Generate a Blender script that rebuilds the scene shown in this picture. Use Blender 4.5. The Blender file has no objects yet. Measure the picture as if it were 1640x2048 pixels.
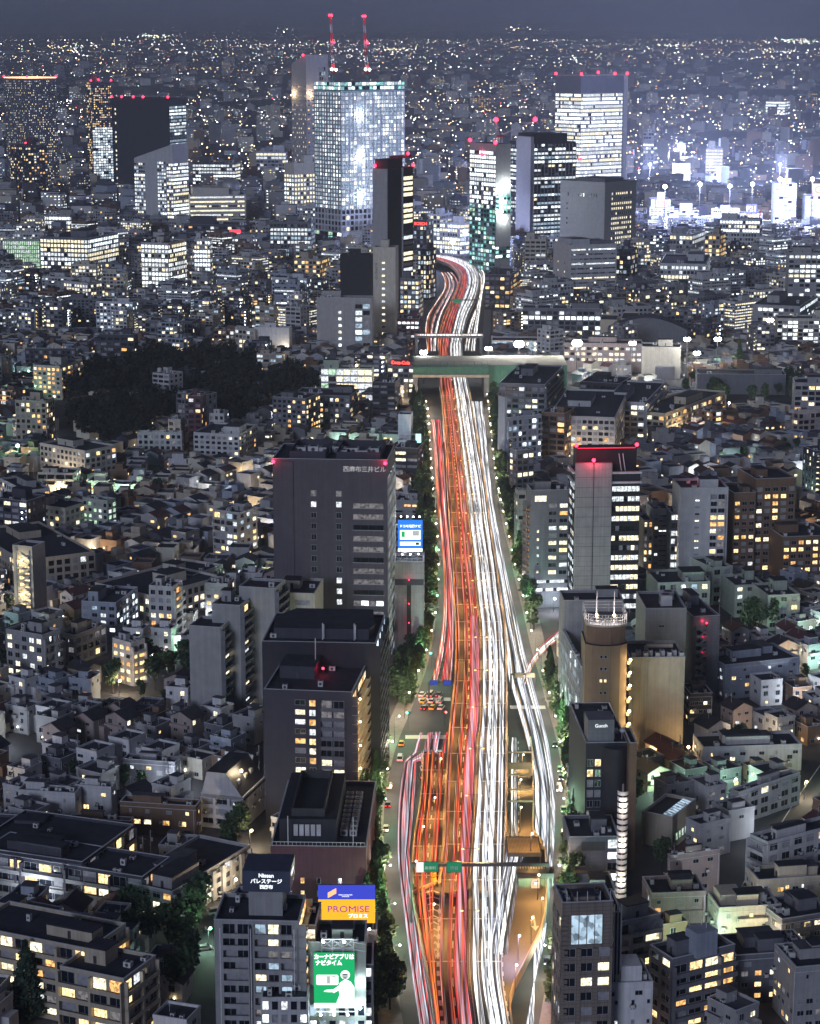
import bpy, math, random
from mathutils import Vector, Matrix
random.seed(7)
R = random.Random(11)
sc = bpy.context.scene
COL = sc.collection
rad = math.radians

# ------------------------------------------------------------------ camera
CAM_H, FPX, PITCH = 235.0, 4300.0, rad(12.44)      # observation deck, focal length in photograph pixels
cam_d = bpy.data.cameras.new('camera'); cam = bpy.data.objects.new('camera', cam_d); COL.objects.link(cam)
cam.location = (0, 0, CAM_H); cam.rotation_euler = (rad(90) - PITCH, 0, 0)
cam_d.sensor_fit = 'HORIZONTAL'; cam_d.sensor_width = 36; cam_d.lens = 36 * FPX / 1640
cam_d.clip_start = 5; cam_d.clip_end = 120000
sc.camera = cam

# ------------------------------------------------------------------ world, moonlit night sky with city glow
W = bpy.data.worlds.new('World'); sc.world = W; W.use_nodes = True
nt = W.node_tree; nt.nodes.clear()
out = nt.nodes.new('ShaderNodeOutputWorld'); add = nt.nodes.new('ShaderNodeAddShader')
b1 = nt.nodes.new('ShaderNodeBackground'); b2 = nt.nodes.new('ShaderNodeBackground')
sky = nt.nodes.new('ShaderNodeTexSky'); sky.sky_type = 'NISHITA'; sky.sun_disc = False
sky.sun_elevation = rad(9); sky.sun_rotation = rad(200); sky.altitude = 200
nt.links.new(sky.outputs[0], b1.inputs[0]); b1.inputs[1].default_value = 0.0012
tc = nt.nodes.new('ShaderNodeTexCoord'); sp = nt.nodes.new('ShaderNodeSeparateXYZ'); rp = nt.nodes.new('ShaderNodeValToRGB')
nt.links.new(tc.outputs['Generated'], sp.inputs[0]); nt.links.new(sp.outputs[2], rp.inputs[0])
e = rp.color_ramp.elements
e[0].position = 0.0; e[0].color = (0.030, 0.042, 0.100, 1)
e[1].position = 0.30; e[1].color = (0.015, 0.018, 0.034, 1)
k = e.new(0.02); k.color = (0.032, 0.039, 0.068, 1)
nt.links.new(rp.outputs[0], b2.inputs[0]); b2.inputs[1].default_value = 1.0
nt.links.new(b1.outputs[0], add.inputs[0]); nt.links.new(b2.outputs[0], add.inputs[1]); nt.links.new(add.outputs[0], out.inputs[0])
# the city's glow from behind the viewer, low and soft
sl = bpy.data.lights.new('city_glow_sun', 'SUN'); sl.energy = 0.60; sl.angle = rad(16); sl.color = (0.70, 0.78, 1.0)
so = bpy.data.objects.new('city_glow_sun', sl); COL.objects.link(so)
SUN_DIR = Vector((0.42, 1.0, -0.30)).normalized()      # travels away from the viewer
so.rotation_euler = SUN_DIR.to_track_quat('-Z', 'Y').to_euler()

sc.view_settings.view_transform = 'Standard'; sc.view_settings.look = 'None'
sc.view_settings.exposure = 0.85; sc.view_settings.gamma = 1.0; sc.view_settings.use_curve_mapping = False
sc.render.engine = 'CYCLES'
cy = sc.cycles
cy.use_denoising = True
cy.max_bounces = 4; cy.diffuse_bounces = 2; cy.glossy_bounces = 2; cy.transmission_bounces = 2; cy.transparent_max_bounces = 4
cy.volume_bounces = 0; cy.use_light_tree = True; cy.sample_clamp_indirect = 2.0; cy.sample_clamp_direct = 20.0
cy.caustics_reflective = False; cy.caustics_refractive = False

# ------------------------------------------------------------------ photograph -> world
CP, SP = math.cos(PITCH), math.sin(PITCH)
def G(u, v, z=0.0):
    """Point on the plane z seen at photograph pixel u, v."""
    t = (1024 - v) / FPX; h = z - CAM_H
    y = h * (CP + t * SP) / (t * CP - SP)
    dep = y * CP - h * SP
    return Vector(((u - 820) / FPX * dep, y, z))
def ZAT(v, y):
    t = (1024 - v) / FPX
    return CAM_H + y * (t * CP - SP) / (CP + t * SP)
def XAT(u, y, z):
    return (u - 820) / FPX * (y * CP - (z - CAM_H) * SP)
def PIX(x, y, z=0):
    h = z - CAM_H; dep = y * CP - h * SP
    return 820 + FPX * x / dep, 1024 - FPX * (y * SP + h * CP) / dep
def pxm(y, z=0):   # photograph pixels per metre
    return FPX / (y * CP - (z - CAM_H) * SP)

# ------------------------------------------------------------------ materials
MATS = {}
def principled(name):
    m = bpy.data.materials.new(name); m.use_nodes = True
    return m, m.node_tree, m.node_tree.nodes['Principled BSDF']
def mat(name, col, rough=0.8, metal=0.0, var=0.18, scale=0.35, joints=None, streak=0.0, bump=0.0):
    """painted / plastered / tiled surface: colour, blotchy wear, optional tile joints in object space"""
    if name in MATS: return MATS[name]
    m, t, p = principled(name)
    N, L = t.nodes, t.links
    p.inputs['Roughness'].default_value = rough; p.inputs['Metallic'].default_value = metal
    co = N.new('ShaderNodeTexCoord')
    nz = N.new('ShaderNodeTexNoise'); nz.inputs['Scale'].default_value = scale; nz.inputs['Detail'].default_value = 5
    L.new(co.outputs['Object'], nz.inputs['Vector'])
    mr = N.new('ShaderNodeMapRange'); mr.inputs[1].default_value = .3; mr.inputs[2].default_value = .7
    mr.inputs[3].default_value = 1 - var; mr.inputs[4].default_value = 1 + var
    L.new(nz.outputs[0], mr.inputs[0])
    last = mr.outputs[0]
    if streak:
        mp = N.new('ShaderNodeMapping'); mp.inputs['Scale'].default_value = (1.3, 1.3, .05)
        L.new(co.outputs['Object'], mp.inputs[0])
        n2 = N.new('ShaderNodeTexNoise'); n2.inputs['Scale'].default_value = 1.0; n2.inputs['Detail'].default_value = 3
        L.new(mp.outputs[0], n2.inputs['Vector'])
        m2 = N.new('ShaderNodeMapRange'); m2.inputs[1].default_value = .35; m2.inputs[2].default_value = .65
        m2.inputs[3].default_value = 1 - streak; m2.inputs[4].default_value = 1.0
        L.new(n2.outputs[0], m2.inputs[0])
        mm = N.new('ShaderNodeMath'); mm.operation = 'MULTIPLY'; L.new(last, mm.inputs[0]); L.new(m2.outputs[0], mm.inputs[1]); last = mm.outputs[0]
    if joints:
        jw, jh, dark = joints
        sx = N.new('ShaderNodeSeparateXYZ'); L.new(co.outputs['Object'], sx.inputs[0])
        def line(src, pitch, w):
            a = N.new('ShaderNodeMath'); a.operation = 'PINGPONG'; a.inputs[1].default_value = pitch / 2
            L.new(src, a.inputs[0])
            c = N.new('ShaderNodeMath'); c.operation = 'LESS_THAN'; c.inputs[1].default_value = w; L.new(a.outputs[0], c.inputs[0])
            return c.outputs[0]
        ad = N.new('ShaderNodeMath'); ad.operation = 'ADD'; L.new(sx.outputs[0], ad.inputs[0]); L.new(sx.outputs[1], ad.inputs[1])
        l1 = line(ad.outputs[0], jw, .07); l2 = line(sx.outputs[2], jh, .07)
        mx = N.new('ShaderNodeMath'); mx.operation = 'MAXIMUM'; L.new(l1, mx.inputs[0]); L.new(l2, mx.inputs[1])
        m3 = N.new('ShaderNodeMapRange'); m3.inputs[3].default_value = 1; m3.inputs[4].default_value = dark; L.new(mx.outputs[0], m3.inputs[0])
        mm = N.new('ShaderNodeMath'); mm.operation = 'MULTIPLY'; L.new(last, mm.inputs[0]); L.new(m3.outputs[0], mm.inputs[1]); last = mm.outputs[0]
    vm = N.new('ShaderNodeVectorMath'); vm.operation = 'SCALE'; vm.inputs[0].default_value = col[:3]
    L.new(last, vm.inputs['Scale']); L.new(vm.outputs[0], p.inputs['Base Color'])
    if bump:
        b = N.new('ShaderNodeBump'); b.inputs['Strength'].default_value = bump; L.new(nz.outputs[0], b.inputs['Height']); L.new(b.outputs[0], p.inputs['Normal'])
    MATS[name] = m; return m
def emis(name, col, strength, tex=None, sample=False, lo=.25):
    """something that gives off light; tex = scale of the mottling seen through a lit window"""
    if name in MATS: return MATS[name]
    m = bpy.data.materials.new(name); m.use_nodes = True; t = m.node_tree; N, L = t.nodes, t.links
    N.clear(); o = N.new('ShaderNodeOutputMaterial'); em = N.new('ShaderNodeEmission')
    em.inputs[0].default_value = (*col, 1); em.inputs[1].default_value = strength
    if tex:
        g = N.new('ShaderNodeNewGeometry'); nz = N.new('ShaderNodeTexVoronoi'); nz.inputs['Scale'].default_value = tex
        L.new(g.outputs['Position'], nz.inputs['Vector'])
        sp_ = N.new('ShaderNodeSeparateColor'); L.new(nz.outputs['Color'], sp_.inputs[0])
        n2 = N.new('ShaderNodeTexNoise'); n2.inputs['Scale'].default_value = tex * .45; L.new(g.outputs['Position'], n2.inputs['Vector'])
        a = N.new('ShaderNodeMath'); a.operation = 'ADD'; L.new(sp_.outputs[0], a.inputs[0]); L.new(n2.outputs[0], a.inputs[1])
        mr = N.new('ShaderNodeMapRange'); mr.inputs[1].default_value = .3; mr.inputs[2].default_value = 1.3
        mr.inputs[3].default_value = strength * lo * .7; mr.inputs[4].default_value = strength * 1.7
        L.new(a.outputs[0], mr.inputs[0]); L.new(mr.outputs[0], em.inputs[1])
    L.new(em.outputs[0], o.inputs[0])
    m.cycles.emission_sampling = 'FRONT' if sample else 'NONE'
    MATS[name] = m; return m
def streakmat(name, col, strength):
    """a light streak: brightness drifts along the road (world y) and from streak to streak"""
    m = emis(name, col, strength); t = m.node_tree; N, L = t.nodes, t.links; em = N['Emission'] if 'Emission' in N else [n for n in N if n.type == 'EMISSION'][0]
    g = N.new('ShaderNodeNewGeometry'); mp = N.new('ShaderNodeMapping'); mp.inputs['Scale'].default_value = (1.6, .018, .0); L.new(g.outputs['Position'], mp.inputs[0])
    nz = N.new('ShaderNodeTexNoise'); nz.inputs['Scale'].default_value = 1.0; nz.inputs['Detail'].default_value = 4; L.new(mp.outputs[0], nz.inputs['Vector'])
    mr = N.new('ShaderNodeMapRange'); mr.inputs[1].default_value = .36; mr.inputs[2].default_value = .66; mr.inputs[3].default_value = strength * .12; mr.inputs[4].default_value = strength * 1.9
    L.new(nz.outputs[0], mr.inputs[0]); L.new(mr.outputs[0], em.inputs[1]); return m
def glassmat(name, col, rough=.12):
    if name in MATS: return MATS[name]
    m, t, p = principled(name)
    p.inputs['Base Color'].default_value = (*col, 1); p.inputs['Roughness'].default_value = rough
    p.inputs['Specular IOR Level'].default_value = .9
    MATS[name] = m; return m

# window panes, by how they are lit
PANE = [glassmat('dark_glass', (.012, .016, .026)),
        emis('lit_warm', (1.0, .70, .32), .85, 1.6), emis('lit_amber', (1.0, .52, .18), .6, 1.1),
        emis('lit_white', (.88, .95, 1.0), .52, 1.6), emis('lit_bright', (.84, .95, 1.0), 1.15, .9, lo=.3),
        emis('lit_cool', (.50, .68, .85), .38, .8), emis('lit_green', (.62, .95, .66), .42, .9),
        emis('lit_cream', (1.0, .88, .60), .75, 1.6), emis('lit_dim', (.55, .52, .55), .14, 1.2),
        emis('lit_teal', (.35, .85, .80), .5, .5), mat('curtain', (.30, .30, .34), rough=.9, var=.3, scale=.8)]
PAL = {'home': ((1, 4), (2, 3), (7, 4), (3, 2), (8, 3)), 'office': ((3, 5), (4, 3), (5, 3), (7, 1)), 'room': ((3, 3), (5, 5), (8, 3), (7, 2)), 'cool': ((5, 4), (4, 3), (3, 4)),
       'teal': ((9, 2), (5, 1), (6, 1), (4, 1)), 'site': ((4, 2), (3, 1), (9, 1), (5, 1)), 'bright': ((4, 5), (3, 3), (7, 2)), 'cream': ((7, 5), (3, 2)), 'amber': ((1, 5), (2, 4), (7, 2)), 'green': ((6, 5), (3, 2)), 'mix': ((1, 2), (3, 4), (7, 3), (5, 2), (8, 2))}
PALX = {k: [i for i, n in v for _ in range(n)] for k, v in PAL.items()}

WALL = {}
def wall(name, col, **kw):
    kw.setdefault('var', .10); kw.setdefault('streak', .16)
    WALL[name] = mat('wall_' + name, col, **kw); return WALL[name]
wall('grey', (.36, .36, .38)); wall('light', (.55, .55, .58)); wall('white', (.72, .72, .75)); wall('ivory', (.58, .55, .48))
wall('beige', (.46, .40, .32)); wall('brown', (.20, .125, .085)); wall('maroon', (.12, .045, .065), joints=(1.2, .6, .8)); wall('dark', (.060, .060, .085))
wall('charcoal', (.030, .030, .045)); wall('cream', (.60, .52, .40)); wall('tile', (.22, .19, .17), joints=(1.8, .9, .6)); wall('blue', (.33, .37, .46))
wall('ochre', (.24, .17, .11)); wall('pink', (.40, .32, .31)); wall('green', (.40, .47, .40)); wall('slate', (.17, .175, .21), joints=(2.4, 1.2, .85))
wall('mitsui', (.095, .090, .115), joints=(1.6, .8, .84)); wall('panel', (.34, .34, .36), joints=(2.6, 3.8, .80)); wall('black', (.018, .018, .028))
M_ROOF = mat('roof_felt', (.032, .035, .052), rough=.9, var=.3); M_ROOF2 = mat('roof_concrete', (.085, .088, .11), rough=.9, var=.25)
M_ROOFT = mat('roof_tile', (.06, .06, .075), rough=.6, var=.2, joints=(.9, .28, .5)); M_ROOFR = mat('roof_red', (.11, .045, .05), rough=.7, var=.2)
M_TRIM = mat('trim_light', (.62, .62, .66), rough=.6); M_METAL = mat('galvanised', (.45, .46, .48), rough=.4, metal=.6)
M_STEEL = mat('steel_dark', (.08, .08, .09), rough=.5, metal=.5); M_FRAME = mat('window_frame', (.42, .43, .46), rough=.5)
M_AC = mat('air_conditioner_casing', (.62, .62, .63), rough=.5)
M_RED = emis('aviation_red', (1.0, .02, .05), 7)
M_WHITEL = emis('lamp_white', (1, .97, .90), 22); M_WARML = emis('lamp_warm', (1, .72, .36), 18); M_GREENL = emis('lamp_green', (.35, 1, .55), 14)
M_COOLL = emis('lamp_cool', (.75, .88, 1.0), 22)

# ------------------------------------------------------------------ mesh building
class MB:
    def __init__(s): s.v = []; s.f = []; s.m = []; s.mats = []
    def mi(s, m):
        if m not in s.mats: s.mats.append(m)
        return s.mats.index(m)
    def poly(s, pts, m):
        n = len(s.v); s.v.extend([tuple(p) for p in pts]); s.f.append(tuple(range(n, n + len(pts)))); s.m.append(s.mi(m))
    def box(s, x0, x1, y0, y1, z0, z1, m, bottom=True):
        n = len(s.v); k = s.mi(m)
        s.v.extend([(x0, y0, z0), (x1, y0, z0), (x1, y1, z0), (x0, y1, z0), (x0, y0, z1), (x1, y0, z1), (x1, y1, z1), (x0, y1, z1)])
        fs = [(4, 5, 6, 7), (0, 1, 5, 4), (1, 2, 6, 5), (2, 3, 7, 6), (3, 0, 4, 7)]
        if bottom: fs.append((3, 2, 1, 0))
        for q in fs: s.f.append(tuple(n + a for a in q)); s.m.append(k)
    def prism(s, poly, z0, z1, m, top=None):
        n = len(s.v); k = s.mi(m); c = len(poly)
        s.v.extend([(x, y, z0) for x, y in poly]); s.v.extend([(x, y, z1) for x, y in poly])
        for i in range(c):
            j = (i + 1) % c; s.f.append((n + i, n + j, n + c + j, n + c + i)); s.m.append(k)
        s.f.append(tuple(n + c + i for i in range(c))); s.m.append(s.mi(top) if top else k)
        s.f.append(tuple(n + i for i in reversed(range(c)))); s.m.append(k)
    def bar(s, a, b, w, m, h=None):
        """square bar between two points"""
        a, b = Vector(a), Vector(b); d = b - a
        if d.length < 1e-6: return
        d.normalize(); up = Vector((0, 0, 1)) if abs(d.z) < .95 else Vector((1, 0, 0))
        x = d.cross(up).normalized() * w / 2; y = x.cross(d).normalized() * (h or w) / 2
        n = len(s.v); k = s.mi(m)
        s.v.extend([tuple(p) for p in (a - x - y, a + x - y, a + x + y, a - x + y, b - x - y, b + x - y, b + x + y, b - x + y)])
        for q in ((0, 1, 5, 4), (1, 2, 6, 5), (2, 3, 7, 6), (3, 0, 4, 7), (0, 3, 2, 1), (4, 5, 6, 7)): s.f.append(tuple(n + i for i in q)); s.m.append(k)
    def tube(s, a, b, r0, r1, m, n=8):
        a, b = Vector(a), Vector(b); d = (b - a).normalized(); up = Vector((0, 0, 1)) if abs(d.z) < .95 else Vector((1, 0, 0))
        x = d.cross(up).normalized(); y = x.cross(d); q = len(s.v); k = s.mi(m)
        for c, r in ((a, r0), (b, r1)):
            for i in range(n):
                t = 2 * math.pi * i / n; s.v.append(tuple(c + x * math.cos(t) * r + y * math.sin(t) * r))
        for i in range(n):
            j = (i + 1) % n; s.f.append((q + i, q + j, q + n + j, q + n + i)); s.m.append(k)
        s.f.append(tuple(q + n + i for i in range(n))); s.m.append(k); s.f.append(tuple(q + i for i in reversed(range(n)))); s.m.append(k)
    def ball(s, c, r, m, nu=8, nv=6, sz=1.0):
        q = len(s.v); k = s.mi(m)
        for j in range(nv + 1):
            p = math.pi * j / nv
            for i in range(nu):
                t = 2 * math.pi * i / nu
                s.v.append((c[0] + r * math.sin(p) * math.cos(t), c[1] + r * math.sin(p) * math.sin(t), c[2] + r * sz * math.cos(p)))
        for j in range(nv):
            for i in range(nu):
                a = q + j * nu + i; b = q + j * nu + (i + 1) % nu; s.f.append((a, a + nu, b + nu, b)); s.m.append(k)
    def mesh(s, name):
        me = bpy.data.meshes.new(name); me.from_pydata(s.v, [], s.f)
        for m in s.mats: me.materials.append(m)
        if len(s.mats) > 1: me.polygons.foreach_set('material_index', s.m)
        return me
    def build(s, name, parent=None, kind=None, label=None, loc=None, rz=0):
        if not s.f: return None
        return link(name, s.mesh(name), parent, kind, label, loc, rz)
def link(name, me, parent=None, kind=None, label=None, loc=None, rz=0):
    o = bpy.data.objects.new(name, me); COL.objects.link(o)
    if parent: o.parent = parent
    if loc is not None: o.location = loc
    if rz: o.rotation_euler = (0, 0, rz)
    if kind: o['kind'] = kind
    if label: o['label'] = label
    return o
def thing(name, label, cat, loc=(0, 0, 0), rz=0, group=None):
    o = bpy.data.objects.new(name, None); COL.objects.link(o); o.location = loc; o.rotation_euler = (0, 0, rz)
    o['label'] = label; o['category'] = cat
    if group: o['group'] = group
    return o
def tag(o, label, cat, group=None):
    o['label'] = label; o['category'] = cat
    if group: o['group'] = group
    return o
def copy_tree(o, parent=None):
    c = o.copy(); COL.objects.link(c); c.parent = parent
    for ch in o.children: copy_tree(ch, c)
    return c
def lamp(loc, power, col=(1, .85, .65), r=.35, name='lamp_light', parent=None):
    l = bpy.data.lights.new(name, 'POINT'); l.energy = power; l.color = col; l.shadow_soft_size = r
    o = bpy.data.objects.new(name, l); COL.objects.link(o); o.location = loc
    if parent: o.parent = parent
    return o
def downlight(loc, power, col, parent, size=150, r=.4):
    """cut-off road luminaire"""
    l = bpy.data.lights.new('lamp_light', 'SPOT'); l.energy = power; l.color = col; l.spot_size = rad(size); l.spot_blend = .35; l.shadow_soft_size = r
    o = bpy.data.objects.new('lamp_light', l); COL.objects.link(o); o.location = loc; o.parent = parent
    return o
def text(body, size, m, parent, mtx, name='lettering', align='CENTER', ext=.03, sx=1.0, bold=0.0):
    c = bpy.data.curves.new(name, 'FONT'); c.body = body; c.size = size; c.align_x = align; c.align_y = 'CENTER'; c.extrude = ext; c.offset = bold
    c.resolution_u = 3
    t = bpy.data.objects.new(name, c); COL.objects.link(t)
    dg = bpy.context.evaluated_depsgraph_get(); me = bpy.data.meshes.new_from_object(t.evaluated_get(dg))
    bpy.data.objects.remove(t); me.materials.clear(); me.materials.append(m)
    o = bpy.data.objects.new(name, me); COL.objects.link(o); o.parent = parent
    o.matrix_local = mtx @ Matrix.Diagonal((sx, 1, 1, 1))
    return o
def facemtx(P, face='front'):
    """local matrix putting text upright on a face with outward normal -y ('front'), +x ('right') or -x ('left')"""
    Mx = Matrix(((1, 0, 0), (0, 0, -1), (0, 1, 0))).to_4x4()
    rz = {'front': 0, 'right': rad(90), 'left': rad(-90)}[face]
    return Matrix.Translation(P) @ Matrix.Rotation(rz, 4, 'Z') @ Mx
# ------------------------------------------------------------------ buildings
RESERVED = []     # (x, y, half_w, half_d, rot)
LAND = []         # (x, y, phrase) landmarks that labels refer to
WINMESH = {}
M_COPE = mat('coping_metal', (.60, .62, .68), rough=.45, var=.1)
def winmesh(w, h, pi):
    k = (round(w, 1), round(h, 1), pi)
    if k not in WINMESH:
        b = MB(); w, h = k[0], k[1]; t = .09
        b.box(-w/2, w/2, -.10, 0, 0, t, M_FRAME); b.box(-w/2, w/2, -.10, 0, h - t, h, M_FRAME)
        b.box(-w/2, -w/2 + t, -.10, 0, t, h - t, M_FRAME); b.box(w/2 - t, w/2, -.10, 0, t, h - t, M_FRAME)
        if w > 1.1: b.box(-.035, .035, -.08, 0, t, h - t, M_FRAME)
        b.poly([(-w/2 + t, -.04, t), (w/2 - t, -.04, t), (w/2 - t, -.04, h - t), (-w/2 + t, -.04, h - t)], PANE[pi])
        WINMESH[k] = b.mesh('window')
    return WINMESH[k]
class Bld:
    """a box building in its own frame: faces A front (-y), B right (+x), C back, D left"""
    def __init__(s, name, label, cat, loc, rz, w, d, h, wm, group=None, reserve=True, core=True, roof=M_ROOF, parapet=.9, wname='wall'):
        s.root = thing(name, label, cat, loc, rz, group); s.w, s.d, s.h, s.wm = w, d, h, wm
        s.wall = MB(); s.pane = MB(); s.rng = random.Random(hash((round(loc[0]), round(loc[1]))) & 0xffff); s.n_ind = 0
        s.base = MB(); s.roofm = roof; s.trim = None
        if core: s.wall.prism([(-w/2, -d/2), (w/2, -d/2), (w/2, d/2), (-w/2, d/2)], 0, h, wm, top=roof)
        if parapet:
            p, t = parapet, .3
            s.ring(-w/2, w/2, -d/2, d/2, h, h + p, t, wm)
            if wm is not WALL['black']: s.ring(-w/2 - .08, w/2 + .08, -d/2 - .08, d/2 + .08, h + p, h + p + .1, t + .14, M_COPE)
        if reserve: RESERVED.append((loc[0], loc[1], w/2 + 3, d/2 + 3, rz))
    def ring(s, x0, x1, y0, y1, z0, z1, t, m, b=None):
        b = b or s.wall
        b.box(x0, x1, y0, y0 + t, z0, z1, m, False); b.box(x0, x1, y1 - t, y1, z0, z1, m, False)
        b.box(x0, x0 + t, y0 + t, y1 - t, z0, z1, m, False); b.box(x1 - t, x1, y0 + t, y1 - t, z0, z1, m, False)
    def frame(s, f):
        w, d = s.w, s.d
        return {'A': ((-w/2, -d/2), (1, 0), (0, -1), w, 0), 'B': ((w/2, -d/2), (0, 1), (1, 0), d, rad(90)),
                'C': ((w/2, d/2), (-1, 0), (0, 1), w, rad(180)), 'D': ((-w/2, d/2), (0, -1), (-1, 0), d, rad(-90))}[f]
    def fbox(s, f, s0, s1, z0, z1, n0, n1, m, b=None):
        (ox, oy), (tx, ty), (nx, ny), L, r = s.frame(f)
        xs = [ox + tx * a + nx * n for a in (s0, s1) for n in (n0, n1)]; ys = [oy + ty * a + ny * n for a in (s0, s1) for n in (n0, n1)]
        (b or s.wall).box(min(xs), max(xs), min(ys), max(ys), z0, z1, m)
    def fpt(s, f, a, z, n=0):
        (ox, oy), (tx, ty), (nx, ny), L, r = s.frame(f)
        return (ox + tx * a + nx * n, oy + ty * a + ny * n, z)
    def fquad(s, f, s0, s1, z0, z1, n, m, b=None):
        (b or s.pane).poly([s.fpt(f, s0, z0, n), s.fpt(f, s1, z0, n), s.fpt(f, s1, z1, n), s.fpt(f, s0, z1, n)], m)
    def grid(s, f, fl=3.4, bay=3.0, pw=.8, sh=1.3, pd=.25, sd=.22, lit=.3, pal='office', z0=0, z1=None, a0=0, a1=None, m=None, ms=None, ind=False,
             rowlit=False, bal=0, dark=0, every=1, hw=None, top=None):
        """windows in a grid: piers and spandrels stand proud of the panes; bal>0 = balconies of that depth"""
        L = s.frame(f)[3]; z1 = s.h if z1 is None else z1; a1 = L if a1 is None else a1; m = m or s.wm; ms = ms or m
        if a1 - a0 < 1 or z1 - z0 < 2: return
        nc = max(1, round((a1 - a0) / bay)); nf = max(1, round((z1 - z0) / fl)); bw = (a1 - a0) / nc; fh = (z1 - z0) / nf
        rg = s.rng; pals = PALX[pal]; rz = s.frame(f)[4]
        pj = 0
        for j in range(nf):
            zb = z0 + j * fh
            rl = rg.random()
            if rowlit: p_ = .93 if rl < lit else (.55 if rl < lit + .15 else .06)
            else: p_ = lit
            rc = rg.choice(pals)
            if rowlit: i = 0; 
            for i in range(nc):
                on = rg.random() < p_
                pi = (rc if rowlit and rg.random() < .8 else rg.choice(pals)) if on else (dark if dark or rg.random() > .3 else 10)
                c0 = a0 + i * bw + pw / 2; c1 = a0 + (i + 1) * bw - pw / 2
                if ind and s.n_ind < 290:
                    s.n_ind += 1
                    link('window', winmesh(c1 - c0, fh - sh, pi), s.root, loc=s.fpt(f, (c0 + c1) / 2, zb + sh, .03), rz=rz)
                else:
                    s.fquad(f, c0, c1, zb + sh, zb + fh, .03, PANE[pi])
            if not bal and sh > 0: s.fbox(f, a0, a1, zb, zb + sh, .005, sd, ms)
            if bal:
                bb = MB() if ind else s.wall
                mm_ = s.trim or m
                def fb(*a):
                    s.fbox(f, *a, mm_, bb)
                fb(a0, a1, zb - .12, zb + .1, .01, bal); fb(a0, a1, zb + .1, zb + 1.05, bal - .12, bal - .01)
                if ind: bb.build('balcony', s.root)
                s.fbox(f, a0, a1, zb + .1, zb + min(sh, .6), .006, .1, m)
        if pw > 0.05:
            for i in range(nc + 1):
                if bal and i % every: continue
                x = a0 + i * bw; x0 = max(a0, x - pw / 2); x1 = min(a1, x + pw / 2)
                s.fbox(f, x0, x1, z0, z1, .004, (bal + .02) if bal else pd, m)
    def windows(s, f, pts, w=1.4, h=1.5, pal='home', lit=.5, ind=True):
        for a, z in pts:
            pi = s.rng.choice(PALX[pal]) if s.rng.random() < lit else s.rng.choice((0, 0, 10))
            if ind: s.n_ind += 1; link('window', winmesh(w, h, pi), s.root, loc=s.fpt(f, a, z, .03), rz=s.frame(f)[4])
            else: s.fquad(f, a - w/2, a + w/2, z, z + h, .04, PANE[pi])
    def ribbons(s, f, fl=3.8, sh=1.9, n=None, z0=0, z1=None, a0=0, a1=None, lit=.5, pal='office', mull=1.6, m=None, d=.2):
        s.grid(f, fl=fl, bay=mull, pw=.12, sh=sh, pd=d * .5, sd=d, lit=lit, pal=pal, z0=z0, z1=z1, a0=a0, a1=a1, m=m, rowlit=True)
    def stairs(s, f, a0, a1, z0, z1, fl=2.9, n=1.5, lit=True, m=None, pi=1, mlight=None):
        """open zigzag escape stair with lit landings"""
        m = m or s.wm; k = int((z1 - z0) / fl); b = MB()
        back = PANE[pi] if lit else PANE[0]
        for j in range(k):
            z = z0 + j * fl; w = a1 - a0
            s.fquad(f, a0 + .1, a1 - .1, z + .5, z + fl - .5, .05, back, b)
            s.fbox(f, a0, a0 + w * .28, z, z + 1.0, .1, n, m, b)
            s.fbox(f, a1 - w * .28, a1, z + fl / 2, z + fl / 2 + 1.0, .1, n, m, b)
            for (q0, q1, y0, y1) in ((a0 + w * .28, a1 - w * .28, z, z + fl / 2), (a1 - w * .28, a0 + w * .28, z + fl / 2, z + fl)):
                nn = n if y0 == z else n * .55
                for dz in (0.0,):
                    p = [s.fpt(f, q0, y0, nn), s.fpt(f, q1, y1, nn), s.fpt(f, q1, y1 + 1.0, nn), s.fpt(f, q0, y0 + 1.0, nn)]
                    b.poly(p, m)
                    p = [s.fpt(f, q0, y0, .1), s.fpt(f, q1, y1, .1), s.fpt(f, q1, y1, nn), s.fpt(f, q0, y0, nn)]
                    b.poly(p, m)
        s.fbox(f, a0 - .2, a0, z0, z1, .0, n, m, b); s.fbox(f, a1, a1 + .2, z0, z1, 0, n * .4, m, b)
        b.build('escape_stair', s.root)
    def rooftop(s, n=4, pent=True, tank=False, z=None, seed=None, scale=1.0):
        rg = s.rng; z = (z if z is not None else s.h); w, d = s.w, s.d; occ = []
        def place(a, b_):
            for _ in range(12):
                x = rg.uniform(-w/2 + .8 + a/2, w/2 - .8 - a/2) if w > a + 2 else 0; y = rg.uniform(-d/2 + .8 + b_/2, d/2 - .8 - b_/2) if d > b_ + 2 else 0
                if all(abs(x - q[0]) > (a + q[2]) / 2 + .2 or abs(y - q[1]) > (b_ + q[3]) / 2 + .2 for q in occ):
                    occ.append((x, y, a, b_)); return x, y
            return None
        if pent and w > 7 and d > 7:
            a, c, hh = w * rg.uniform(.25, .42), d * rg.uniform(.25, .42), rg.uniform(2.6, 4.2) * scale
            q = place(a, c)
            if q:
                b = MB(); b.box(q[0] - a/2, q[0] + a/2, q[1] - c/2, q[1] + c/2, z + .01, z + hh, s.wm)
                b.box(q[0] - a/2 - .15, q[0] + a/2 + .15, q[1] - c/2 - .15, q[1] + c/2 + .15, z + hh, z + hh + .25, s.roofm)
                b.box(q[0] - .45, q[0] + .45, q[1] - c/2 - .05, q[1] - c/2 - .002, z + .1, z + 2.1, M_STEEL)
                b.build('penthouse', s.root)
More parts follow.
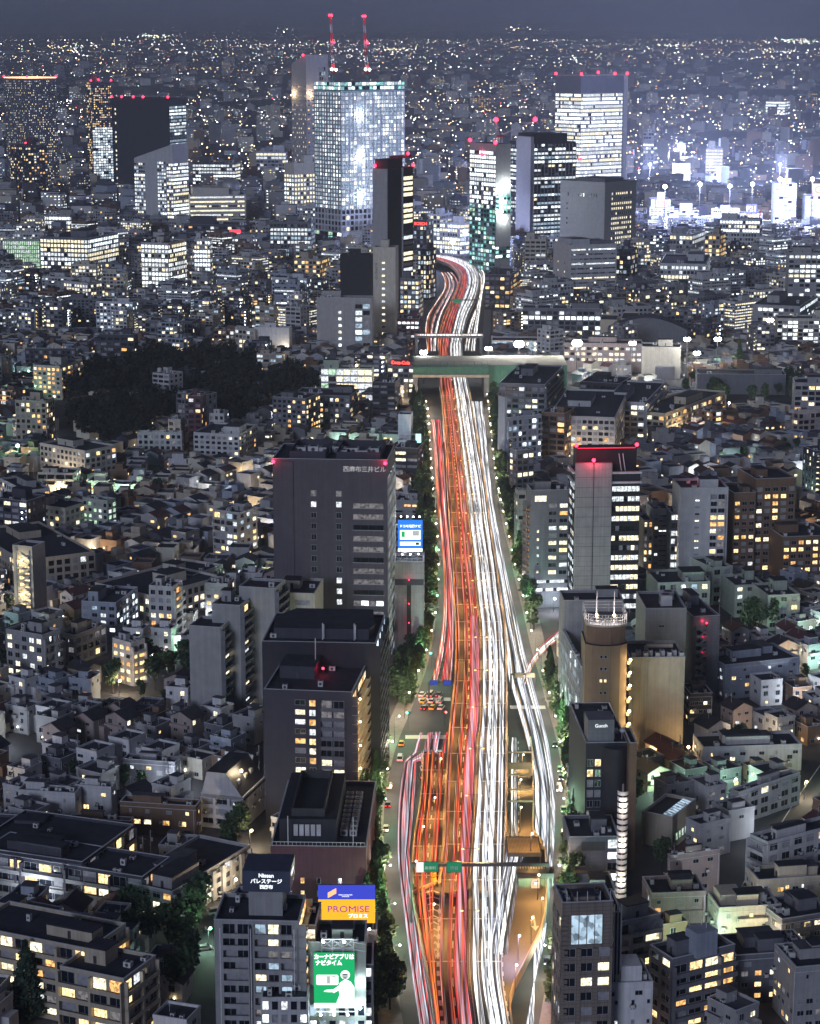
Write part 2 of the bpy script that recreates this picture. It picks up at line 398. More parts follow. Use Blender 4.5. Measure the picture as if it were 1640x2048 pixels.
        if tank:
            q = place(3, 3)
            if q:
                b = MB(); b.tube((q[0], q[1], z + 1.2), (q[0], q[1], z + 3.6), 1.3, 1.3, M_AC, 12); b.ball((q[0], q[1], z + 3.6), 1.3, M_AC, 12, 6, .3)
                for dx in (-.8, .8):
                    for dy in (-.8, .8): b.bar((q[0] + dx, q[1] + dy, z), (q[0] + dx, q[1] + dy, z + 1.3), .15, M_STEEL)
                b.build('water_tank', s.root)
        for _ in range(n):
            a, c, hh = rg.uniform(1.0, 2.4) * scale, rg.uniform(.9, 1.8) * scale, rg.uniform(1.0, 1.9) * scale
            q = place(a, c)
            if q: link('air_conditioner', acmesh(a, c, hh), s.root, loc=(q[0], q[1], z + .02))
    def done(s, kindwin='stuff'):
        s.wall.build('wall', s.root)
        if s.pane.f: s.pane.build('window_panes', s.root, kind=kindwin)
        return s.root
ACM = {}
def acmesh(a, c, h):
    k = (round(a * 2) / 2, round(c * 2) / 2, round(h * 2) / 2); k = tuple(max(.8, q) for q in k)
    if k not in ACM:
        a, c, h = k; b = MB(); b.box(-a/2, a/2, -c/2, c/2, .25, h, M_AC); b.box(-a/2, a/2, -c/2 + .1, -c/2 + .3, 0, .25, M_STEEL); b.box(-a/2, a/2, c/2 - .3, c/2 - .1, 0, .25, M_STEEL)
        b.tube((0, 0, h), (0, 0, h + .12), min(a, c) * .38, min(a, c) * .38, M_STEEL, 10)
        b.tube((0, -c/2, h * .55), (0, -c/2 - .06, h * .55), min(a, h) * .3, min(a, h) * .3, M_STEEL, 8)
        ACM[k] = b.mesh('air_conditioner')
    return ACM[k]

def corner(name, label, cat, uC, vtop, vb, uL=None, uR=None, th=0.0, wl=None, wr=None, wm=None, phrase=None, group=None, **kw):
    """a box building from the photograph: uC, vtop = its near top corner, vb = ground pixel row under it, uL / uR = ends of its two
    visible faces at roof level, th = turn of the left face (0 = left face square to the view, 90 = right face square to it)"""
    y = G(820, vb).y; z = ZAT(vtop, y); x = XAT(uC, y, z); t = rad(th)
    dl = (-math.cos(t), math.sin(t)); dr = (math.sin(t), math.cos(t))
    def solve(u, d):
        k_ = (u - 820) / FPX; h_ = z - CAM_H
        return (k_ * (y * CP - h_ * SP) - x) / (d[0] - k_ * d[1] * CP)
    a = wl or solve(uL, dl); b = wr or solve(uR, dr)
    if not .8 < a < 110: a = 18
    if not .8 < b < 110: b = 22
    cx = x + dl[0] * a / 2 + dr[0] * b / 2; cyy = y + dl[1] * a / 2 + dr[1] * b / 2
    B = Bld(name, label, cat, (cx, cyy, 0), -t, a, b, z, wm or WALL['grey'], group, **kw)
    if phrase: LAND.append((cx, cyy, phrase))
    B.corner = (x, y)
    return B
def redlight(B, pts, r=.9):
    for p in pts:
        b = MB(); b.tube((0, 0, 0), (0, 0, 1.0), .25, .25, M_STEEL, 6); b.ball((0, 0, 1.4), r, M_RED, 8, 6)
        lamp((p[0], p[1] - 1.5, p[2] + 2.2), 900 * r * r, (1, .03, .08), .5, parent=B.root if hasattr(B, 'root') else B)
        o = b.build('aviation_light', B.root if hasattr(B, 'root') else B); o.location = p
# ------------------------------------------------------------------ ground, roads, elevated expressway
M_ASPH = mat('asphalt', (.055, .056, .062), rough=.85, var=.25, scale=.12)
M_DECK = mat('expressway_asphalt', (.062, .058, .055), rough=.8, var=.2, scale=.1)
M_GROUND = mat('ground_paving', (.075, .075, .085), rough=.95, var=.35, scale=.05)
M_PAVE = mat('sidewalk_paving', (.22, .21, .20), rough=.9, var=.2, scale=.5)
M_CONC = mat('concrete', (.32, .31, .30), rough=.85, var=.2, streak=.3)
M_PAINT = mat('road_paint', (.80, .80, .78), rough=.6, var=.1); M_PAINTO = mat('road_paint_orange', (.80, .35, .06), rough=.6, var=.1)
M_PARAP = mat('parapet_concrete', (.58, .47, .34), rough=.8, var=.2)
def structure(name, b, **k): return b.build(name, kind='structure', **k)
g = MB(); g.box(-16000, 16000, -400, 60000, -2, 0, M_GROUND); structure('ground', g)

def crom(tab, v, c):
    """Catmull-Rom through the rows of tab (sorted by falling v)"""
    n = len(tab)
    for i in range(n - 1):
        if tab[i][0] >= v >= tab[i + 1][0]: break
    else: i = 0 if v > tab[0][0] else n - 2
    p0, p1, p2, p3 = tab[max(0, i - 1)], tab[i], tab[i + 1], tab[min(n - 1, i + 2)]
    t = (v - p1[0]) / (p2[0] - p1[0]); t = max(-.5, min(1.2, t))
    def tg(a, b, c_): return (c_[c] - a[c]) / (c_[0] - a[0]) * (p2[0] - p1[0]) if c_[0] != a[0] else 0
    m1, m2 = tg(p0, p1, p2), tg(p1, p2, p3)
    return (2*t**3 - 3*t**2 + 1) * p1[c] + (t**3 - 2*t**2 + t) * m1 + (-2*t**3 + 3*t**2) * p2[c] + (t**3 - t**2) * m2
#       v    L    dashL  med0  med1  dashR  R
DT = [(2200, 893, 928, 966, 974, 1012, 1040), (2045, 884, 914, 946, 954, 990, 1018), (1950, 876, 905, 935, 944, 974, 1005), (1850, 877, 907, 935, 945, 975, 1006), (1770, 881, 911, 936, 944, 975, 1007),
      (1700, 889, 917, 941, 947, 975, 1009), (1600, 892, 922, 947, 955, 978, 1012), (1490, 898, 929, 952, 959, 981, 1013), (1450, 901, 934, 957, 964, 982, 1013),
      (1350, 911, 938, 959, 965, 985, 1013), (1250, 912, 938, 957, 963, 981, 1009), (1200, 909, 935, 951, 956, 975, 1001), (1150, 908, 930, 947, 952, 970, 995),
      (1050, 900, 921, 936, 941, 958, 980), (970, 895, 914, 929, 932, 949, 970), (900, 892, 907, 920, 924, 939, 958), (800, 884, 897, 909, 912, 925, 942),
      (772, 880, 893, 905, 908, 920, 936), (700, 878, 888, 897, 900, 911, 924), (665, 881, 893, 903, 906, 916, 927), (630, 893, 903, 912, 915, 925, 937),
      (600, 906, 915, 924, 926, 939, 951), (575, 915, 925, 934, 936, 947, 958), (555, 918, 927, 935, 937, 948, 959), (540, 910, 920, 930, 932, 942, 953),
      (530, 897, 908, 919, 921, 931, 941), (520, 872, 883, 893, 896, 908, 920), (514, 840, 852, 863, 866, 880, 893), (508, 790, 803, 815, 818, 832, 845)]
def zdeck(v):
    if v > 900: return 11.0
    if v > 775: return 6.5 + 4.5 * (v - 775) / 125
    return 6.5
ROWS = []
v = 2190.0
while v > 509:
    z = zdeck(v); pts = [G(crom(DT, v, c), v, z) for c in range(1, 7)]
    ROWS.append((v, pts[0].y, z, [p.x for p in pts]))
    v -= max(1.0, 7.0 * abs(G(820, v, z).y - G(820, v - 1, z).y) ** -1) if True else 1
def row_at(y):
    lo, hi = 0, len(ROWS) - 1
    while hi - lo > 1:
        m = (lo + hi) // 2
        if ROWS[m][1] < y: lo = m
        else: hi = m
    a, b = ROWS[lo], ROWS[hi]; t = (y - a[1]) / (b[1] - a[1]) if b[1] != a[1] else 0
    return a[2] + (b[2] - a[2]) * t, [p + (q - p) * t for p, q in zip(a[3], b[3])]
def deck_pt(y, c, dz=0):
    z, xs = row_at(y); i = max(0, min(4, int(c))); return (xs[i] + (xs[i + 1] - xs[i]) * (c - i), y, z + dz)
YD0, YD1 = ROWS[0][1], ROWS[-1][1]
# generic ground curves: (v, u) tables at a height
def curve(tab, z=0.0, zf=None):
    tb = sorted(tab, reverse=True); o = []; v = tb[0][0]
    while v > tb[-1][0]:
        zz = zf(v) if zf else z; o.append(G(crom(tb, v, 1), v, zz)); v -= max(1.0, 9.0 / abs(G(820, v, zz).y - G(820, v - 1, zz).y))
    v = tb[-1][0]; o.append(G(tb[-1][1], v, zf(v) if zf else z)); return o
def xat(cv, y):
    if y <= cv[0].y: return cv[0].x
    lo, hi = 0, len(cv) - 1
    if y >= cv[-1].y: return cv[-1].x
    while hi - lo > 1:
        m = (lo + hi) // 2
        if cv[m].y < y: lo = m
        else: hi = m
    a, b = cv[lo], cv[hi]; return a.x + (b.x - a.x) * (y - a.y) / (b.y - a.y)
KL = curve([(2250, 840), (2048, 806), (1950, 793), (1850, 782), (1750, 771), (1650, 767), (1600, 770), (1500, 790), (1420, 822), (1350, 849), (1300, 862), (1250, 870), (1150, 874), (1050, 866), (950, 859), (850, 853), (800, 842), (772, 838),
            (700, 842), (665, 838), (630, 842), (600, 862), (575, 878), (545, 872), (520, 838)])
KR = curve([(2250, 1040), (2048, 1078), (1950, 1096), (1900, 1110), (1800, 1122), (1700, 1130), (1600, 1130), (1500, 1117), (1450, 1105), (1400, 1091), (1350, 1078), (1300, 1063), (1250, 1052), (1200, 1040), (1150, 1028), (1100, 1018), (1050, 1006),
            (1000, 997), (950, 990), (900, 985), (850, 980), (800, 974), (772, 970), (700, 962), (665, 966), (630, 968), (600, 970), (575, 974), (555, 978), (530, 972), (520, 960)])
rd = MB(); sd = MB(); ys = []
y = KL[0].y
while y < 2420: ys.append(y); y += 9
for a, b in zip(ys, ys[1:]):
    la, lb, ra, rb = xat(KL, a), xat(KL, b), xat(KR, a), xat(KR, b)
    rd.poly([(la, a, .02), (ra, a, .02), (rb, b, .02), (lb, b, .02)], M_ASPH)
    for (xa, xb, s) in ((la, lb, -1), (ra, rb, 1)):
        w = 6.0 * s
        q = [(xa, a, .14), (xa + w, a, .14), (xb + w, b, .14), (xb, b, .14)]
        if s < 0: q = [q[1], q[0], q[3], q[2]]
        sd.poly(q, M_PAVE); sd.poly([(xa, a, .02), (xa, a, .14), (xb, b, .14), (xb, b, .02)], M_CONC)
structure('road', rd); structure('sidewalk', sd)
def strip(name, pts, w, m, z=.03, dash=None):
    b = MB()
    for i, (p, q) in enumerate(zip(pts, pts[1:])):
        p, q = Vector(p), Vector(q); d = (q - p); L = d.length
        if L < .01: continue
        d /= L; n = Vector((-d.y, d.x, 0)) * w / 2
        if dash:
            s = 0
            while s < L:
                a = p + d * s; c = p + d * min(L, s + dash[0]); b.poly([(a.x + n.x, a.y + n.y, a.z + z), (a.x - n.x, a.y - n.y, a.z + z), (c.x - n.x, c.y - n.y, c.z + z), (c.x + n.x, c.y + n.y, c.z + z)][::-1], m); s += dash[1]
        else: b.poly([(p.x + n.x, p.y + n.y, p.z + z), (p.x - n.x, p.y - n.y, p.z + z), (q.x - n.x, q.y - n.y, q.z + z), (q.x + n.x, q.y + n.y, q.z + z)][::-1], m)
    return b
def street(pts, w, name='street'):
    """side street as a sheet with a pale edge line each side; pts on the ground"""
    b = strip(name, pts, w, M_ASPH, z=.05); structure(name, b)
    for (p, q) in zip(pts, pts[1:]):
        p, q = Vector(p), Vector(q); m = (p + q) / 2; L = (q - p).length
        a = math.atan2(q.y - p.y, q.x - p.x); RESERVED.append((m.x, m.y, L / 2 + 1, w / 2 + .6, a))
# lane dashes: cut segments to even length
def dashed(f, y0, y1, on, per, w, m, z):
    b = MB(); y = y0
    while y < y1:
        p, q = f(y), f(min(y + on, y1)); b.poly([(p[0] - w/2, p[1], p[2] + z), (p[0] + w/2, p[1], p[2] + z), (q[0] + w/2, q[1], q[2] + z), (q[0] - w/2, q[1], q[2] + z)], m); y += per
    return b

# --- elevated expressway
ex = thing('elevated_expressway', 'elevated city expressway on single piers running up the middle of the picture', 'expressway', (0, 0, 0))
dk = MB(); par = MB(); med = MB(); ln = MB(); jt = MB(); pr = MB()
y = YD0; DY = 8.0; pts = []
while y < YD1: pts.append(y); y += DY
RAMP_L = curve([(2200, 884), (2045, 872), (1950, 857), (1850, 838), (1770, 825), (1700, 825), (1600, 840), (1508, 846)], zf=lambda v: 11 if v > 1770 else 11 - 7.5 * (1770 - v) / 262)
RAMP_Y0, RAMP_Y1 = G(820, 1770, 11).y, RAMP_L[-1].y
MERGE_R = curve([(2200, 1050), (2048, 1022), (2000, 1017), (1970, 1024), (1950, 1037), (1900, 1062), (1870, 1078), (1830, 1089), (1750, 1091), (1690, 1088)], 11.0)
MERGE_Y1 = MERGE_R[-1].y
def bands(y):
    """left and right edge of the deck at y, with the exit ramp and the toll yard"""
    z, xs = row_at(y); l, r = xs[0], xs[5]
    if y < RAMP_Y0: l = xat(RAMP_L, y)
    if y < MERGE_Y1: r = max(xs[5], xat(MERGE_R, y))
    return z, xs, l, r
for a, b in zip(pts, pts[1:]):
    za, xa, la, ra = bands(a); zb, xb, lb, rb = bands(b)
    dk.poly([(la, a, za), (ra, a, za), (rb, b, zb), (lb, b, zb)], M_DECK)
    dk.poly([(la, a, za - 1.6), (lb, b, zb - 1.6), (rb, b, zb - 1.6), (ra, a, za - 1.6)], M_CONC)
    for x0, x1 in ((la, lb), (ra, rb)):
        s = -1 if x0 == la else 1
        q0, q1 = x0, x1
        o0, o1 = q0 + .35 * s, q1 + .35 * s
        par.poly([(q0, a, za), (q0, a, za + 1.1), (q1, b, zb + 1.1), (q1, b, zb)][::s], M_PARAP)
        par.poly([(o0, a, za + 1.1), (q0, a, za + 1.1), (q1, b, zb + 1.1), (o1, b, zb + 1.1)][::-s], M_PARAP)
        par.poly([(o0, a, za - 1.6), (o0, a, za + 1.1), (o1, b, zb + 1.1), (o1, b, zb - 1.6)][::-s], M_PARAP)
    m0, m1 = xa[2], xa[3]; n0, n1 = xb[2], xb[3]
    med.poly([(m0, a, za + .02), (m0, a, za + .8), (n0, b, zb + .8), (n0, b, zb + .02)], M_PARAP)
    med.poly([(m1, a, za + .02), (n1, b, zb + .02), (n1, b, zb + .8), (m1, a, za + .8)], M_PARAP)
    med.poly([(m0, a, za + .8), (m1, a, za + .8), (n1, b, zb + .8), (n0, b, zb + .8)], M_STEEL)
    for c in (0.03, 4.97):
        if c < 1 and a < RAMP_Y0: continue
        p, q = deck_pt(a, c), deck_pt(b, c); w = .12
        ln.poly([(p[0] - w, a, za + .014), (p[0] + w, a, za + .014), (q[0] + w, b, zb + .014), (q[0] - w, b, zb + .014)], M_PAINTO if c < 1 else M_PAINT)
dk.build('deck', ex); par.build('parapet', ex); med.build('median_barrier', ex); ln.build('edge_line', ex)
dashed(lambda y: deck_pt(y, 1), YD0, YD1, 4.5, 11, .34, M_PAINT, .016).build('lane_dashes', ex, kind='stuff')
dashed(lambda y: deck_pt(y, 4), YD0, YD1, 4.5, 11, .34, M_PAINT, .016).build('lane_dashes', ex, kind='stuff')
dashed(lambda y: deck_pt(y, -0.0, 0) if y > RAMP_Y0 else deck_pt(y, .02), YD0, RAMP_Y0 - 14, 3.0, 5.5, .7, M_PAINT, .016).build('merge_dashes', ex, kind='stuff')
dashed(lambda y: deck_pt(y, 5.0), YD0, MERGE_Y1 - 60, 2.6, 5.5, .5, M_PAINT, .016).build('merge_dashes', ex, kind='stuff')
gd = MB()          # median guard posts
y = YD0
while y < 1300:
    p = deck_pt(y, 2.5, .8); gd.bar(p, (p[0], p[1], p[2] + .9), .18, M_PARAP); y += 2.2
p0 = None; y = YD0
while y < 1300:
    p = deck_pt(y, 2.5, 1.6); 
    if p0: gd.bar(p0, p, .1, M_PARAP)
    p0 = p; y += 11
gd.build('guard_rail', ex, kind='stuff')
y = 497.0; JN = []
jm = mat('joint_steel', (.62, .58, .52), rough=.35, metal=.3)
while y < 1400:
    z, xs, l, r = bands(y)
    for (q0, q1) in ((l, xs[2] - .1), (xs[3] + .1, xs[5])):
        b = MB(); b.box(q0 + .2, q1 - .1, y, y + .55, z + .018, z + .06, jm, False); b.build('expansion_joint', ex)
    y += 26.5 if y < 900 else 31
y = YD0 + 12
k = 0
while y < YD1:
    z, xs, l, r = bands(y); c = (xs[2] + xs[3]) / 2; b = MB()
    b.prism([(c - 1.6, y - 1.3), (c + 1.6, y - 1.3), (c + 1.6, y + 1.3), (c - 1.6, y + 1.3)], .02, z - 3.2, M_CONC)
    b.box(xs[0] + .5, xs[5] - .5, y - 1.2, y + 1.2, z - 3.2, z - 1.62, M_CONC); b.build('pier', ex); y += 34; k += 1

# exit ramp going down to the street
rp_ = thing('exit_ramp', 'orange lit exit ramp dropping from the expressway to the crossing', 'ramp')
b = MB(); lnr = MB(); cv = [p for p in RAMP_L if p.y >= RAMP_Y0 - 10]
for p, q in zip(cv, cv[1:]):
    xr0 = row_at(p.y)[1][0] - .45; xr1 = row_at(q.y)[1][0] - .45
    b.poly([(p.x, p.y, p.z), (xr0, p.y, p.z), (xr1, q.y, q.z), (q.x, q.y, q.z)], M_DECK)
    for x0, x1, s in ((p.x, q.x, -1), (xr0, xr1, 1)):
        b.poly([(x0, p.y, p.z + 1.1), (x0, p.y, 0), (x1, q.y, 0), (x1, q.y, q.z + 1.1)][::s], M_PARAP)
        b.poly([(x0, p.y, p.z + 1.1), (x1, q.y, q.z + 1.1), (x1 - .35 * s, q.y, q.z + 1.1), (x0 - .35 * s, p.y, p.z + 1.1)][::-s], M_PARAP)
        b.poly([(x0 - .35 * s, p.y, p.z + 1.1), (x1 - .35 * s, q.y, q.z + 1.1), (x1 - .35 * s, q.y, q.z), (x0 - .35 * s, p.y, p.z)][::-s], M_PARAP)
b.build('ramp_deck', rp_)
def ramp_pt(y, f, dz=0):
    xl = xat(RAMP_L, y); zz = 11.0
    for p, q in zip(RAMP_L, RAMP_L[1:]):
        if p.y <= y <= q.y: zz = p.z + (q.z - p.z) * (y - p.y) / (q.y - p.y); break
    else: zz = 11.0 if y < RAMP_L[0].y else RAMP_L[-1].z
    return (xl + (row_at(y)[1][0] - .5 - xl) * f, y, zz + dz)
dashed(lambda y: ramp_pt(y, .52), RAMP_Y0 + 6, RAMP_Y1, 4, 9, .3, M_PAINT, .02).build('lane_dashes', rp_, kind='stuff')
y = RAMP_Y0 + 8
while y < RAMP_Y1:
    a, c = ramp_pt(y, .03), ramp_pt(y, .97); j = MB(); j.box(a[0], c[0], y, y + .5, a[2] + .02, a[2] + .06, jm, False); j.build('expansion_joint', rp_); y += 26
# nose between ramp and main deck: chevrons and crash cushion
ch = MB()
for i in range(11):
    y = RAMP_Y0 - 48 + i * 4.2; w = .3 + i * .17; z = 11.02; x = row_at(y)[1][0] - w
    ch.poly([(x - w, y, z), (x, y + 1.6, z), (x, y + 2.5, z), (x - w, y + .9, z)], M_PAINT); ch.poly([(x, y + 1.6, z), (x + w, y, z), (x + w, y + .9, z), (x, y + 2.5, z)], M_PAINT)
ch.build('chevron_marking', ex, kind='stuff')
for s in (-1, 1):
    b = MB(); 
    for i in range(10):
        y = RAMP_Y0 - 48 + i * 4.2; w = .3 + i * .17; w2 = .3 + (i + 1) * .17; x = row_at(y)[1][0]; x2 = row_at(y + 4.2)[1][0]
        b.poly([(x - w + s * w, y, 11.02), (x - w + s * w + .2, y, 11.02), (x2 - w2 + s * w2 + .2, y + 4.2, 11.02), (x2 - w2 + s * w2, y + 4.2, 11.02)], M_PAINT)
    b.build('chevron_border', ex)
M_YEL = mat('cushion_yellow', (.75, .45, .03), rough=.5)
x = row_at(RAMP_Y0 + 4)[1][0] - 2
t = thing('crash_cushion', 'yellow crash cushion at the nose of the expressway exit', 'crash cushion', (x, RAMP_Y0 + 2, 11.02))
for i in range(4):
    b = MB(); b.tube((0, i * 1.7, 0), (0, i * 1.7, 1.3), .75, .75, M_YEL, 10); b.box(-.3, .3, i * 1.7 - .1, i * 1.7 + .1, 1.3, 1.5, M_STEEL); b.build('drum', t)

# --- on ramp with toll canopy and portal on the right
tb = [(1690, 1014, 1084), (1670, 1014, 1066), (1600, 1014, 1066), (1500, 1015, 1062), (1480, 1016, 1060)]
orp = thing('entry_ramp', 'sunken entry ramp between orange parapets right of the expressway', 'ramp')
b = MB(); pl = curve([(r_[0], r_[1] + 1) for r_ in tb], zf=lambda v: .6 + 6 * max(0, (v - 1480)) / 210); pr_ = curve([(r_[0], r_[2]) for r_ in tb], zf=lambda v: .6 + 6 * max(0, (v - 1480)) / 210)
b2 = MB()
for p, q, p2, q2 in zip(pl, pl[1:], pr_, pr_[1:]):
    b.poly([p, p2, q2, q], M_DECK)
    for (a, c, s) in ((p, q, -1), (p2, q2, 1)):
        for off in (0, .4):
            x = off * s
            b2.poly([(a.x + x, a.y, 0), (c.x + x, c.y, 0), (c.x + x, c.y, c.z + 1.3), (a.x + x, a.y, a.z + 1.3)], M_PARAP)
        b2.poly([(a.x, a.y, a.z + 1.3), (a.x + .4 * s, a.y, a.z + 1.3), (c.x + .4 * s, c.y, c.z + 1.3), (c.x, c.y, c.z + 1.3)], M_PARAP)
b.build('ramp_deck', orp); b2.build('parapet', orp)
def or_pt(y, f, dz=0):
    a, c = xat(pl, y), xat(pr_, y); zz = pl[0].z
    for p, q in zip(pl, pl[1:]):
        if p.y <= y <= q.y: zz = p.z + (q.z - p.z) * (y - p.y) / (q.y - p.y); break
    return (a + (c - a) * f, y, zz + dz)
dashed(lambda y: or_pt(y, .45), pl[0].y + 5, pl[-1].y - 2, 3.5, 8, .3, M_PAINT, .02).build('lane_dashes', orp, kind='stuff')
for vv in (1512, 1600, 1628, 1565):
    y = G(820, vv, 3).y; a, c = or_pt(y, 0, 1.0), or_pt(y, 1, 1.0); j = MB(); j.bar((a[0], y, a[2] + 1.6), (c[0], y, c[2] + 1.6), .45, M_PARAP); j.build('cross_beam', orp)
# ribbed portal roof
p1 = G(1015, 1707, 14); p2 = G(1083, 1707, 14); p3 = G(1083, 1672, 14)
t = thing('toll_canopy', 'ribbed orange canopy over the mouth of the entry ramp', 'canopy', ((p1.x + p2.x) / 2, (p1.y + p3.y) / 2, 11.0)); w = (p2.x - p1.x) / 2; d = (p3.y - p1.y) / 2
M_CANO = mat('canopy_tin', (.62, .46, .26), rough=.6)
b = MB(); b.box(-w, w, -d, d, 2.6, 2.9, M_STEEL); b.build('roof', t)
for i in range(22):
    x = -w + .5 + i * (2 * w - 1) / 21; b = MB(); b.box(x - .14, x + .14, -d, d * .72, 2.91, 3.3, M_CANO); b.build('rib', t)
for sx in (-w + .3, w - .3):
    for sy in (-d + .3, d - .3): b = MB(); b.box(sx - .2, sx + .2, sy - .2, sy + .2, .0, 2.6, M_STEEL); b.build('post', t)
b = MB(); b.box(-w, w, -d - .4, -d - .01, 2.2, 3.3, M_STEEL); b.build('fascia', t)
# toll booth on the yard
c = G(1070, 1772, 11); t = thing('toll_booth', 'dark toll booth with a ribbed roof on the entry yard', 'toll booth', tuple(c))
b = MB(); b.box(-5.0, 5.0, -2.5, 2.5, 4.2, 4.6, M_STEEL); b.build('roof', t)
for i in range(14): b = MB(); b.box(-4.8 + i * .72, -4.5 + i * .72, .6, 2.4, 4.61, 4.85, M_CANO); b.build('rib', t)
b = MB(); b.box(-1.1, 1.1, -1.6, 1.6, .02, 2.7, M_TRIM); b.build('cabin', t)
b = MB(); b.box(-.8, .8, -1.66, -1.61, 1.1, 2.2, PANE[3]); b.build('window', t)
for sx in (-4.7, 4.7): b = MB(); b.box(sx - .2, sx + .2, -.3, .3, .02, 4.2, M_STEEL); b.build('post', t)
b = MB(); b.box(-4.9, 4.9, -2.75, -2.52, 3.3, 4.7, M_STEEL); b.build('sign_board', t)
# painted arrow and dashes on yard
b = MB(); a = G(1070, 1852, 11.03); b.poly([(a.x - .25, a.y, a.z), (a.x + .25, a.y, a.z), (a.x + .25, a.y + 7, a.z), (a.x - .25, a.y + 7, a.z)], M_PAINT)
b.poly([(a.x, a.y - 3, a.z), (a.x + 1.0, a.y, a.z), (a.x - 1.0, a.y, a.z)], M_PAINT); b.build('arrow_marking', ex)

# --- gantries over the deck
def gantry(y, x0, x1, zb, h, label, boards=(), m=M_STEEL, th=.9):
    t = thing('sign_gantry', label, 'gantry', ((x0 + x1) / 2, y, zb)); w = (x1 - x0) / 2
    b = MB(); b.box(-w, w, -.45, .45, h - th, h, m); b.build('beam', t)
    for s in (-1, 1): b = MB(); b.box(s * w - .35, s * w + .35, -.35, .35, -zb + .1 if zb > 5 else 0, h - .01, m); b.build('post', t)
    for (bx, bw, bh, bm) in boards:
        b = MB(); b.box(bx - bw/2, bx + bw/2, -.75, -.5, h - th - bh + 1.0, h + .6, M_STEEL); b.poly([(bx - bw/2 + .1, -.76, h - th - bh + 1.1), (bx + bw/2 - .1, -.76, h - th - bh + 1.1), (bx + bw/2 - .1, -.76, h + .5), (bx - bw/2 + .1, -.76, h + .5)], bm); b.build('sign_board', t)
    return t
SG_G = emis('sign_green', (.02, .25, .13), .5); SG_B = emis('sign_blue', (.03, .06, .35), .7); SG_W = emis('sign_white', (1, .75, .75), .8)
yg = G(820, 1727, 18).y; a, c = XAT(823, yg, 18), XAT(1096, yg, 18); cx_ = (a + c) / 2
def ux(u, y, z): return XAT(u, y, z)
gt = gantry(yg, a, c, 11, 7.2, 'long steel sign gantry spanning all lanes by the toll canopy', [(ux(840, yg, 18) - cx_, 2.2, 2.6, SG_W), (ux(861, yg, 18) - cx_, 4.3, 2.4, SG_G), (ux(908, yg, 18) - cx_, 4.2, 2.6, SG_G)])
for i_, (u, tx, s_) in enumerate(((861, '高樹町', 1.05), (908, '渋谷', 1.2))): text(tx, s_, M_TRIM, gt, facemtx((ux(u, yg, 18) - cx_, -.78, 6.0)), ext=.005)
yg = G(820, 1490, 14).y; a, c = XAT(1016, yg, 8), XAT(1060, yg, 8)
t = gantry(yg, a, c, 1.0, 7.0, 'orange lit height gantry across the entry ramp', [], M_PARAP, 2.0)
for vg, u0, u1, lab in ((600, 903, 953, 'far sign gantry on the curve of the expressway'),):
    yg = G(820, vg, 13).y; gantry(yg, XAT(u0, yg, 13), XAT(u1, yg, 13), 6.5, 7.0, lab, [(-6, 7, 3, SG_G)])
# ground-level sign gantries
yg = G(820, 1365, 6).y; t = gantry(yg, XAT(858, yg, 6), XAT(905, yg, 6), 0, 6.5, 'gantry with two blue direction boards over the left street', [(-2.6, 3.0, 1.9, SG_B), (2.4, 3.0, 1.9, SG_B)], M_STEEL, .4)
yg = G(820, 1350, 6).y; t = gantry(yg, XAT(1022, yg, 6), XAT(1070, yg, 6), 0, 6.5, 'gantry seen from behind over the right street', [(-1.5, 3.4, 1.9, M_PARAP), (2.6, 3.4, 1.9, M_PARAP)], M_STEEL, .4)
# --- bridge carrying a sports field across the road
yb = 1420.0
br = thing('field_bridge', 'wide bridge with a floodlit sports field crossing over the expressway', 'bridge', (0, yb, 0))
M_FIELD = mat('field_sand', (.36, .34, .27), rough=.95, var=.12, scale=.05); M_TURF = mat('field_green', (.06, .26, .15), rough=.95, var=.2)
M_BRG = mat('bridge_green', (.10, .25, .17), rough=.8, streak=.3)
xl, xr = XAT(838, yb, 20), XAT(978, yb, 20); xr2 = XAT(1128, yb + 40, 20)
b = MB(); b.box(xl - 4, xr, 0, 52, 15.2, 20.6, M_BRG); b.build('bridge_deck', br)
b = MB(); b.box(xl - 3, xr - .5, 12, 51, 20.62, 20.7, M_FIELD); b.box(xl - 3, xr - .5, .5, 11.9, 20.62, 20.69, M_TURF); b.build('field', br)
b = MB(); b.box(xl - 4.2, xr + .2, -1.4, -.02, 13.8, 15.6, M_PARAP); b.build('edge_beam', br)
for i in range(12):
    x = xl - 3.6 + i * (xr - xl + 3) / 11; b = MB(); b.bar((x, .2, 20.6), (x, .2, 24.2), .18, M_STEEL); b.build('fence_post', br)
b = MB()
for z in (21.2, 22.2, 23.2, 24.2): b.bar((xl - 3.6, .2, z), (xr - .6, .2, z), .07, M_STEEL)
b.build('fence_rail', br)
for sx in (xl - 2.5, xr - 1.5): b = MB(); b.box(sx - 1.5, sx + 1.5, 2, 50, .02, 15.19, M_CONC); b.build('abutment', br)
yf = MB(); yf.box(xr + .01, xr2, yb + 8, yb + 54, .02, 20.6, M_BRG); yf.box(xr + .01, xr2, yb + 8.5, yb + 53, 20.61, 20.7, M_FIELD)
o = yf.build('school_yard'); tag(o, 'pale floodlit school yard right of the field bridge', 'school yard'); RESERVED.append(((xr + xr2) / 2, yb + 50, (xr2 - xr) / 2 + 2, 60, 0)); RESERVED.append(((xl + xr) / 2, yb + 60, 26, 62, 0))
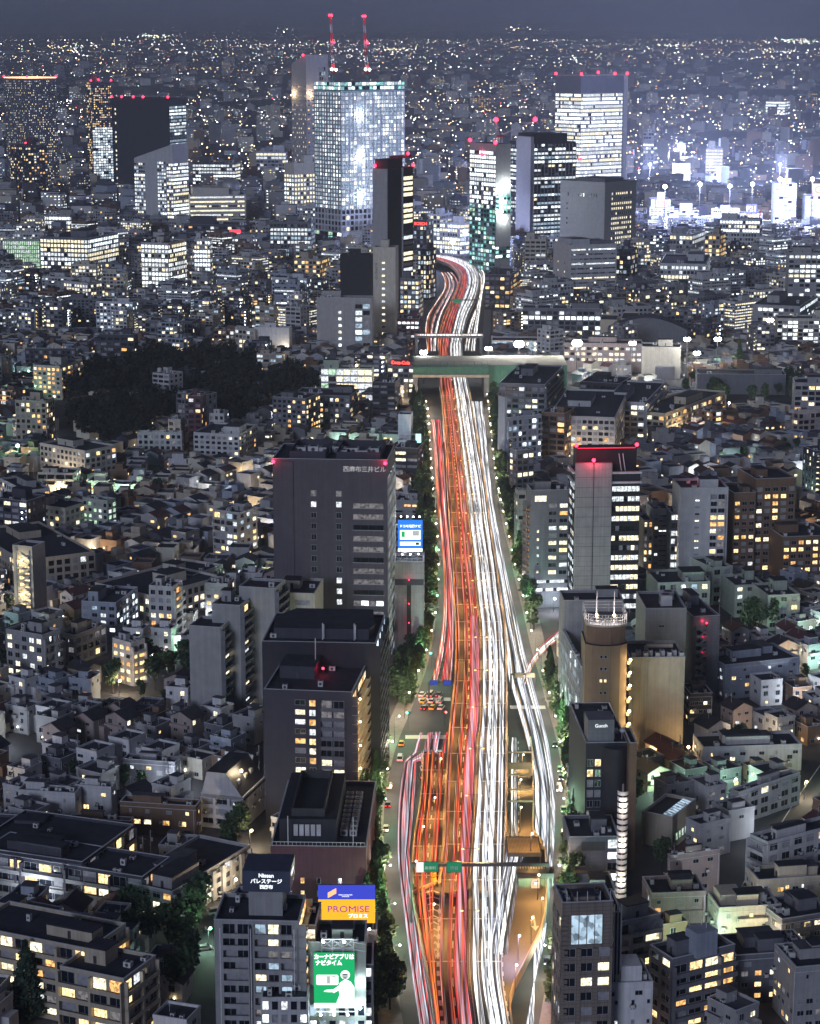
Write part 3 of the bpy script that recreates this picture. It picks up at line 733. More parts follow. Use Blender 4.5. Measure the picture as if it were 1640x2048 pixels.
# second, lit road bridge further on
yb2 = G(820, 672, 14).y; a, c = XAT(828, yb2, 14), XAT(968, yb2, 14)
b = MB(); b.box(a, c, yb2, yb2 + 12, 12.6, 13.4, M_CONC); b.box(a, c, yb2 - .3, yb2 - .01, 12.5, 14.3, M_CONC); b.box(a, c, yb2 + 12.01, yb2 + 12.3, 12.5, 14.3, M_CONC)
t = thing('road_bridge', 'brightly lit road bridge crossing behind the sports field', 'bridge'); b.build('bridge_deck', t)
b = MB(); 
for q in (a + 2, c - 2): b.box(q - 1, q + 1, yb2 + 2, yb2 + 10, .02, 12.39, M_CONC)
b.build('abutment', t)

# ------------------------------------------------------------------ light streaks of the traffic
TR = {'red': streakmat('trail_red', (.95, .095, .085), .56), 'deep': streakmat('trail_deep_red', (.75, .03, .03), .38), 'pink': streakmat('trail_pink', (.95, .45, .48), .45), 'orange': streakmat('trail_orange', (1.0, .28, .07), .55),
      'amber': streakmat('trail_amber', (1.0, .60, .25), .55), 'white': streakmat('trail_white', (1.0, .97, .93), 1.1), 'cool': streakmat('trail_cool', (.78, .86, 1.0), .6), 'lilac': streakmat('trail_lilac', (.85, .50, .68), .42), 'grey': streakmat('trail_grey', (.62, .62, .74), .28),
      'blue': streakmat('trail_blue', (.22, .25, .7), .25)}
def trail(b, f, c, y0, y1, w, m, h=.7, wob=.0, rg=R):
    ph = rg.uniform(0, 6.3); k = b.mi(m); n0 = len(b.v); n = max(2, int((y1 - y0) / 10) + 1)
    for i in range(n):
        y = y0 + (y1 - y0) * i / (n - 1); p = f(y, c + wob * math.sin(y / 70 + ph), h)
        b.v.extend([(p[0] - w, p[1], p[2]), (p[0], p[1], p[2] + w * 1.2), (p[0] + w, p[1], p[2])])
    for i in range(n - 1):
        a = n0 + i * 3
        for q in ((a, a + 1, a + 4, a + 3), (a + 1, a + 2, a + 5, a + 4)): b.f.append(q[::-1]); b.m.append(k)
def streaks(name, label, f, lanes, y0, y1, num, cols, rg, wmul=1.0, spread=.30, full=.45):
    b = MB()
    for i in range(num):
        ln_ = rg.choice(lanes); c = ln_[0] + rg.choice((-1, 1)) * rg.uniform(.12, spread) * ln_[1]; 
        if rg.random() < full: a, e_ = y0, y1
        else: a = rg.uniform(y0, y1 - 60); e_ = min(y1, a + rg.uniform(60, 500))
        trail(b, f, c, a, e_, rg.choice((.03, .04, .05, .07, .09, .12, .18)) * wmul, TR[rg.choice(cols)], h=rg.choice((.55, .6, .7, .8, .9, 1.1)), wob=.02, rg=rg)
    o = b.build(name, kind='stuff'); tag(o, label, 'light trails'); return o
rg = random.Random(5)
RD = ['red'] * 5 + ['deep'] * 6 + ['orange'] * 3 + ['pink'] * 2 + ['amber', 'blue', 'grey', 'grey']
WH = ['white'] * 6 + ['cool'] * 4 + ['grey'] * 2
streaks('tail_light_trails', 'red streaks of tail lights on the left expressway lanes', deck_pt, [(.5, .8), (1.5, .85), (1.5, .85)], YD0, YD1 - 5, 150, RD, rg, .72, spread=.46, full=.3)
streaks('headlight_trails', 'white streaks of headlights on the right expressway lanes', deck_pt, [(3.5, .85), (4.45, .8)], YD0, YD1 - 5, 150, WH, rg, .80, spread=.5, full=.28)
streaks('tail_light_trails', 'lilac pink streaks beside the median of the left expressway lanes', deck_pt, [(1.62, .6)], YD0, 820, 34, ['lilac', 'pink', 'lilac', 'grey', 'red'], rg, .8, spread=.5, full=.5)
def lw(y, c, dz):      # left street, 0 at the kerb, 1 at the deck edge
    a = xat(KL, y) + 3.0; z, xs, l, r = bands(y); e_ = l - 1.0 if y < RAMP_Y0 else (xat(RAMP_L, y) - 1.2 if y < RAMP_Y1 + 5 else xs[0] + 1.5)
    e_ = max(e_, a + 5); return (a + (e_ - a) * c, y, dz)
def rwf(y, c, dz):     # right street, 0 at the deck edge, 1 at the kerb
    z, xs, l, r = bands(y); a = xs[5] + .5; 
    y5 = G(820, 1480, 0).y; a += max(0, XAT(1068, y, 0) - a) * max(0, min(1, (y5 + 70 - y) / 110))
    e_ = xat(KR, y) - 3.0; return (a + (e_ - a) * c, y, dz)
YI = G(820, 1470, 0).y
streaks('tail_light_trails', 'red streaks of tail lights on the lower left street', lw, [(.35, .5), (.7, .5)], KL[0].y, YI, 56, ['red', 'red', 'deep', 'pink', 'pink', 'grey', 'cool'], rg, .9, full=.7)
streaks('tail_light_trails', 'dense red streaks on the street left of the expressway beyond the crossing', lw, [(.3, .5), (.75, .6)], YI + 62, 1330, 90, ['red'] * 4 + ['pink'] * 3 + ['orange'] * 4 + ['amber', 'white'], rg, 1.1, spread=.5, full=.5)
streaks('headlight_trails', 'white streaks of headlights on the street right of the expressway', rwf, [(.3, .5), (.7, .5)], KL[0].y, 1400, 90, ['white'] * 4 + ['cool'] * 4 + ['grey', 'amber'], rg, .95, spread=.5, full=.5)
streaks('headlight_trails', 'white streaks on the far street beyond the lit road bridge', rwf, [(.3, .5), (.7, .5)], yb2 + 14, 2300, 26, ['white'] * 4 + ['cool', 'amber'], rg, 1.8, full=.7)
streaks('tail_light_trails', 'pinkish streaks on the far left street beyond the lit road bridge', lw, [(.3, .5), (.7, .5)], yb2 + 14, 2200, 24, ['pink', 'pink', 'red', 'white', 'orange'], rg, 1.6, full=.7)
streaks('tail_light_trails', 'orange red streaks on the exit ramp', ramp_pt, [(.28, .5), (.3, .5), (.75, .3)], RAMP_Y0 - 110, RAMP_Y1, 40, ['red', 'orange', 'orange', 'red', 'deep'], rg, 1.0, full=.4)
def mg(y, c, dz):
    z, xs, l, r = bands(y); return (xs[5] + c * 7.5, y, 11 + dz)
streaks('headlight_trails', 'white streaks merging from the toll booth into the expressway', lambda y, c, dz: (row_at(y)[1][5] + (c - .8) * 4 + 7.0 * max(0, min(1, (y - 505) / 110)), y, 11 + dz), [(.5, .8), (.2, .8), (.9, .8)], 500, MERGE_Y1 + 2, 30, ['white', 'cool', 'grey'], rg, 1.0, full=.7)
streaks('headlight_trails', 'bluish headlight streaks climbing the entry ramp', or_pt, [(.25, .3)], pl[0].y, pl[-1].y, 5, ['cool', 'white'], rg, 1.8, full=.8)
b = MB()
for i in range(10):
    y = yb2 + 1.5 + i; b.box(a + 1 + 2 * (i % 3), c - 1 - 2 * (i % 2), y, y + .2, 13.9, 14.05, TR['pink' if i % 3 == 0 else 'white'])
tag(b.build('headlight_trails', kind='stuff'), 'white streaks crossing the lit road bridge', 'light trails')
# ------------------------------------------------------------------ landmark buildings, near to far
Wl = WALL
def C(name, label, cat, geo, wm, phrase=None, roof=3, **kw):
    uL, uC, uR, vt, vb, th = geo[:6]; wl = geo[6] if len(geo) > 6 else None; wr = geo[7] if len(geo) > 7 else None
    B = corner(name, label, cat, uC, vt, vb, uL if not wl else None, uR if not wr else None, th, wl, wr, wm=Wl[wm], phrase=phrase, **kw)
    if roof: B.rooftop(roof, scale=max(1, B.corner[1] / 1100))
    if name == 'house' or (name == 'apartment_building' and B.h < 14 and B.corner[1] < 800):      # set-back top room, eaves line, wall boxes
        w, d, h, q = B.w, B.d, B.h, B.rng; b = MB(); x0 = q.uniform(-.45, -.1) * w; x1 = x0 + w * q.uniform(.3, .45); y0 = q.uniform(-.3, 0) * d; y1 = y0 + d * q.uniform(.3, .45)
        b.box(x0, x1, y0, y1, h + .03, h + 2.8, B.wm); b.box(x0 - .3, x1 + .3, y0 - .3, y1 + .3, h + 2.8, h + 2.98, M_ROOF2); b.build('top_room', B.root)
        for f in 'AB':
            L = B.frame(f)[3]
            for k in range(max(1, int(L / 5))):
                link('window', winmesh(q.choice((.8, 1.2, 1.8)), 1.2, q.choice((0, 0, 0, 10, 10, 1, 3))), B.root, loc=B.fpt(f, L * (k + .5) / max(1, int(L / 5)) + q.uniform(-.6, .6), h - 2.3, .03), rz=B.frame(f)[4])
                if q.random() < .6: o = link('air_conditioner', acmesh(.9, .8, .9), B.root, loc=B.fpt(f, L * (k + .2) / max(1, int(L / 5)), h - 5.4 if h > 6.4 else .3, .55))
            b = MB(); B.fbox(f, 0, L, h - .5, h - .38, .02, .12, M_COPE, b); b.build('eaves_band', B.root)
            b = MB(); b.bar(B.fpt(f, L * .97, 0, .12), B.fpt(f, L * .97, h - .4, .12), .12, M_TRIM); b.build('downpipe', B.root)
    return B
# --- bottom left apartments with the roof sign
B = C('apartment_tower', 'grey apartment tower with curved balconies under a dark boxed roof sign', 'apartment tower', (428, 598, None, 1850, 2108, 3, None, 16), 'grey', 'the tower with boxed sign', 0)
w = B.w
B.grid('A', fl=3.05, bay=3.2, pw=.5, sh=.5, lit=.0, z0=.2, bal=1.5, every=2, a0=.1 * w, a1=.42 * w, ind=True, pal='home', hw=1)
B.grid('A', fl=3.05, bay=3.4, pw=.5, sh=.5, lit=.3, z0=.2, bal=1.7, every=2, a0=.47 * w, a1=.93 * w, ind=True, pal='room')
B.grid('B', fl=3.05, bay=4, pw=.6, sh=.6, lit=.8, z0=.2, bal=1.6, every=4, pal='amber')
for q in (.08, .44, .95): B.fbox('A', q * w - .12, q * w + .12, .2, B.h - .4, 1.75, 2.0, M_TRIM)
pz = B.h
b = MB(); b.box(-w*.12, w*.28, -3, 6, pz + .02, pz + 6.5, Wl['grey']); b.build('penthouse', B.root)
sgn = thing('roof_sign', 'dark blue boxed roof sign with white writing above the grey apartment tower', 'roof sign', B.root.matrix_basis @ Vector((w*.10, 1, pz + 6.55)), B.root.rotation_euler.z)
M_SIGND = mat('sign_navy', (.05, .065, .11), rough=.5); M_PRINT = emis('print_white', (.9, .97, 1.0), .9)
b = MB(); b.box(-5.6, 5.6, -5.4, 5.6, 0, 5.2, M_SIGND); b.build('sign_box', sgn)
text('Nissan', 1.35, M_PRINT, sgn, facemtx((0, -5.42, 4.05)), bold=.03); text('パレステージ', 1.25, M_PRINT, sgn, facemtx((0, -5.42, 2.6)), bold=.03); text('西麻布', 1.05, M_PRINT, sgn, facemtx((0, -5.42, 1.2)), bold=.03)
text('Nissan', 1.8, M_PRINT, sgn, facemtx((5.62, 0, 3.4), 'right'), bold=.03)
B.rooftop(4, pent=False); B.done()
# side wing with orange lit balconies
B = C('apartment_wing', 'narrow wing with orange lit balconies beside the grey apartment tower', 'apartment building', (600, 632, None, 1858, 2090, 3, None, 14), 'brown', None, 1)
B.grid('A', fl=3.05, bay=4.2, pw=.4, sh=.5, lit=1, z0=.2, bal=1.7, every=9, pal='amber', ind=True); B.done()
# --- billboards
def billboard(name, label, u0, u1, v0, v1, D):
    z1, z0 = ZAT(v0, D), ZAT(v1, D); x0, x1 = XAT(u0, D, z1), XAT(u1, D, z1); w = x1 - x0; h = z1 - z0
    t = thing(name, label, 'billboard', ((x0 + x1) / 2, D, z0)); b = MB(); b.box(-w/2, w/2, .01, .5, 0, h, M_STEEL); b.build('board', t)
    return t, w, h, z0
def panel(t, x0, x1, z0, z1, m, y=-.02, name='panel'):
    b = MB(); b.box(x0, x1, y, y + .025, z0, z1, m); return b.build(name, t)
def spots(t, w, z, n, y=-2.2, pw=400, col=(1, .95, .85), m=None):
    for i in range(n):
        x = -w/2 + w * (i + .5) / n; b = MB(); b.bar((0, .1 - y - .1, 0), (0, 0, 0), .1, M_STEEL); b.bar((-.3, 0, 0), (.3, 0, 0), .35, M_STEEL); o = b.build('floodlight', t); o.location = (x, y, z)
        b = MB(); b.ball((0, 0, .3), .28, m or M_WHITEL, 8, 6); b.build('bulb', o)
        lamp((0, -.2, .6), pw, col, .25, parent=o)
t, w, h, z0 = billboard('billboard', 'floodlit blue and orange loan advertisement on a roof beside the street', 636, 750, 1770, 1846, 500)
P_BL, P_OR = emis('print_blue', (.035, .05, .42), .9), emis('print_orange', (1.0, .33, .02), 1.0); P_PU = emis('print_purple', (.08, .02, .25), .8); P_OR2 = emis('print_light_orange', (1, .42, .20), 1.0)
panel(t, -w/2, w/2, h * .62, h, P_BL); panel(t, -w/2, w/2, 0, h * .618, P_OR)
text('PROMISE', 2.35, P_PU, t, facemtx((w*.03, -.05, h*.36)), sx=1.15); text('プロミス', 1.25, M_PRINT, t, facemtx((w*.20, -.05, h*.18)), bold=.05)
b = MB(); 
for i in range(2): b.poly([(-w*.33 + i*w*.07, -.05, h*(.66+.06*i)), (-w*.25 + i*w*.07, -.05, h*(.72+.06*i)), (-w*.25 + i*w*.07, -.05, h*(.86+.06*i)), (-w*.33 + i*w*.07, -.05, h*(.80+.06*i))], P_OR2)
b.build('emblem', t)
text('SMBC CONSUMER\nFINANCE', .42, M_PRINT, t, facemtx((-w*.02, -.05, h*.72)), align='CENTER')
spots(t, w, -1.0, 5, pw=250)
b = MB(); 
for i in range(5): b.bar((-w/2 + .5 + i * (w - 1) / 4, .25, -3), (-w/2 + .5 + i * (w - 1) / 4, .25, 0), .25, M_STEEL)
b.build('frame', t)
x_, D_ = t.location.x, 500
B = Bld('corner_building', 'small shopfront building carrying the blue and orange billboard', 'shop building', (x_, D_ + 5.0, 0), 0, w + 1, 11, z0 - 2.6, Wl['pink']); B.grid('A', lit=.4, bay=2.6, pal='mix', sh=1.4); B.rooftop(3, False); B.done()
t, w, h, z0 = billboard('billboard', 'green advertising billboard with a helmeted figure holding out a screen', 627, 709, 1905, 2016, 470)
P_G = emis('print_green', (.01, .30, .10), .95); P_W = emis('print_bright', (.95, 1, .97), 1.15); P_SK = emis('print_grey', (.35, .38, .38), .8); P_DK = emis('print_dark', (.02, .05, .05), .5)
panel(t, -w/2, w/2, h * .09, h, P_G); panel(t, -w/2, w/2, 0, h * .088, P_W)
text('カーナビアプリは', 1.4, P_W, t, facemtx((0, -.05, h*.92)), bold=.06, sx=.84); text('ナビタイム', 1.4, P_W, t, facemtx((-w*.13, -.05, h*.81)), bold=.06, sx=.9)
fg = MB()
def fp(pts, m, y=-.05): fg.poly([(a * w, y, c * h) for a, c in pts], m)
fp([(.05, .10), (.49, .10), (.49, .38), (.40, .48), (.27, .52), (.14, .46), (.10, .36), (.13, .24)], P_W)          # torso
fp([(.20, .45), (.20, .36), (-.02, .27), (-.05, .30), (-.02, .34)], P_W, -.055); fp([(-.05, .29), (-.02, .34), (-.20, .33), (-.27, .30), (-.15, .29)], P_W, -.055)
hd = [(.27 + .115 * math.cos(a_), .60 + .082 * math.sin(a_)) for a_ in [i * math.pi / 8 for i in range(16)]]; fp(hd, P_W, -.056)
fc = [(.265 + .075 * math.cos(a_), .575 + .055 * math.sin(a_)) for a_ in [i * math.pi / 7 for i in range(14)]]; fp(fc, P_SK, -.06)
fp([(.19, .60), (.34, .60), (.34, .615), (.19, .615)], P_DK, -.064); fp([(.235, .545), (.295, .545), (.295, .555), (.235, .555)], P_DK, -.064)
fp([(-.42, .42), (.08, .42), (.10, .44), (.10, .58), (.08, .60), (-.42, .60), (-.44, .58), (-.44, .44)], P_W, -.056); fp([(-.38, .44), (.04, .44), (.04, .58), (-.38, .58)], P_SK, -.06)
fp([(-.36, .45), (-.18, .45), (-.18, .57), (-.36, .57)], P_W, -.064); fp([(-.10, .45), (.02, .45), (.02, .55), (-.10, .57)], P_W, -.064)
fg.build('printed_figure', t)
b = MB()
for z in (h + 1.0, h + 3.2):
    b.bar((-w*.3, .3, z), (w*.48, .3, z), .25, M_TRIM)
for i in range(4):
    x = -w*.3 + i * w * .26; b.bar((x, .3, h - .2), (x, .3, h + 3.2), .2, M_TRIM); b.bar((x, 3.3, h - 4), (x, .3, h + 3.2), .15, M_TRIM)
    if i < 3: b.bar((x, .3, h + 1), (x + w*.26, .3, h + 3.2), .15, M_TRIM); b.bar((x + w*.26, .3, h + 1), (x, .3, h + 3.2), .15, M_TRIM)
for z in (h + .6, h + 2.4): b.bar((w*.5, .3, z), (w*.5 + 2.6, -.8, z), .12, M_TRIM)
b.bar((-w*.5, -.6, -.6), (w*.5, -.6, -.6), .2, M_TRIM); b.build('frame', t)
spots(t, w, h + 3.0, 2, y=-1.6, pw=350, col=(.8, 1, .95)); spots(t, w, -1.2, 3, y=-1.8, pw=160, col=(.8, 1, .95))
B = Bld('shop_building', 'pale greenish building behind the green billboard', 'shop building', (t.location.x + .6, 478, 0), 0, w + 4, 13, z0 + 15, Wl['green']); B.grid('A', lit=.5, bay=2.4, pal='cool', sh=1.2, z1=z0); B.rooftop(3); B.done()
B = Bld('shop_building', 'low grey roof with pipes and machines left of the green billboard', 'shop building', (t.location.x - w/2 - 6.6, 470, 0), 0, 11, 12, z0 + 4.5, Wl['light']); B.grid('A', lit=.3, bay=2.2, pal='cool', sh=1.2); B.rooftop(7, False); B.done()
B = Bld('shop_building', 'dark blue building with bright wall lamps right of the green billboard', 'shop building', (XAT(728, 478, 18), 480, 0), 0, 4.4, 13, 20, Wl['slate']); B.grid('A', lit=.5, bay=2.2, pal='cool', sh=1.2); B.done()
for (z, pw) in ((17, 500), (11, 800), (5, 600)):
    lp = MB(); lp.ball((0, 0, 0), .38, M_COOLL); o = lp.build('wall_lamp'); o.location = (XAT(717 + z * .3, 471, z), 471, z); tag(o, {17: 'upper', 11: 'middle', 5: 'lowest'}[z] + ' cool white lamp on the dark blue building by the green billboard', 'lamp', 'cool wall lamps'); lamp((0, -.5, .2), pw, (.75, .88, 1), .4, parent=o)
# --- maroon front building with the large machine roof
B = C('office_building', 'low maroon tiled building with a dark machine roof and framed opening', 'office building', (541, 733, None, 1700, 1856, 2, None, 52), 'maroon', 'the maroon tiled building', 0)
w, d, h = B.w, B.d, B.h
for zz in (1.5, 5.2, 8.9, 12.6): B.windows('A', [(w * q, zz) for q in (.33, .50, .72)], w=1.1, h=1.7, lit=.45, pal='amber')
b = MB(); b.box(-w*.42, w*.18, -d*.42, d*.30, h + .02, h + 7, Wl['charcoal']); b.build('penthouse', B.root)
b = MB(); B.ring(-w*.30, w*.05, -d*.38, d*.22, h + 7.01, h + 9.2, .5, M_STEEL, b); b.build('screen_frame', B.root)
for i in range(5): b = MB(); x = -w*.27 + i * w * .06; b.box(x, x + w*.045, -d*.43, -d*.425, h + 2.4, h + 5.6, M_TRIM); b.build('louvre', B.root)
for i in range(9):
    for j in range(2): link('air_conditioner', acmesh(2.2, 2.0, 1.8), B.root, loc=(w * (.24 + .1 * j), -d*.3 + i * 3.6, h + .03))
b = MB(); 
for i in range(24): x = -w*.48 + i * w * .96 / 23; b.bar((x, -d/2 + .1, h + .9), (x, -d/2 + .1, h + 2.0), .1, M_TRIM)
b.bar((-w*.48, -d/2 + .1, h + 2), (w*.48, -d/2 + .1, h + 2), .14, M_TRIM); b.build('railing', B.root, kind='stuff')
for q in (-.32, .36): b = MB(); b.bar((w*q, -d/2 + 1, h), (w*q, -d/2 + 1, h + 9), .22, M_TRIM); b.build('antenna_pole', B.root)
B.done()
# --- dark apartment tower with orange galleries
B = C('apartment_tower', 'dark tower whose right side is an orange lit stack of access galleries', 'apartment tower', (528, 704, 745, 1390, 1655, 7, None, None), 'dark', 'the orange gallery tower', 0)
w, h = B.w, B.h
B.grid('A', fl=3.0, bay=3.5, pw=1.6, sh=1.3, pd=.12, sd=.1, lit=.4, pal='home', z0=.5, z1=h - 2, a0=.32 * w, a1=.50 * w, ind=True)
B.grid('A', fl=3.0, bay=3.2, pw=.7, sh=1.0, lit=.42, pal='home', z0=.5, z1=h - 2, a0=.50 * w, a1=.60 * w, ind=True, pd=.1)
B.trim = Wl['slate']
B.grid('A', fl=3.0, bay=3.2, pw=.6, sh=.6, lit=.35, pal='home', z0=.5, z1=h - 2, a0=.64 * w, a1=.92 * w, ind=True, bal=1.3, every=3)
B.trim = None
B.trim = Wl['cream']
B.grid('B', fl=3.0, bay=4.0, pw=.3, sh=.55, lit=.97, pal='amber', z0=.4, z1=h - .5, bal=1.7, every=99, ind=True)
for zz in (.97, .8, .62, .45, .28, .1): b = MB(); b.ball((0, 0, 0), .3, M_WARML); o = b.build('added_gallery_lamp', B.root); o.location = B.fpt('B', .4, h*zz, 2.4); lamp((.6, -.6, 0), 520, (1, .70, .36), .3, parent=o)  # balls and point lights added to brighten the gallery side
B.trim = None
b = MB(); b.bar((-w*.05, 0, h), (-w*.05, 0, h + 11), .25, M_TRIM); b.build('antenna_pole', B.root)
b = MB(); b.tube((-w*.12, 3, h), (-w*.12, 3, h + 2.2), .15, .15, M_TRIM); b.tube((-w*.12, 3, h + 2.2), (-w*.12, 2.6, h + 2.4), 1.1, 1.1, M_TRIM, 14); b.build('dish', B.root)
redlight(B, [(w*.05, -2, h + .5)], .4); B.rooftop(5); B.done()
B = C('apartment_block', 'black block with chamfered roof behind the dark tower with orange galleries', 'apartment building', (524, 752, None, 1292, 1592, 4, None, 34), 'charcoal', None, 0)
w, d, h = B.w, B.d, B.h; rp2 = MB(); rp2.prism([(-w*.42, -d*.3), (w*.42, -d*.3), (w*.46, -.1 * d), (w*.40, d*.42), (-w*.30, d*.42), (-w*.46, .1 * d)], h + .02, h + 3.4, Wl['dark'], M_ROOF); rp2.build('upper_roof', B.root)
for q in (0.02, .30): b = MB(); b.box(w*q - .35, w*q - .05, -d*.33, -d*.32, h, h + 5.5, M_TRIM); b.box(w*q + .05, w*q + .35, -d*.33, -d*.32, h + .4, h + 5.1, M_TRIM); b.build('antenna', B.root)
B.grid('B', fl=3.0, bay=4, pw=.5, sh=.6, lit=.5, pal='cool', bal=1.4, every=2, z0=.4); B.rooftop(4, False); B.done()
# --- office slab with characters on its roof edge
B = C('office_building', 'dark office slab with white characters and two red beacons on its roof edge', 'office building', (545, 775, 789, 925, 1345, 4.5), 'mitsui', 'the slab with roof characters', 0)
w, d, h = B.w, B.d, B.h
fl = 4.05
zs = [h - 13.2 - i * fl * 1.03 for i in range(15)]
for i, zz in enumerate(zs):
    if zz < 1: continue
    for q in (.355, .575):
        pi = 3 if i == 1 else (8 if i == 0 else (3 if i in (8, 9, 10) and q > .5 else 0)); link('window', winmesh(2.1, 2.2, pi), B.root, loc=B.fpt('A', q * w, zz, .03))
    if i >= 1:
        bb = MB(); B.fbox('A', .70 * w, .965 * w, zz - .1, zz + 1.7, -.35, -.02, PANE[0], bb)
        for k_ in range(4): B.fquad('A', (.70 + .066 * k_) * w + .05, (.70 + .066 * (k_ + 1)) * w - .05, zz - .1, zz + 1.7, .05, PANE[4 if i == 10 and k_ % 2 else 8 if i % 3 else 0], bb)
        B.fbox('A', .695 * w, .97 * w, zz - .35, zz - .11, .01, .25, Wl['grey'], bb); bb.build('ribbon_window', B.root)
B.grid('B', fl=fl, bay=3.0, pw=.5, sh=1.7, lit=.8, pal='office', pd=.5, sd=.4, m=Wl['grey'], z0=2, z1=h - 6)
for i, q in enumerate((.0,)): B.fbox('A', .15, .18 * w, .1, h - .1, .005, .5, Wl['mitsui'])
text('西麻布三井ビル', 2.3, M_PRINT.copy() if False else emis('added_letter_glow', (.62, .60, .64), .35), B.root, facemtx(B.fpt('A', .80 * w, h - 2.8, .1)), bold=.03, ext=.08)  # unlit letters; their brightness is added as emission
b = MB(); B.ring(-w/2 + 6, -2, -d/2 + 3, d/2 - 3, h + .02, h + 3.2, .4, Wl['dark'], b); b.build('roof_screen', B.root)
b = MB(); B.ring(2, w/2 - 3, -d/2 + 3, d/2 - 3, h + .02, h + 3.2, .4, Wl['dark'], b); b.build('roof_screen', B.root)
for i in range(5): link('air_conditioner', acmesh(4, 4, 2.4), B.root, loc=(-w*.3 + i * 4.6, 1 + (i % 2) * 2, h + .03)); link('air_conditioner', acmesh(4, 4, 2.4), B.root, loc=(w*.1 + i * 3.9 - 1, -4 + (i % 2) * 5, h + .03)) if i < 4 else None
redlight(B, [(-w/2 + .3, -d/2 - .5, h - 1.6), (w/2 - .8, -d/2 - .5, h - 1.6)], .65); B.done()
# --- narrow tower and the blue billboard
B = C('office_building', 'narrow grey building with a dark vertical slot below the blue billboard', 'office building', (789, 848, None, 1128, 1318, 1, None, 16), 'panel', 'the blue billboard', 0)
w, h = B.w, B.h
B.fbox('A', w*.42, w*.56, .5, h * .78, .01, .25, Wl['black']); B.fbox('A', .1, w - .1, h * .78, h * .84, .01, .3, Wl['dark'])
for q in (.05, .30, .62, .95): b = MB(); B.fbox('A', w*q, w*q + .2, .1, h*.78, .01, .5, Wl['grey'], b); b.build('fin', B.root)
for zz in (.80, .55, .35, .2): redlight(B, [B.fpt('A', w*.49, h*zz, .5)], .22)
b = MB()
for i in range(6): b.bar((-w/2 + .5 + i * (w - 1) / 5, -4, h), (-w/2 + .5 + i * (w - 1) / 5, -4, h + 3.5), .2, M_TRIM)
for z in (1.2, 2.4): b.bar((-w/2 + .5, -4, h + z), (w/2 - .5, -4, h + z), .2, M_TRIM); b.bar((-w/2 + .5, 4, h + z), (w/2 - .5, -4, h + z), .15, M_TRIM)
b.build('sign_frame', B.root); B.done()
t, w, h, z0 = billboard('billboard', 'bright blue billboard with a map screen standing on a narrow building', 796, 845, 1040, 1103, 812)
P_B2 = emis('print_azure', (.02, .16, .75), 1.0); panel(t, -w/2, w/2, h * .10, h, P_B2); panel(t, -w/2, w/2, 0, h * .098, P_W)
text('ドコモ地図ナビ', 1.18, P_W, t, facemtx((0, -.05, h*.80)), bold=.04, sx=1.0)
panel(t, -w*.42, w*.42, h * .38, h * .68, P_W, -.05, 'printed_screen'); panel(t, -w*.42, w*.42, h * .19, h * .31, P_W, -.05, 'printed_bar')
panel(t, -w*.36, -w*.22, h * .46, h * .64, P_G, -.07, 'printed_icon'); panel(t, w*.10, w*.36, h * .50, h * .66, P_SK, -.07, 'printed_map'); panel(t, w*.22, w*.36, h * .21, h * .29, P_DK, -.07, 'printed_icon')
spots(t, w, h + 1.4, 4, y=-1.8, pw=500, col=(.9, .95, 1)); spots(t, w, -1.0, 3, y=-1.6, pw=200, col=(.9, .95, 1))
# --- stepped grey apartments
for i, (g_, n_) in enumerate((((378, 441, None, 1260, 1445, 14, None, 13), 'lowest and nearest'), ((424, 480, None, 1216, 1432, 14, None, 13), 'middle'), ((478, 549, None, 1182, 1418, 14, None, 13), 'tallest'))):
    B = C('apartment_slab', n_ + ' of the stepped grey apartment slabs with blank end walls', 'apartment building', g_, 'grey', 'the stepped grey slabs' if i == 1 else None, 0, group='stepped grey apartment slabs')
    B.grid('B', fl=3.0, bay=4, pw=.4, sh=.6, lit=.12, pal='home', bal=1.6, every=3, z0=.4, z1=B.h - .3, m=Wl['slate'], ind=True); B.rooftop(1, i == 1); B.done()
B = C('apartment_slab', 'beige end wall with one wide window behind the stepped grey slabs', 'apartment building', (549, 629, None, 1192, 1395, 6, None, 22), 'ivory', None, 1)
B.windows('A', [(B.w * .16, B.h - 4), (B.w * .16, B.h - 9.5), (B.w*.16, B.h - 15)], .9, 1.4, lit=0); B.windows('A', [(B.w * .70, B.h - 3.6)], 5.5, 1.9, lit=0, pal='home'); B.done()
# --- right bank, near
B = C('office_building', 'brown tiled office with open roof screen at the foot of the road', 'office building', (1112, 1124, 1226, 1824, 2160, 84, 11), 'tile', 'the brown tiled office', 0, parapet=2.2)
w, d, h = B.w, B.d, B.h
B.grid('B', fl=3.7, bay=4.1, pw=1.2, sh=1.5, pd=.45, sd=.3, lit=.22, pal='cream', z0=0, z1=h - 9, ind=True)
B.grid('B', fl=7.4, bay=1.9, pw=.15, sh=.6, lit=0, dark=5, z0=h - 8.6, z1=h - 1, a0=d*.18, a1=d*.80, pd=.3)
for i in range(int(h / 1.2)): B.fbox('B', 0.02, d * .12, i * 1.2, i * 1.2 + .8, .01, .35, Wl['tile'])
B.grid('A', fl=3.7, bay=3, pw=1, sh=1.5, lit=.2, z1=h - 2)
for q in (.1, .3, .5, .75, .95): b = MB(); b.bar((w/2 - .4, -d/2 + d*q, h + 2.2), (w/2 - .4, -d/2 + d*q, h + 4.6), .14, M_TRIM); b.build('antenna_pole', B.root)
B.rooftop(5); B.done()
B = C('office_building', 'tall dark steel frame and slab attached right of the brown tiled office', 'office building', (1226, 1228, 1243, 1832, 2120, 86, 14), 'dark', None, 0)
for q in (.05, .5, .95): B.fbox('B', B.d*q - .15, B.d*q + .15, .2, B.h + 3, .02, .5, M_TRIM)
B.done()
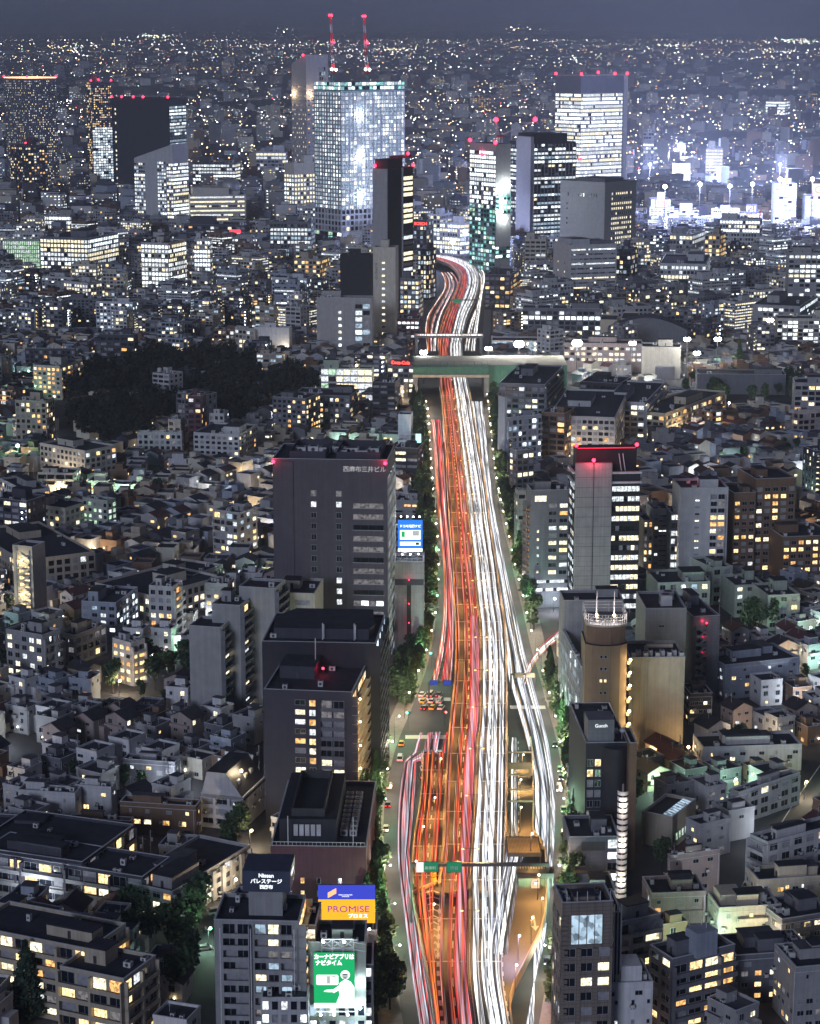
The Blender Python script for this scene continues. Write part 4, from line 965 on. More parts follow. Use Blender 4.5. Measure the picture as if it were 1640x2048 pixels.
B = C('house', 'pale blue cube building with two small windows by the road trees', 'small building', (1156, 1158, 1240, 1594, 1672, 88, 17), 'blue', 'the pale blue cube building', 4)
B.windows('B', [(B.d*.25, 7.5), (B.d*.25, 2.5)], 2.0, 1.3, lit=.2); B.windows('B', [(B.d*.52, 7.8)], .8, 1.1, lit=0); B.done()
B = C('apartment_building', 'dark grey blank block with lit balconies along its right edge', 'apartment building', (1136, 1138, 1238, 1680, 1790, 88, 17), 'slate', 'the dark grey blank block', 4)
B.fbox('B', B.d*.25, B.d*.72, B.h - 3.2, B.h - .6, .02, .1, M_STEEL); B.grid('B', fl=3, bay=3, pw=.3, sh=.4, lit=.5, pal='cool', bal=1.3, a0=B.d*.76, a1=B.d*.98, z0=.5, ind=True); B.done()
B = C('apartment_building', 'flat grey roofed block between the dark grey blank block and the tiled office', 'apartment building', (1128, 1132, 1232, 1790, 1850, 88, 14), 'grey', None, 3)
B.windows('B', [(B.d*q, 2) for q in (.2, .5, .8)], lit=.3); B.done()
# stair tower lit from inside
D0 = G(820, 1935, 0).y; z1 = ZAT(1572, D0); x0, x1 = XAT(1236, D0, z1), XAT(1259, D0, z1)
B = Bld('stair_tower', 'tall slim stair tower lit warm white with rounded landings', 'stair tower', ((x0 + x1) / 2, D0 + 1.6, 0), 0, x1 - x0, 3.0, z1, Wl['pink'], core=False, parapet=0)
LAND.append(((x0 + x1) / 2, D0, 'the slim lit stair tower'))
b = MB(); b.box(-.2, .2, -.2, .2, 0, z1, Wl['pink']); b.build('column', B.root)
k_ = int(z1 / 1.55)
for i in range(k_):
    b = MB(); z = .3 + i * 1.55; s = 1 if i % 2 else -1
    pts = [(s * 1.35 * math.cos(a_), -.2 - 1.3 * math.sin(a_)) for a_ in [j * math.pi / 8 for j in range(9)]]
    b.prism(pts if s > 0 else pts[::1], z, z + .15, Wl['ivory'])
    for p, q in zip(pts, pts[1:]): b.bar((p[0], p[1], z + .6), (q[0], q[1], z + .6), .08, M_TRIM, .9)
    b.ball((.0, .35, z + .9), .22, PANE[7], 6, 4); b.build('landing', B.root)
for zz in (4, 14, 24, 34, 44): lamp((0, -2.6, zz), 700, (1, .82, .62), .4, parent=B.root)
B = C('slab_tower', 'thin dark brown slab behind the slim lit stair tower', 'apartment building', (1257, 1259, 1274, 1492, 1740, 88, 14), 'brown', None, 0); B.done()
B = C('apartment_building', 'black building with rounded front and roof machines right of the road trees', 'apartment building', (1168, 1172, 1256, 1492, 1728, 87, 38), 'charcoal', 'the black round fronted building', 9)
w, d, h = B.w, B.d, B.h
cyl = MB(); cyl.prism([(w/2 + 3.2 * math.sin(a_ * math.pi / 10), -d*.1 + d*.6 * a_ / 10) for a_ in range(11)] , .1, h - .3, Wl['charcoal'], M_ROOF); cyl.build('rounded_front', B.root)
B.grid('B', fl=3.2, bay=2.4, pw=.4, sh=.9, lit=.35, pal='mix', a0=.2, a1=d*.38, z0=1, z1=h - 4, ind=True); B.windows('B', [(d*.88, zz) for zz in range(4, int(h) - 4, 5)], 1.4, 1.0, lit=.2)
b = MB(); b.box(w/2 - 9, w/2 - .6, -d/2 + .6, -d/2 + 8.2, h + .02, h + 7.6, Wl['slate']); b.build('penthouse', B.root)
text('Gucch', 1.4, M_PRINT, B.root, facemtx((w/2 - .55, -d/2 + 4.4, h + 5.8), 'right'))
for q in (0, 2.2): b = MB(); b.tube((w/2 - 6, 3 + q, h), (w/2 - 6, 3 + q, h + 2.2), .1, .1, M_TRIM); b.ball((w/2 - 5.9, 3 + q, h + 2.6), .9, M_TRIM, 8, 6, .8); b.build('dish', B.root)
B.done()
B = C('apartment_building', 'building with a slanting street facade of lit panes right of the road', 'apartment building', (1124, 1163, 1168, 1338, 1540, 86), 'grey', 'the slanting glazed front', 3)
B.grid('A', fl=3.6, bay=3.6, pw=.35, sh=1.0, lit=.42, pal='cool', pd=.4, sd=.3, ind=True, z1=B.h - .5); B.done()
D0 = 662; z1 = ZAT(1292, D0); xc = XAT(1213, D0, z1)
B = Bld('office_building', 'ochre round tower with a white railing crown and bright roof lamps', 'office building', (xc, D0 + 10, 0), 0, 13.5, 16, z1, Wl['ochre'], core=False, parapet=0); LAND.append((xc, D0, 'the ochre round tower'))
oc = [(-6.6, -7), (-4.5, -9.2), (-1.5, -10.2), (1.5, -10.2), (4.5, -9.2), (6.9, -7), (6.9, 8), (-6.6, 8)]
b = MB(); b.prism(oc, 0, z1, Wl['ochre'], M_ROOF); b.build('wall', B.root)
b = MB(); b.prism([(x * .93, y * .9 + .5) for x, y in oc], z1 + .02, z1 + 6, Wl['brown'], M_ROOF); b.prism([(x * .97, y * .95 + .2) for x, y in oc], z1 + 6.01, z1 + 6.6, Wl['ivory'], M_ROOF2); b.build('crown', B.root)
b = MB()
for z in (8, 9, 10):
    for p, q in zip(oc, oc[1:] + oc[:1]): b.bar((p[0]*.96, p[1]*.95 + .2, z1 + z), (q[0]*.96, q[1]*.95 + .2, z1 + z), .18, M_TRIM)
for p, q in zip(oc, oc[1:] + oc[:1]):
    for f_ in (0, .34, .67): b.bar((p[0]*.96 + (q[0] - p[0])*.96*f_, p[1]*.95 + .2 + (q[1] - p[1])*.95*f_, z1 + 6.6), (p[0]*.96 + (q[0] - p[0])*.96*f_, p[1]*.95 + .2 + (q[1] - p[1])*.95*f_, z1 + 10), .16, M_TRIM)
b.build('railing', B.root)
for zz in (5, 9, 13, 17, 21, 25, 29, 33, 37, 41): 
    for x in (-1.6, -.2): link('window', winmesh(.9, 1.1, 1 if zz in (33, 25) else 0), B.root, loc=(x, -10.24, zz))
for x in (-3, 2.6): b = MB(); b.bar((x, -6, z1 + 6.6), (x, -6, z1 + 17), .22, M_TRIM); b.ball((x, -6.3, z1 + 9.2), .45, M_WARML); b.build('light_mast', B.root); lamp((x, -8.2, z1 + 9.5), 1500, (1, .85, .7), .4, parent=B.root)
# orange round stair lamps on its right
for i in range(6):
    z = z1 - 7 - i * 4.3; b = MB(); b.prism([(7.0 + 1.5 * math.sin(j * math.pi / 8), -6 - 1.5 * math.cos(j * math.pi / 8)) for j in range(9)], z, z + 1.0, Wl['cream']); b.ball((8.0, -8.0, z + 1.8), .42, M_WARML); b.build('stair_landing', B.root); lamp((8.2, -9.2, z + 2), 260, (1, .72, .35), .3, parent=B.root)
B = C('office_building', 'plain grey slab with a dark recessed roof behind the ochre tower', 'office building', (1124, 1127, 1247, 1206, 1455, 88, 14), 'panel', None, 1); B.done()
B = C('warehouse', 'windowless cream building with roof machines and a bank of pipes', 'office building', (1256, 1259, 1370, 1320, 1506, 88, 20), 'cream', 'the windowless cream building', 0)
d, h, w = B.d, B.h, B.w
for q in (.08, .2, .3): b = MB(); B.fbox('B', d*q, d*q + .35, .3, h - .3, .02, .3, Wl['ivory'], b); b.build('pipe', B.root)
b = MB(); B.fbox('B', d*.33, d*.36, h*.35, h - .6, .02, .3, Wl['ivory'], b); b.build('pipe', B.root)
b = MB(); B.fbox('B', d*.965, d*.98, .3, h - 4, .02, .3, Wl['ivory'], b); b.bar(B.fpt('B', d*.97, h - 4, .15), B.fpt('B', d*.90, h - 1.6, .15), .3, Wl['ivory']); b.build('pipe', B.root)
b = MB(); B.fbox('B', d*.55, d*.9, .2, 3.4, .02, 3, Wl['beige'], b); B.fbox('B', d*.53, d*.92, 3.41, 3.8, .02, 3.4, Wl['cream'], b); b.build('annex', B.root)
for i in range(9): link('air_conditioner', acmesh(1.6 + .4 * (i % 3), 1.4, 1.8), B.root, loc=(w/2 - 2 - (i % 2) * 2.6, -d/2 + 1.6 + i * 2.0, h + .03))
b = MB(); b.tube((-2, -2, h + 1.4), (-2, 7, h + 1.4), .7, .7, Wl['cream'], 10); b.tube((-2, -2, h + 1.4), (-2, -2, h), .7, .7, Wl['cream'], 10); b.build('duct', B.root); B.done()
for i, (u, v) in enumerate(((1300, 1502), (1310, 1504), (1328, 1504), (1377, 1496))):
    p = G(u, v, 4); b = MB(); b.bar((0, 0, -4), (0, 0, 0), .15, M_STEEL); b.ball((0, 0, .3), .45, M_WARML); o = b.build('yard_lamp'); o.location = p; tag(o, ('first', 'second', 'third', 'fourth')[i] + ' orange yard lamp from the left at the foot of the windowless cream building', 'lamp', 'orange yard lamps'); lamp((0, -1, .6), 1000, (1, .68, .35), .4, parent=o)
B = C('office_building', 'tall grey building with white roof tanks behind the windowless cream building', 'office building', (1289, 1291, 1373, 1222, 1430, 88, 24), 'panel', None, 0)
B.windows('B', [(B.d*.4, B.h - 6), (B.d*.4, B.h - 13)], 2, .9, lit=0); link('air_conditioner', acmesh(5, 4, 4), B.root, loc=(4, 1, B.h)); link('air_conditioner', acmesh(4, 4, 3), B.root, loc=(-4, 3, B.h)); B.done()
B = C('apartment_building', 'slate building with zigzag stair and red lamps right of the cream building', 'apartment building', (1382, 1386, 1440, 1238, 1400, 80, 30), 'slate', None, 2)
B.stairs('B', B.d*.1, B.d*.5, .5, B.h - 3, lit=False); redlight(B, [B.fpt('B', B.d*.5, B.h*q, .4) for q in (.9, .7, .5)], .3); B.done()
# round-cornered glass tower with pale slab
B = C('office_tower', 'dark glass tower with a pale vertical slab and three red roof beacons', 'office tower', (1140, 1150, 1281, 945, 1247, 86), 'charcoal', 'the pale slabbed glass tower', 0, parapet=0)
w, d, h = B.w, B.d, B.h
B.grid('B', fl=4.0, bay=1.7, pw=.18, sh=2.0, lit=.62, pal='cream', a0=d*.57, a1=d*.995, z0=0, z1=h - 6, rowlit=True, pd=.15, sd=.5, ms=Wl['black'])
B.grid('A', fl=4.0, bay=2.5, pw=.2, sh=1.4, lit=.75, pal='office', z0=0, z1=h - 5, pd=.2, sd=.4, ms=Wl['black'])
sl_ = MB(); B.fbox('B', .02, d*.555, .1, h + 4.0, .02, 2.0, Wl['panel'], sl_); sl_.build('slab', B.root)
for j in range(1, 16): b = MB(); B.fbox('B', .02, d*.555, j * 4.1, j * 4.1 + .12, 2.0, 2.03, Wl['dark'], b); b.build('slab_joint', B.root)
b = MB(); B.fbox('B', d*.27, d*.285, .1, h + 4, 2.0, 2.03, Wl['dark'], b); b.build('slab_joint', B.root)
for z in (h - 4.6, h - .6): b = MB(); B.fbox('B', d*.56, d + .4, z, z + .8, .02, 1.3, M_TRIM, b); B.fbox('A', .0, w, z, z + .8, .02, 1.0, M_TRIM, b); b.build('ledge', B.root)
b = MB(); b.box(-w/2 + 2, w/2 - 4, -d/2 + 1, d/2 - 1, h + .02, h + 9, Wl['black']); b.build('crown', B.root)
for q in (.72, .78): b = MB(); b.bar((w/2 - 2, -d/2 + d*q, h), (w/2 - 3, -d/2 + d*q - 1, h + 7), .35, M_TRIM); b.build('davit', B.root)
redlight(B, [(w/2 - 4, -d/2 + 1, h + 9), (w/2 - 4, d/2 - 1, h + 9), (w/2 + 2.2, -d/2 + d*.27, h + 4)], .75)
b = MB(); b.box(w/2 - 4.2, w/2 - 4, -d/2 + 1.5, d/2 - 1.5, h + 9.01, h + 9.3, emis('red_rim', (1, .02, .06), 1.2)); b.build('rim_light', B.root)
lamp((w/2 + 4.5, -d/2 + d*.27, h + 6), 1800, (1, .05, .1), .6, parent=B.root); B.done()
B = C('apartment_building', 'grey apartments with a lit top window beside the glass tower', 'apartment building', (1053, 1063, 1140, 985, 1216, 84), 'slate', None, 3)
d, h = B.d, B.h
B.grid('B', fl=3.3, bay=4.6, pw=1.2, sh=1.4, lit=.28, pal='home', a0=d*.42, a1=d*.98, z0=13, z1=h - 5, pd=.4, ind=True); B.windows('B', [(d*.18, z) for z in (15, 18.5, 22, 25.5, 29, 32.5)], 1.0, 1.2, pal='cream', lit=.8); B.windows('B', [(d*.24, h - 4)], 5, 2.6, pal='cream', lit=1)
B.ribbons('B', a0=d*.12, a1=d*.98, z0=5, z1=12, fl=3.5, lit=1, pal='bright', sh=2.2); B.stairs('A', .4, B.w - .4, 4, h - 6, lit=True, pi=2); B.done()
B = C('apartment_building', 'pale apartment block with one lit column of rooms and a zigzag stair', 'apartment building', (1358, 1361, 1457, 980, 1178, 87, 20), 'light', 'the pale lit column block', 2)
d, h = B.d, B.h
B.grid('B', fl=3.05, bay=2.9, pw=.4, sh=.7, lit=.45, pal='home', a0=d*.62, a1=d*.94, z0=12, z1=h - 2, bal=1.1, every=2, ind=True); B.windows('B', [(d*.36, z) for z in range(15, int(h) - 4, 3)], 2.0, .9, lit=.35, pal='cream'); B.windows('B', [(d*.56, z) for z in (1, 4, 7, 10)], 2.4, 1.6, lit=.6, pal='cream')
B.done(); redlight(B, [(0, 0, h + .5)], .4)
B = C('apartment_tower', 'dark brown apartment tower with a single column of orange windows', 'apartment tower', (1505, 1512, 1592, 962, 1160, 80, 25), 'brown', 'the dark brown apartment tower', 2)
B.grid('B', fl=3.1, bay=4, pw=1.2, sh=1.3, lit=.28, pal='amber', ind=True, z1=B.h - 3); B.grid('A', fl=3.1, bay=3.5, pw=1.2, sh=1.3, lit=.35, pal='mix', z1=B.h - 6); B.done()
B = C('apartment_tower', 'brown tower with warm windows left of the dark brown apartment tower', 'apartment tower', (1462, 1468, 1512, 990, 1165, 80, 22), 'brown', None, 1)
B.grid('B', fl=3.1, bay=4, pw=1.2, sh=1.3, lit=.3, pal='home', ind=True, z1=B.h - 3); B.done()
B = C('apartment_building', 'low brown block with scattered orange windows at the right edge', 'apartment building', (1560, 1566, 1668, 1078, 1178, 80, 25), 'brown', None, 5)
B.grid('B', fl=3.1, bay=3.2, pw=1.0, sh=1.3, lit=.45, pal='amber', ind=True, z1=B.h - 1); B.done()
B = C('apartment_building', 'slim white building with horizontal louvres between two apartment blocks', 'apartment building', (1302, 1306, 1342, 1022, 1160, 84, 14), 'light', None, 1)
B.ribbons('B', fl=2.2, sh=1.7, lit=0, a0=B.d*.35, a1=B.d*.95, z1=B.h - 2); B.windows('B', [(B.d*.2, z) for z in range(3, int(B.h) - 2, 4)], 1.5, 1.3, lit=.5); B.done()
B = C('apartment_building', 'tan building with small lit windows right of the glass tower', 'apartment building', (1284, 1287, 1306, 1045, 1170, 84, 16), 'beige', None, 1); B.grid('B', fl=3.1, bay=2.6, pw=1, sh=1.3, lit=.5, pal='home'); B.done()
B = C('office_building', 'narrow office with bright stacked floors left of the pale apartment block', 'office building', (1340, 1343, 1360, 1030, 1172, 86, 14), 'slate', None, 1); B.grid('B', fl=3.6, bay=1.6, pw=.2, sh=1.4, lit=.85, pal='cream'); B.done()
for i, (g_, wm_, lb) in enumerate((((1310, 1315, 1420, 1170, 1240, 84, 22), 'green', 'greenish lit flat building behind the car park'), ((1420, 1424, 1465, 1140, 1210, 70, 20), 'green', 'pale house with blue roof edge behind the car park'), ((1530, 1536, 1600, 1195, 1262, 80, 20), 'green', 'lime lit plain wall right of the car park trees'), ((1398, 1401, 1422, 1160, 1215, 86, 9), 'grey', 'small grey lift tower near the car park'), ((1466, 1470, 1530, 1175, 1235, 80, 18), 'green', 'low greenish building in the middle of the car park edge'))):
    B = C('apartment_building', lb, 'apartment building', g_, wm_, None, 3)
    B.grid('B', fl=3.4, bay=4.5, pw=2, sh=1.5, lit=.3, pal='mix', ind=True); B.done()
# bottom right corner
B = C('house', 'white block with an open roof frame at the bottom edge', 'small building', (1198, 1202, 1306, 1975, 2130, 84, 13), 'white', 'the white bottom block', 2)
B.windows('B', [(B.d*q, z) for q in (.30, .62, .92) for z in (B.h - 4.5, B.h - 9.5)], .8, 1.1, lit=.35); B.grid('A', fl=3.2, bay=4, pw=.4, sh=.8, lit=0, bal=1.0, ind=True)
b = MB(); b.box(-B.w*.1, B.w*.42, -B.d*.1, B.d*.3, B.h + .02, B.h + 4.5, Wl['white']); b.box(-B.w*.05, B.w*.40, -B.d*.105, -B.d*.10, B.h + 1.2, B.h + 3.2, M_STEEL); b.build('roof_room', B.root); B.done()
B = C('apartment_building', 'grey angular apartments with yellow lit balconies at the bottom right', 'apartment building', (1300, 1345, 1470, 1925, 2065, 62), 'slate', 'the grey angular apartments', 3)
B.grid('B', fl=3.1, bay=4.4, pw=.8, sh=.7, lit=.5, pal='amber', bal=1.4, every=3, ind=True, z1=B.h - 1); B.grid('A', fl=3.1, bay=4, pw=1.6, sh=1.2, lit=.2, pal='home', ind=True)
b = MB(); b.box(1, 6, -3, 3, B.h + .02, B.h + 6.5, Wl['blue']); b.build('stair_head', B.root)
for q in (-3, 2, 4): b = MB(); b.bar((q, 1, B.h), (q, 1, B.h + 8), .14, M_TRIM); b.build('antenna_pole', B.root)
B.done()
B = C('house', 'cream flat house with light terraces beside the lit street', 'house', (1434, 1438, 1560, 1822, 1892, 82, 11), 'ivory', 'the cream terraced house', 3)
B.windows('B', [(B.d*q, 1.8) for q in (.15, .62, .85)], 2.2, 1.3, lit=.3); B.windows('A', [(B.w*q, z_) for q in (.2, .5, .8) for z_ in (1.6, 4.8) if z_ < B.h - 2], 1.8, 1.3, lit=.2)
b = MB(); b.box(-B.w*.45, B.w*.2, -B.d*.42, -B.d*.05, B.h + .02, B.h + 3, B.wm); b.build('roof_room', B.root); b = MB(); B.fbox('B', B.d*.3, B.d*.98, B.h - 3.2, B.h - 2.1, .02, 1.4, B.wm, b); b.build('balcony', B.root); B.done()
B = C('house', 'pink beige house with open balcony right of the stair tower', 'house', (1300, 1303, 1412, 1793, 1850, 84, 12), 'pink', None, 3)
B.windows('B', [(B.d*q, 3.6) for q in (.12, .55, .8)], 1.7, 1.3, lit=.2); B.fbox('B', B.d*.4, B.d*.95, 3.0, 4.1, .05, 1.2, Wl['pink']); B.done()
B = C('house', 'pinkish house with round roof room in the lower right', 'house', (1335, 1340, 1440, 1718, 1800, 70), 'pink', None, 4); B.windows('B', [(B.d*q, z) for q in (.3, .7) for z in (2, 5.4)], 1.9, 1.3, lit=.2); B.done()
B = C('house', 'grey lilac house with two roof terraces in the lower right', 'house', (1372, 1400, 1462, 1655, 1720, 60), 'light', None, 3); B.windows('B', [(B.d*q, z) for q in (.3, .7) for z in (1.5, 4.9)], 1.7, 1.2, lit=.2); B.windows('A', [(B.w*q, z) for q in (.3, .7) for z in (1.5, 4.9)], 1.5, 1.2, lit=.2); B.done()
B = C('school_hall', 'long dark roofed hall with a sloping strip of lit skylights', 'hall', (1284, 1345, 1392, 1640, 1700, 30), 'beige', 'the lit skylight hall', 0)
w, d, h = B.w, B.d, B.h
for i in range(9): b = MB(); yy = -d/2 + 1 + i * (d - 2) / 9; b.poly([(w/2 - 3.6, yy, h + .9), (w/2 - .4, yy, h + .3), (w/2 - .4, yy + d/9 - .6, h + .3), (w/2 - 3.6, yy + d/9 - .6, h + .9)], PANE[5]); b.build('skylight', B.root)
B.windows('B', [(d * (i + .5) / 8, 2) for i in range(8)], 1.4, 2.4, lit=.8, pal='green'); B.done()
B = C('apartment_building', 'large pale apartments with rounded balconies at the right edge', 'apartment building', (1500, 1535, 1680, 1690, 1780, 58), 'light', 'the pale edge apartments', 2)
B.grid('B', fl=3.1, bay=4.5, pw=1.6, sh=1.3, lit=.1, pal='home', ind=True); B.grid('A', fl=3.1, bay=5, pw=.6, sh=.8, lit=.15, bal=1.4, ind=True); B.done()
B = C('apartment_building', 'row of low flats with half moon balconies along the lit street', 'apartment building', (1460, 1478, 1600, 1590, 1650, 50), 'grey', None, 2)
B.grid('B', fl=3, bay=4.5, pw=1.4, sh=1.2, lit=.12, ind=True); B.grid('A', fl=3, bay=4, pw=.5, sh=.6, lit=.15, bal=1.2, ind=True); B.done()
for i, (g_, wm_, lb) in enumerate((((1148, 1152, 1250, 1560, 1625, 80, 13), 'grey', 'grey low house between the blue cube and the black building'), ((1558, 1564, 1665, 1845, 1912, 70, 14), 'slate', 'dark hipped house under trees at the right edge'), ((1512, 1517, 1665, 1766, 1815, 80, 10), 'cream', 'cream roofed long house at the right edge'), ((1586, 1592, 1690, 1942, 2065, 78, 14), 'grey', 'grey roof with pipes in the bottom right corner'), ((1402, 1406, 1604, 1500, 1548, 84, 14), 'light', 'long low pale parapet building right of the yard lamps'), ((1465, 1472, 1622, 1918, 2008, 80, 13), 'slate', 'dark slate flats with two bright stair windows in the lower right corner'), ((1376, 1380, 1425, 1392, 1450, 84, 12), 'dark', 'dark low roof right of the cream building'), ((1430, 1450, 1600, 1335, 1400, 70, 20), 'blue', 'bluish stepped house with a fan shaped roof'))):
    B = C('house', lb, 'house', g_, wm_, None, 4); B.windows('B', [(B.d*q, z_) for q in (.12, .3, .5, .7, .88) for z_ in (1.2, 4.2, 7.2) if z_ < B.h - 2], 1.8, 1.4, lit=.25); B.windows('A', [(B.w*q, z_) for q in (.12, .3, .5, .7, .88) for z_ in (1.2, 4.2, 7.2) if z_ < B.h - 2], 1.6, 1.4, lit=.25); B.done()
# --- lower left terraces
for i, (g_, lb, lit_) in enumerate((((-60, 118, 150, 1680, 1740, 8), 'upper dark terrace of the stepped villas at the left edge', .1), ((-60, 165, 268, 1730, 1810, 20), 'middle dark terrace of the stepped villas at the left edge', .1), ((-40, 285, 340, 1760, 1835, 22), 'lowest dark terrace of the stepped villas at the left edge', .35))):
    B = C('terraced_apartments', lb, 'terraced apartments', g_, 'dark', 'the stepped villas' if i == 1 else None, 3, group='stepped villas at the left edge')
    B.trim = Wl['grey']; B.grid('A', fl=3.4, bay=4.8, pw=.7, sh=.7, lit=lit_, pal='home', bal=1.8, every=3, ind=True); B.grid('B', fl=3.4, bay=4, pw=.8, sh=1, lit=.3, pal='home', bal=1, every=2, ind=True); B.done()
for i, (g_, lb) in enumerate((((-60, 62, 128, 1865, 1985, 24), 'back'), ((-60, 178, 252, 1905, 2050, 24), 'middle'), ((120, 248, 312, 1965, 2105, 24), 'front'))):
    B = C('terraced_apartments', lb + ' block of the pinkish terraced apartments in the lower left corner', 'terraced apartments', g_, 'beige', 'the pinkish terraces' if i == 1 else None, 2, group='pinkish terraced apartments')
    B.grid('A', fl=3.4, bay=4.6, pw=.7, sh=.6, lit=.5, pal='home', bal=1.5, every=2, ind=True, m=Wl['beige']); B.grid('B', fl=3.4, bay=4.2, pw=.9, sh=1.1, lit=.3, pal='home', ind=True, bal=1, every=2); B.done()
B = C('apartment_building', 'long low tiled flats with lit windows along the dark lane', 'apartment building', (240, 345, 500, 1790, 1850, 28), 'grey', 'the long low flats', 5)
B.grid('A', fl=3.3, bay=3.6, pw=1, sh=1.1, lit=.5, pal='home', ind=True); B.grid('B', fl=3.3, bay=5, pw=1.8, sh=1.2, lit=.3, pal='cream', ind=True, pd=.8); B.done()
B = C('apartment_building', 'brown block with a row of warm windows in the lower left', 'apartment building', (240, 392, 402, 1618, 1675, 10), 'brown', None, 5); B.windows('A', [(B.w*q, 3.2) for q in (.1, .22, .36, .6, .82)], 2.3, 1.6, lit=.9, pal='amber'); B.done()
B = C('apartment_building', 'attic flats with a sloping tiled roof and a bright roof lamp', 'apartment building', (402, 487, 530, 1600, 1660, 16), 'light', 'the sloping roofed flats', 0)
w, d, h = B.w, B.d, B.h
b = MB(); b.poly([(-w/2 + 2, -d/2, h + 8), (w*.1, -d/2, h + 8), (w/2, -d/2, h)], B.wm); b.poly([(w*.1, -d/2 - .2, h + 8), (w/2 + .3, -d/2 - .2, h - .2), (w/2 + .3, d/2, h - .2), (w*.1, d/2, h + 8)], M_ROOFT); b.poly([(-w/2 + 2, -d/2 - .2, h + 8), (w*.1, -d/2 - .2, h + 8), (w*.1, d/2, h + 8), (-w/2 + 2, d/2, h + 8)], M_ROOF); b.poly([(-w/2, -d/2, h), (-w/2 + 2, -d/2, h + 8), (w/2, -d/2, h)], B.wm); b.build('sloping_roof', B.root)
for q in (.2, .5, .75): b = MB(); x = w*.1 + (w*.4)*.45; b.box(x - 1, x + .6, -d/2 + d*q - 1, -d/2 + d*q + 1, h + 3.6, h + 4.9, M_TRIM); b.build('dormer_window', B.root)
B.grid('A', fl=3.1, bay=4.2, pw=.9, sh=1.1, lit=.12, ind=True, bal=.8); b = MB(); b.ball((w*.25, -d*.1, h + 6.4), .45, M_WARML); b.build('roof_lamp', B.root); lamp((w*.28, -d*.16, h + 8), 1400, (1, .8, .5), .4, parent=B.root); B.done()
for i, (g_, wm_, lb, lt) in enumerate((((36, 150, 162, 1592, 1660, 10), 'light', 'plain white walled house with one column of warm windows', .6), ((150, 222, 232, 1580, 1650, 12), 'light', 'white house with deep open balconies', .4), ((137, 262, 268, 1648, 1690, 8), 'brown', 'low barrel roofed house with an orange lit front', 1), ((246, 350, 360, 1530, 1580, 12), 'slate', 'dark wide roof house left of the attic flats', .2))):
    B = C('house', lb, 'house', g_, wm_, None, 3); B.windows('A', [(B.w*q, z) for q in (.3, .7) for z in (1.2, 4.6) if z < B.h - 2], 1.8, 1.5, lit=lt, pal='amber'); B.done()
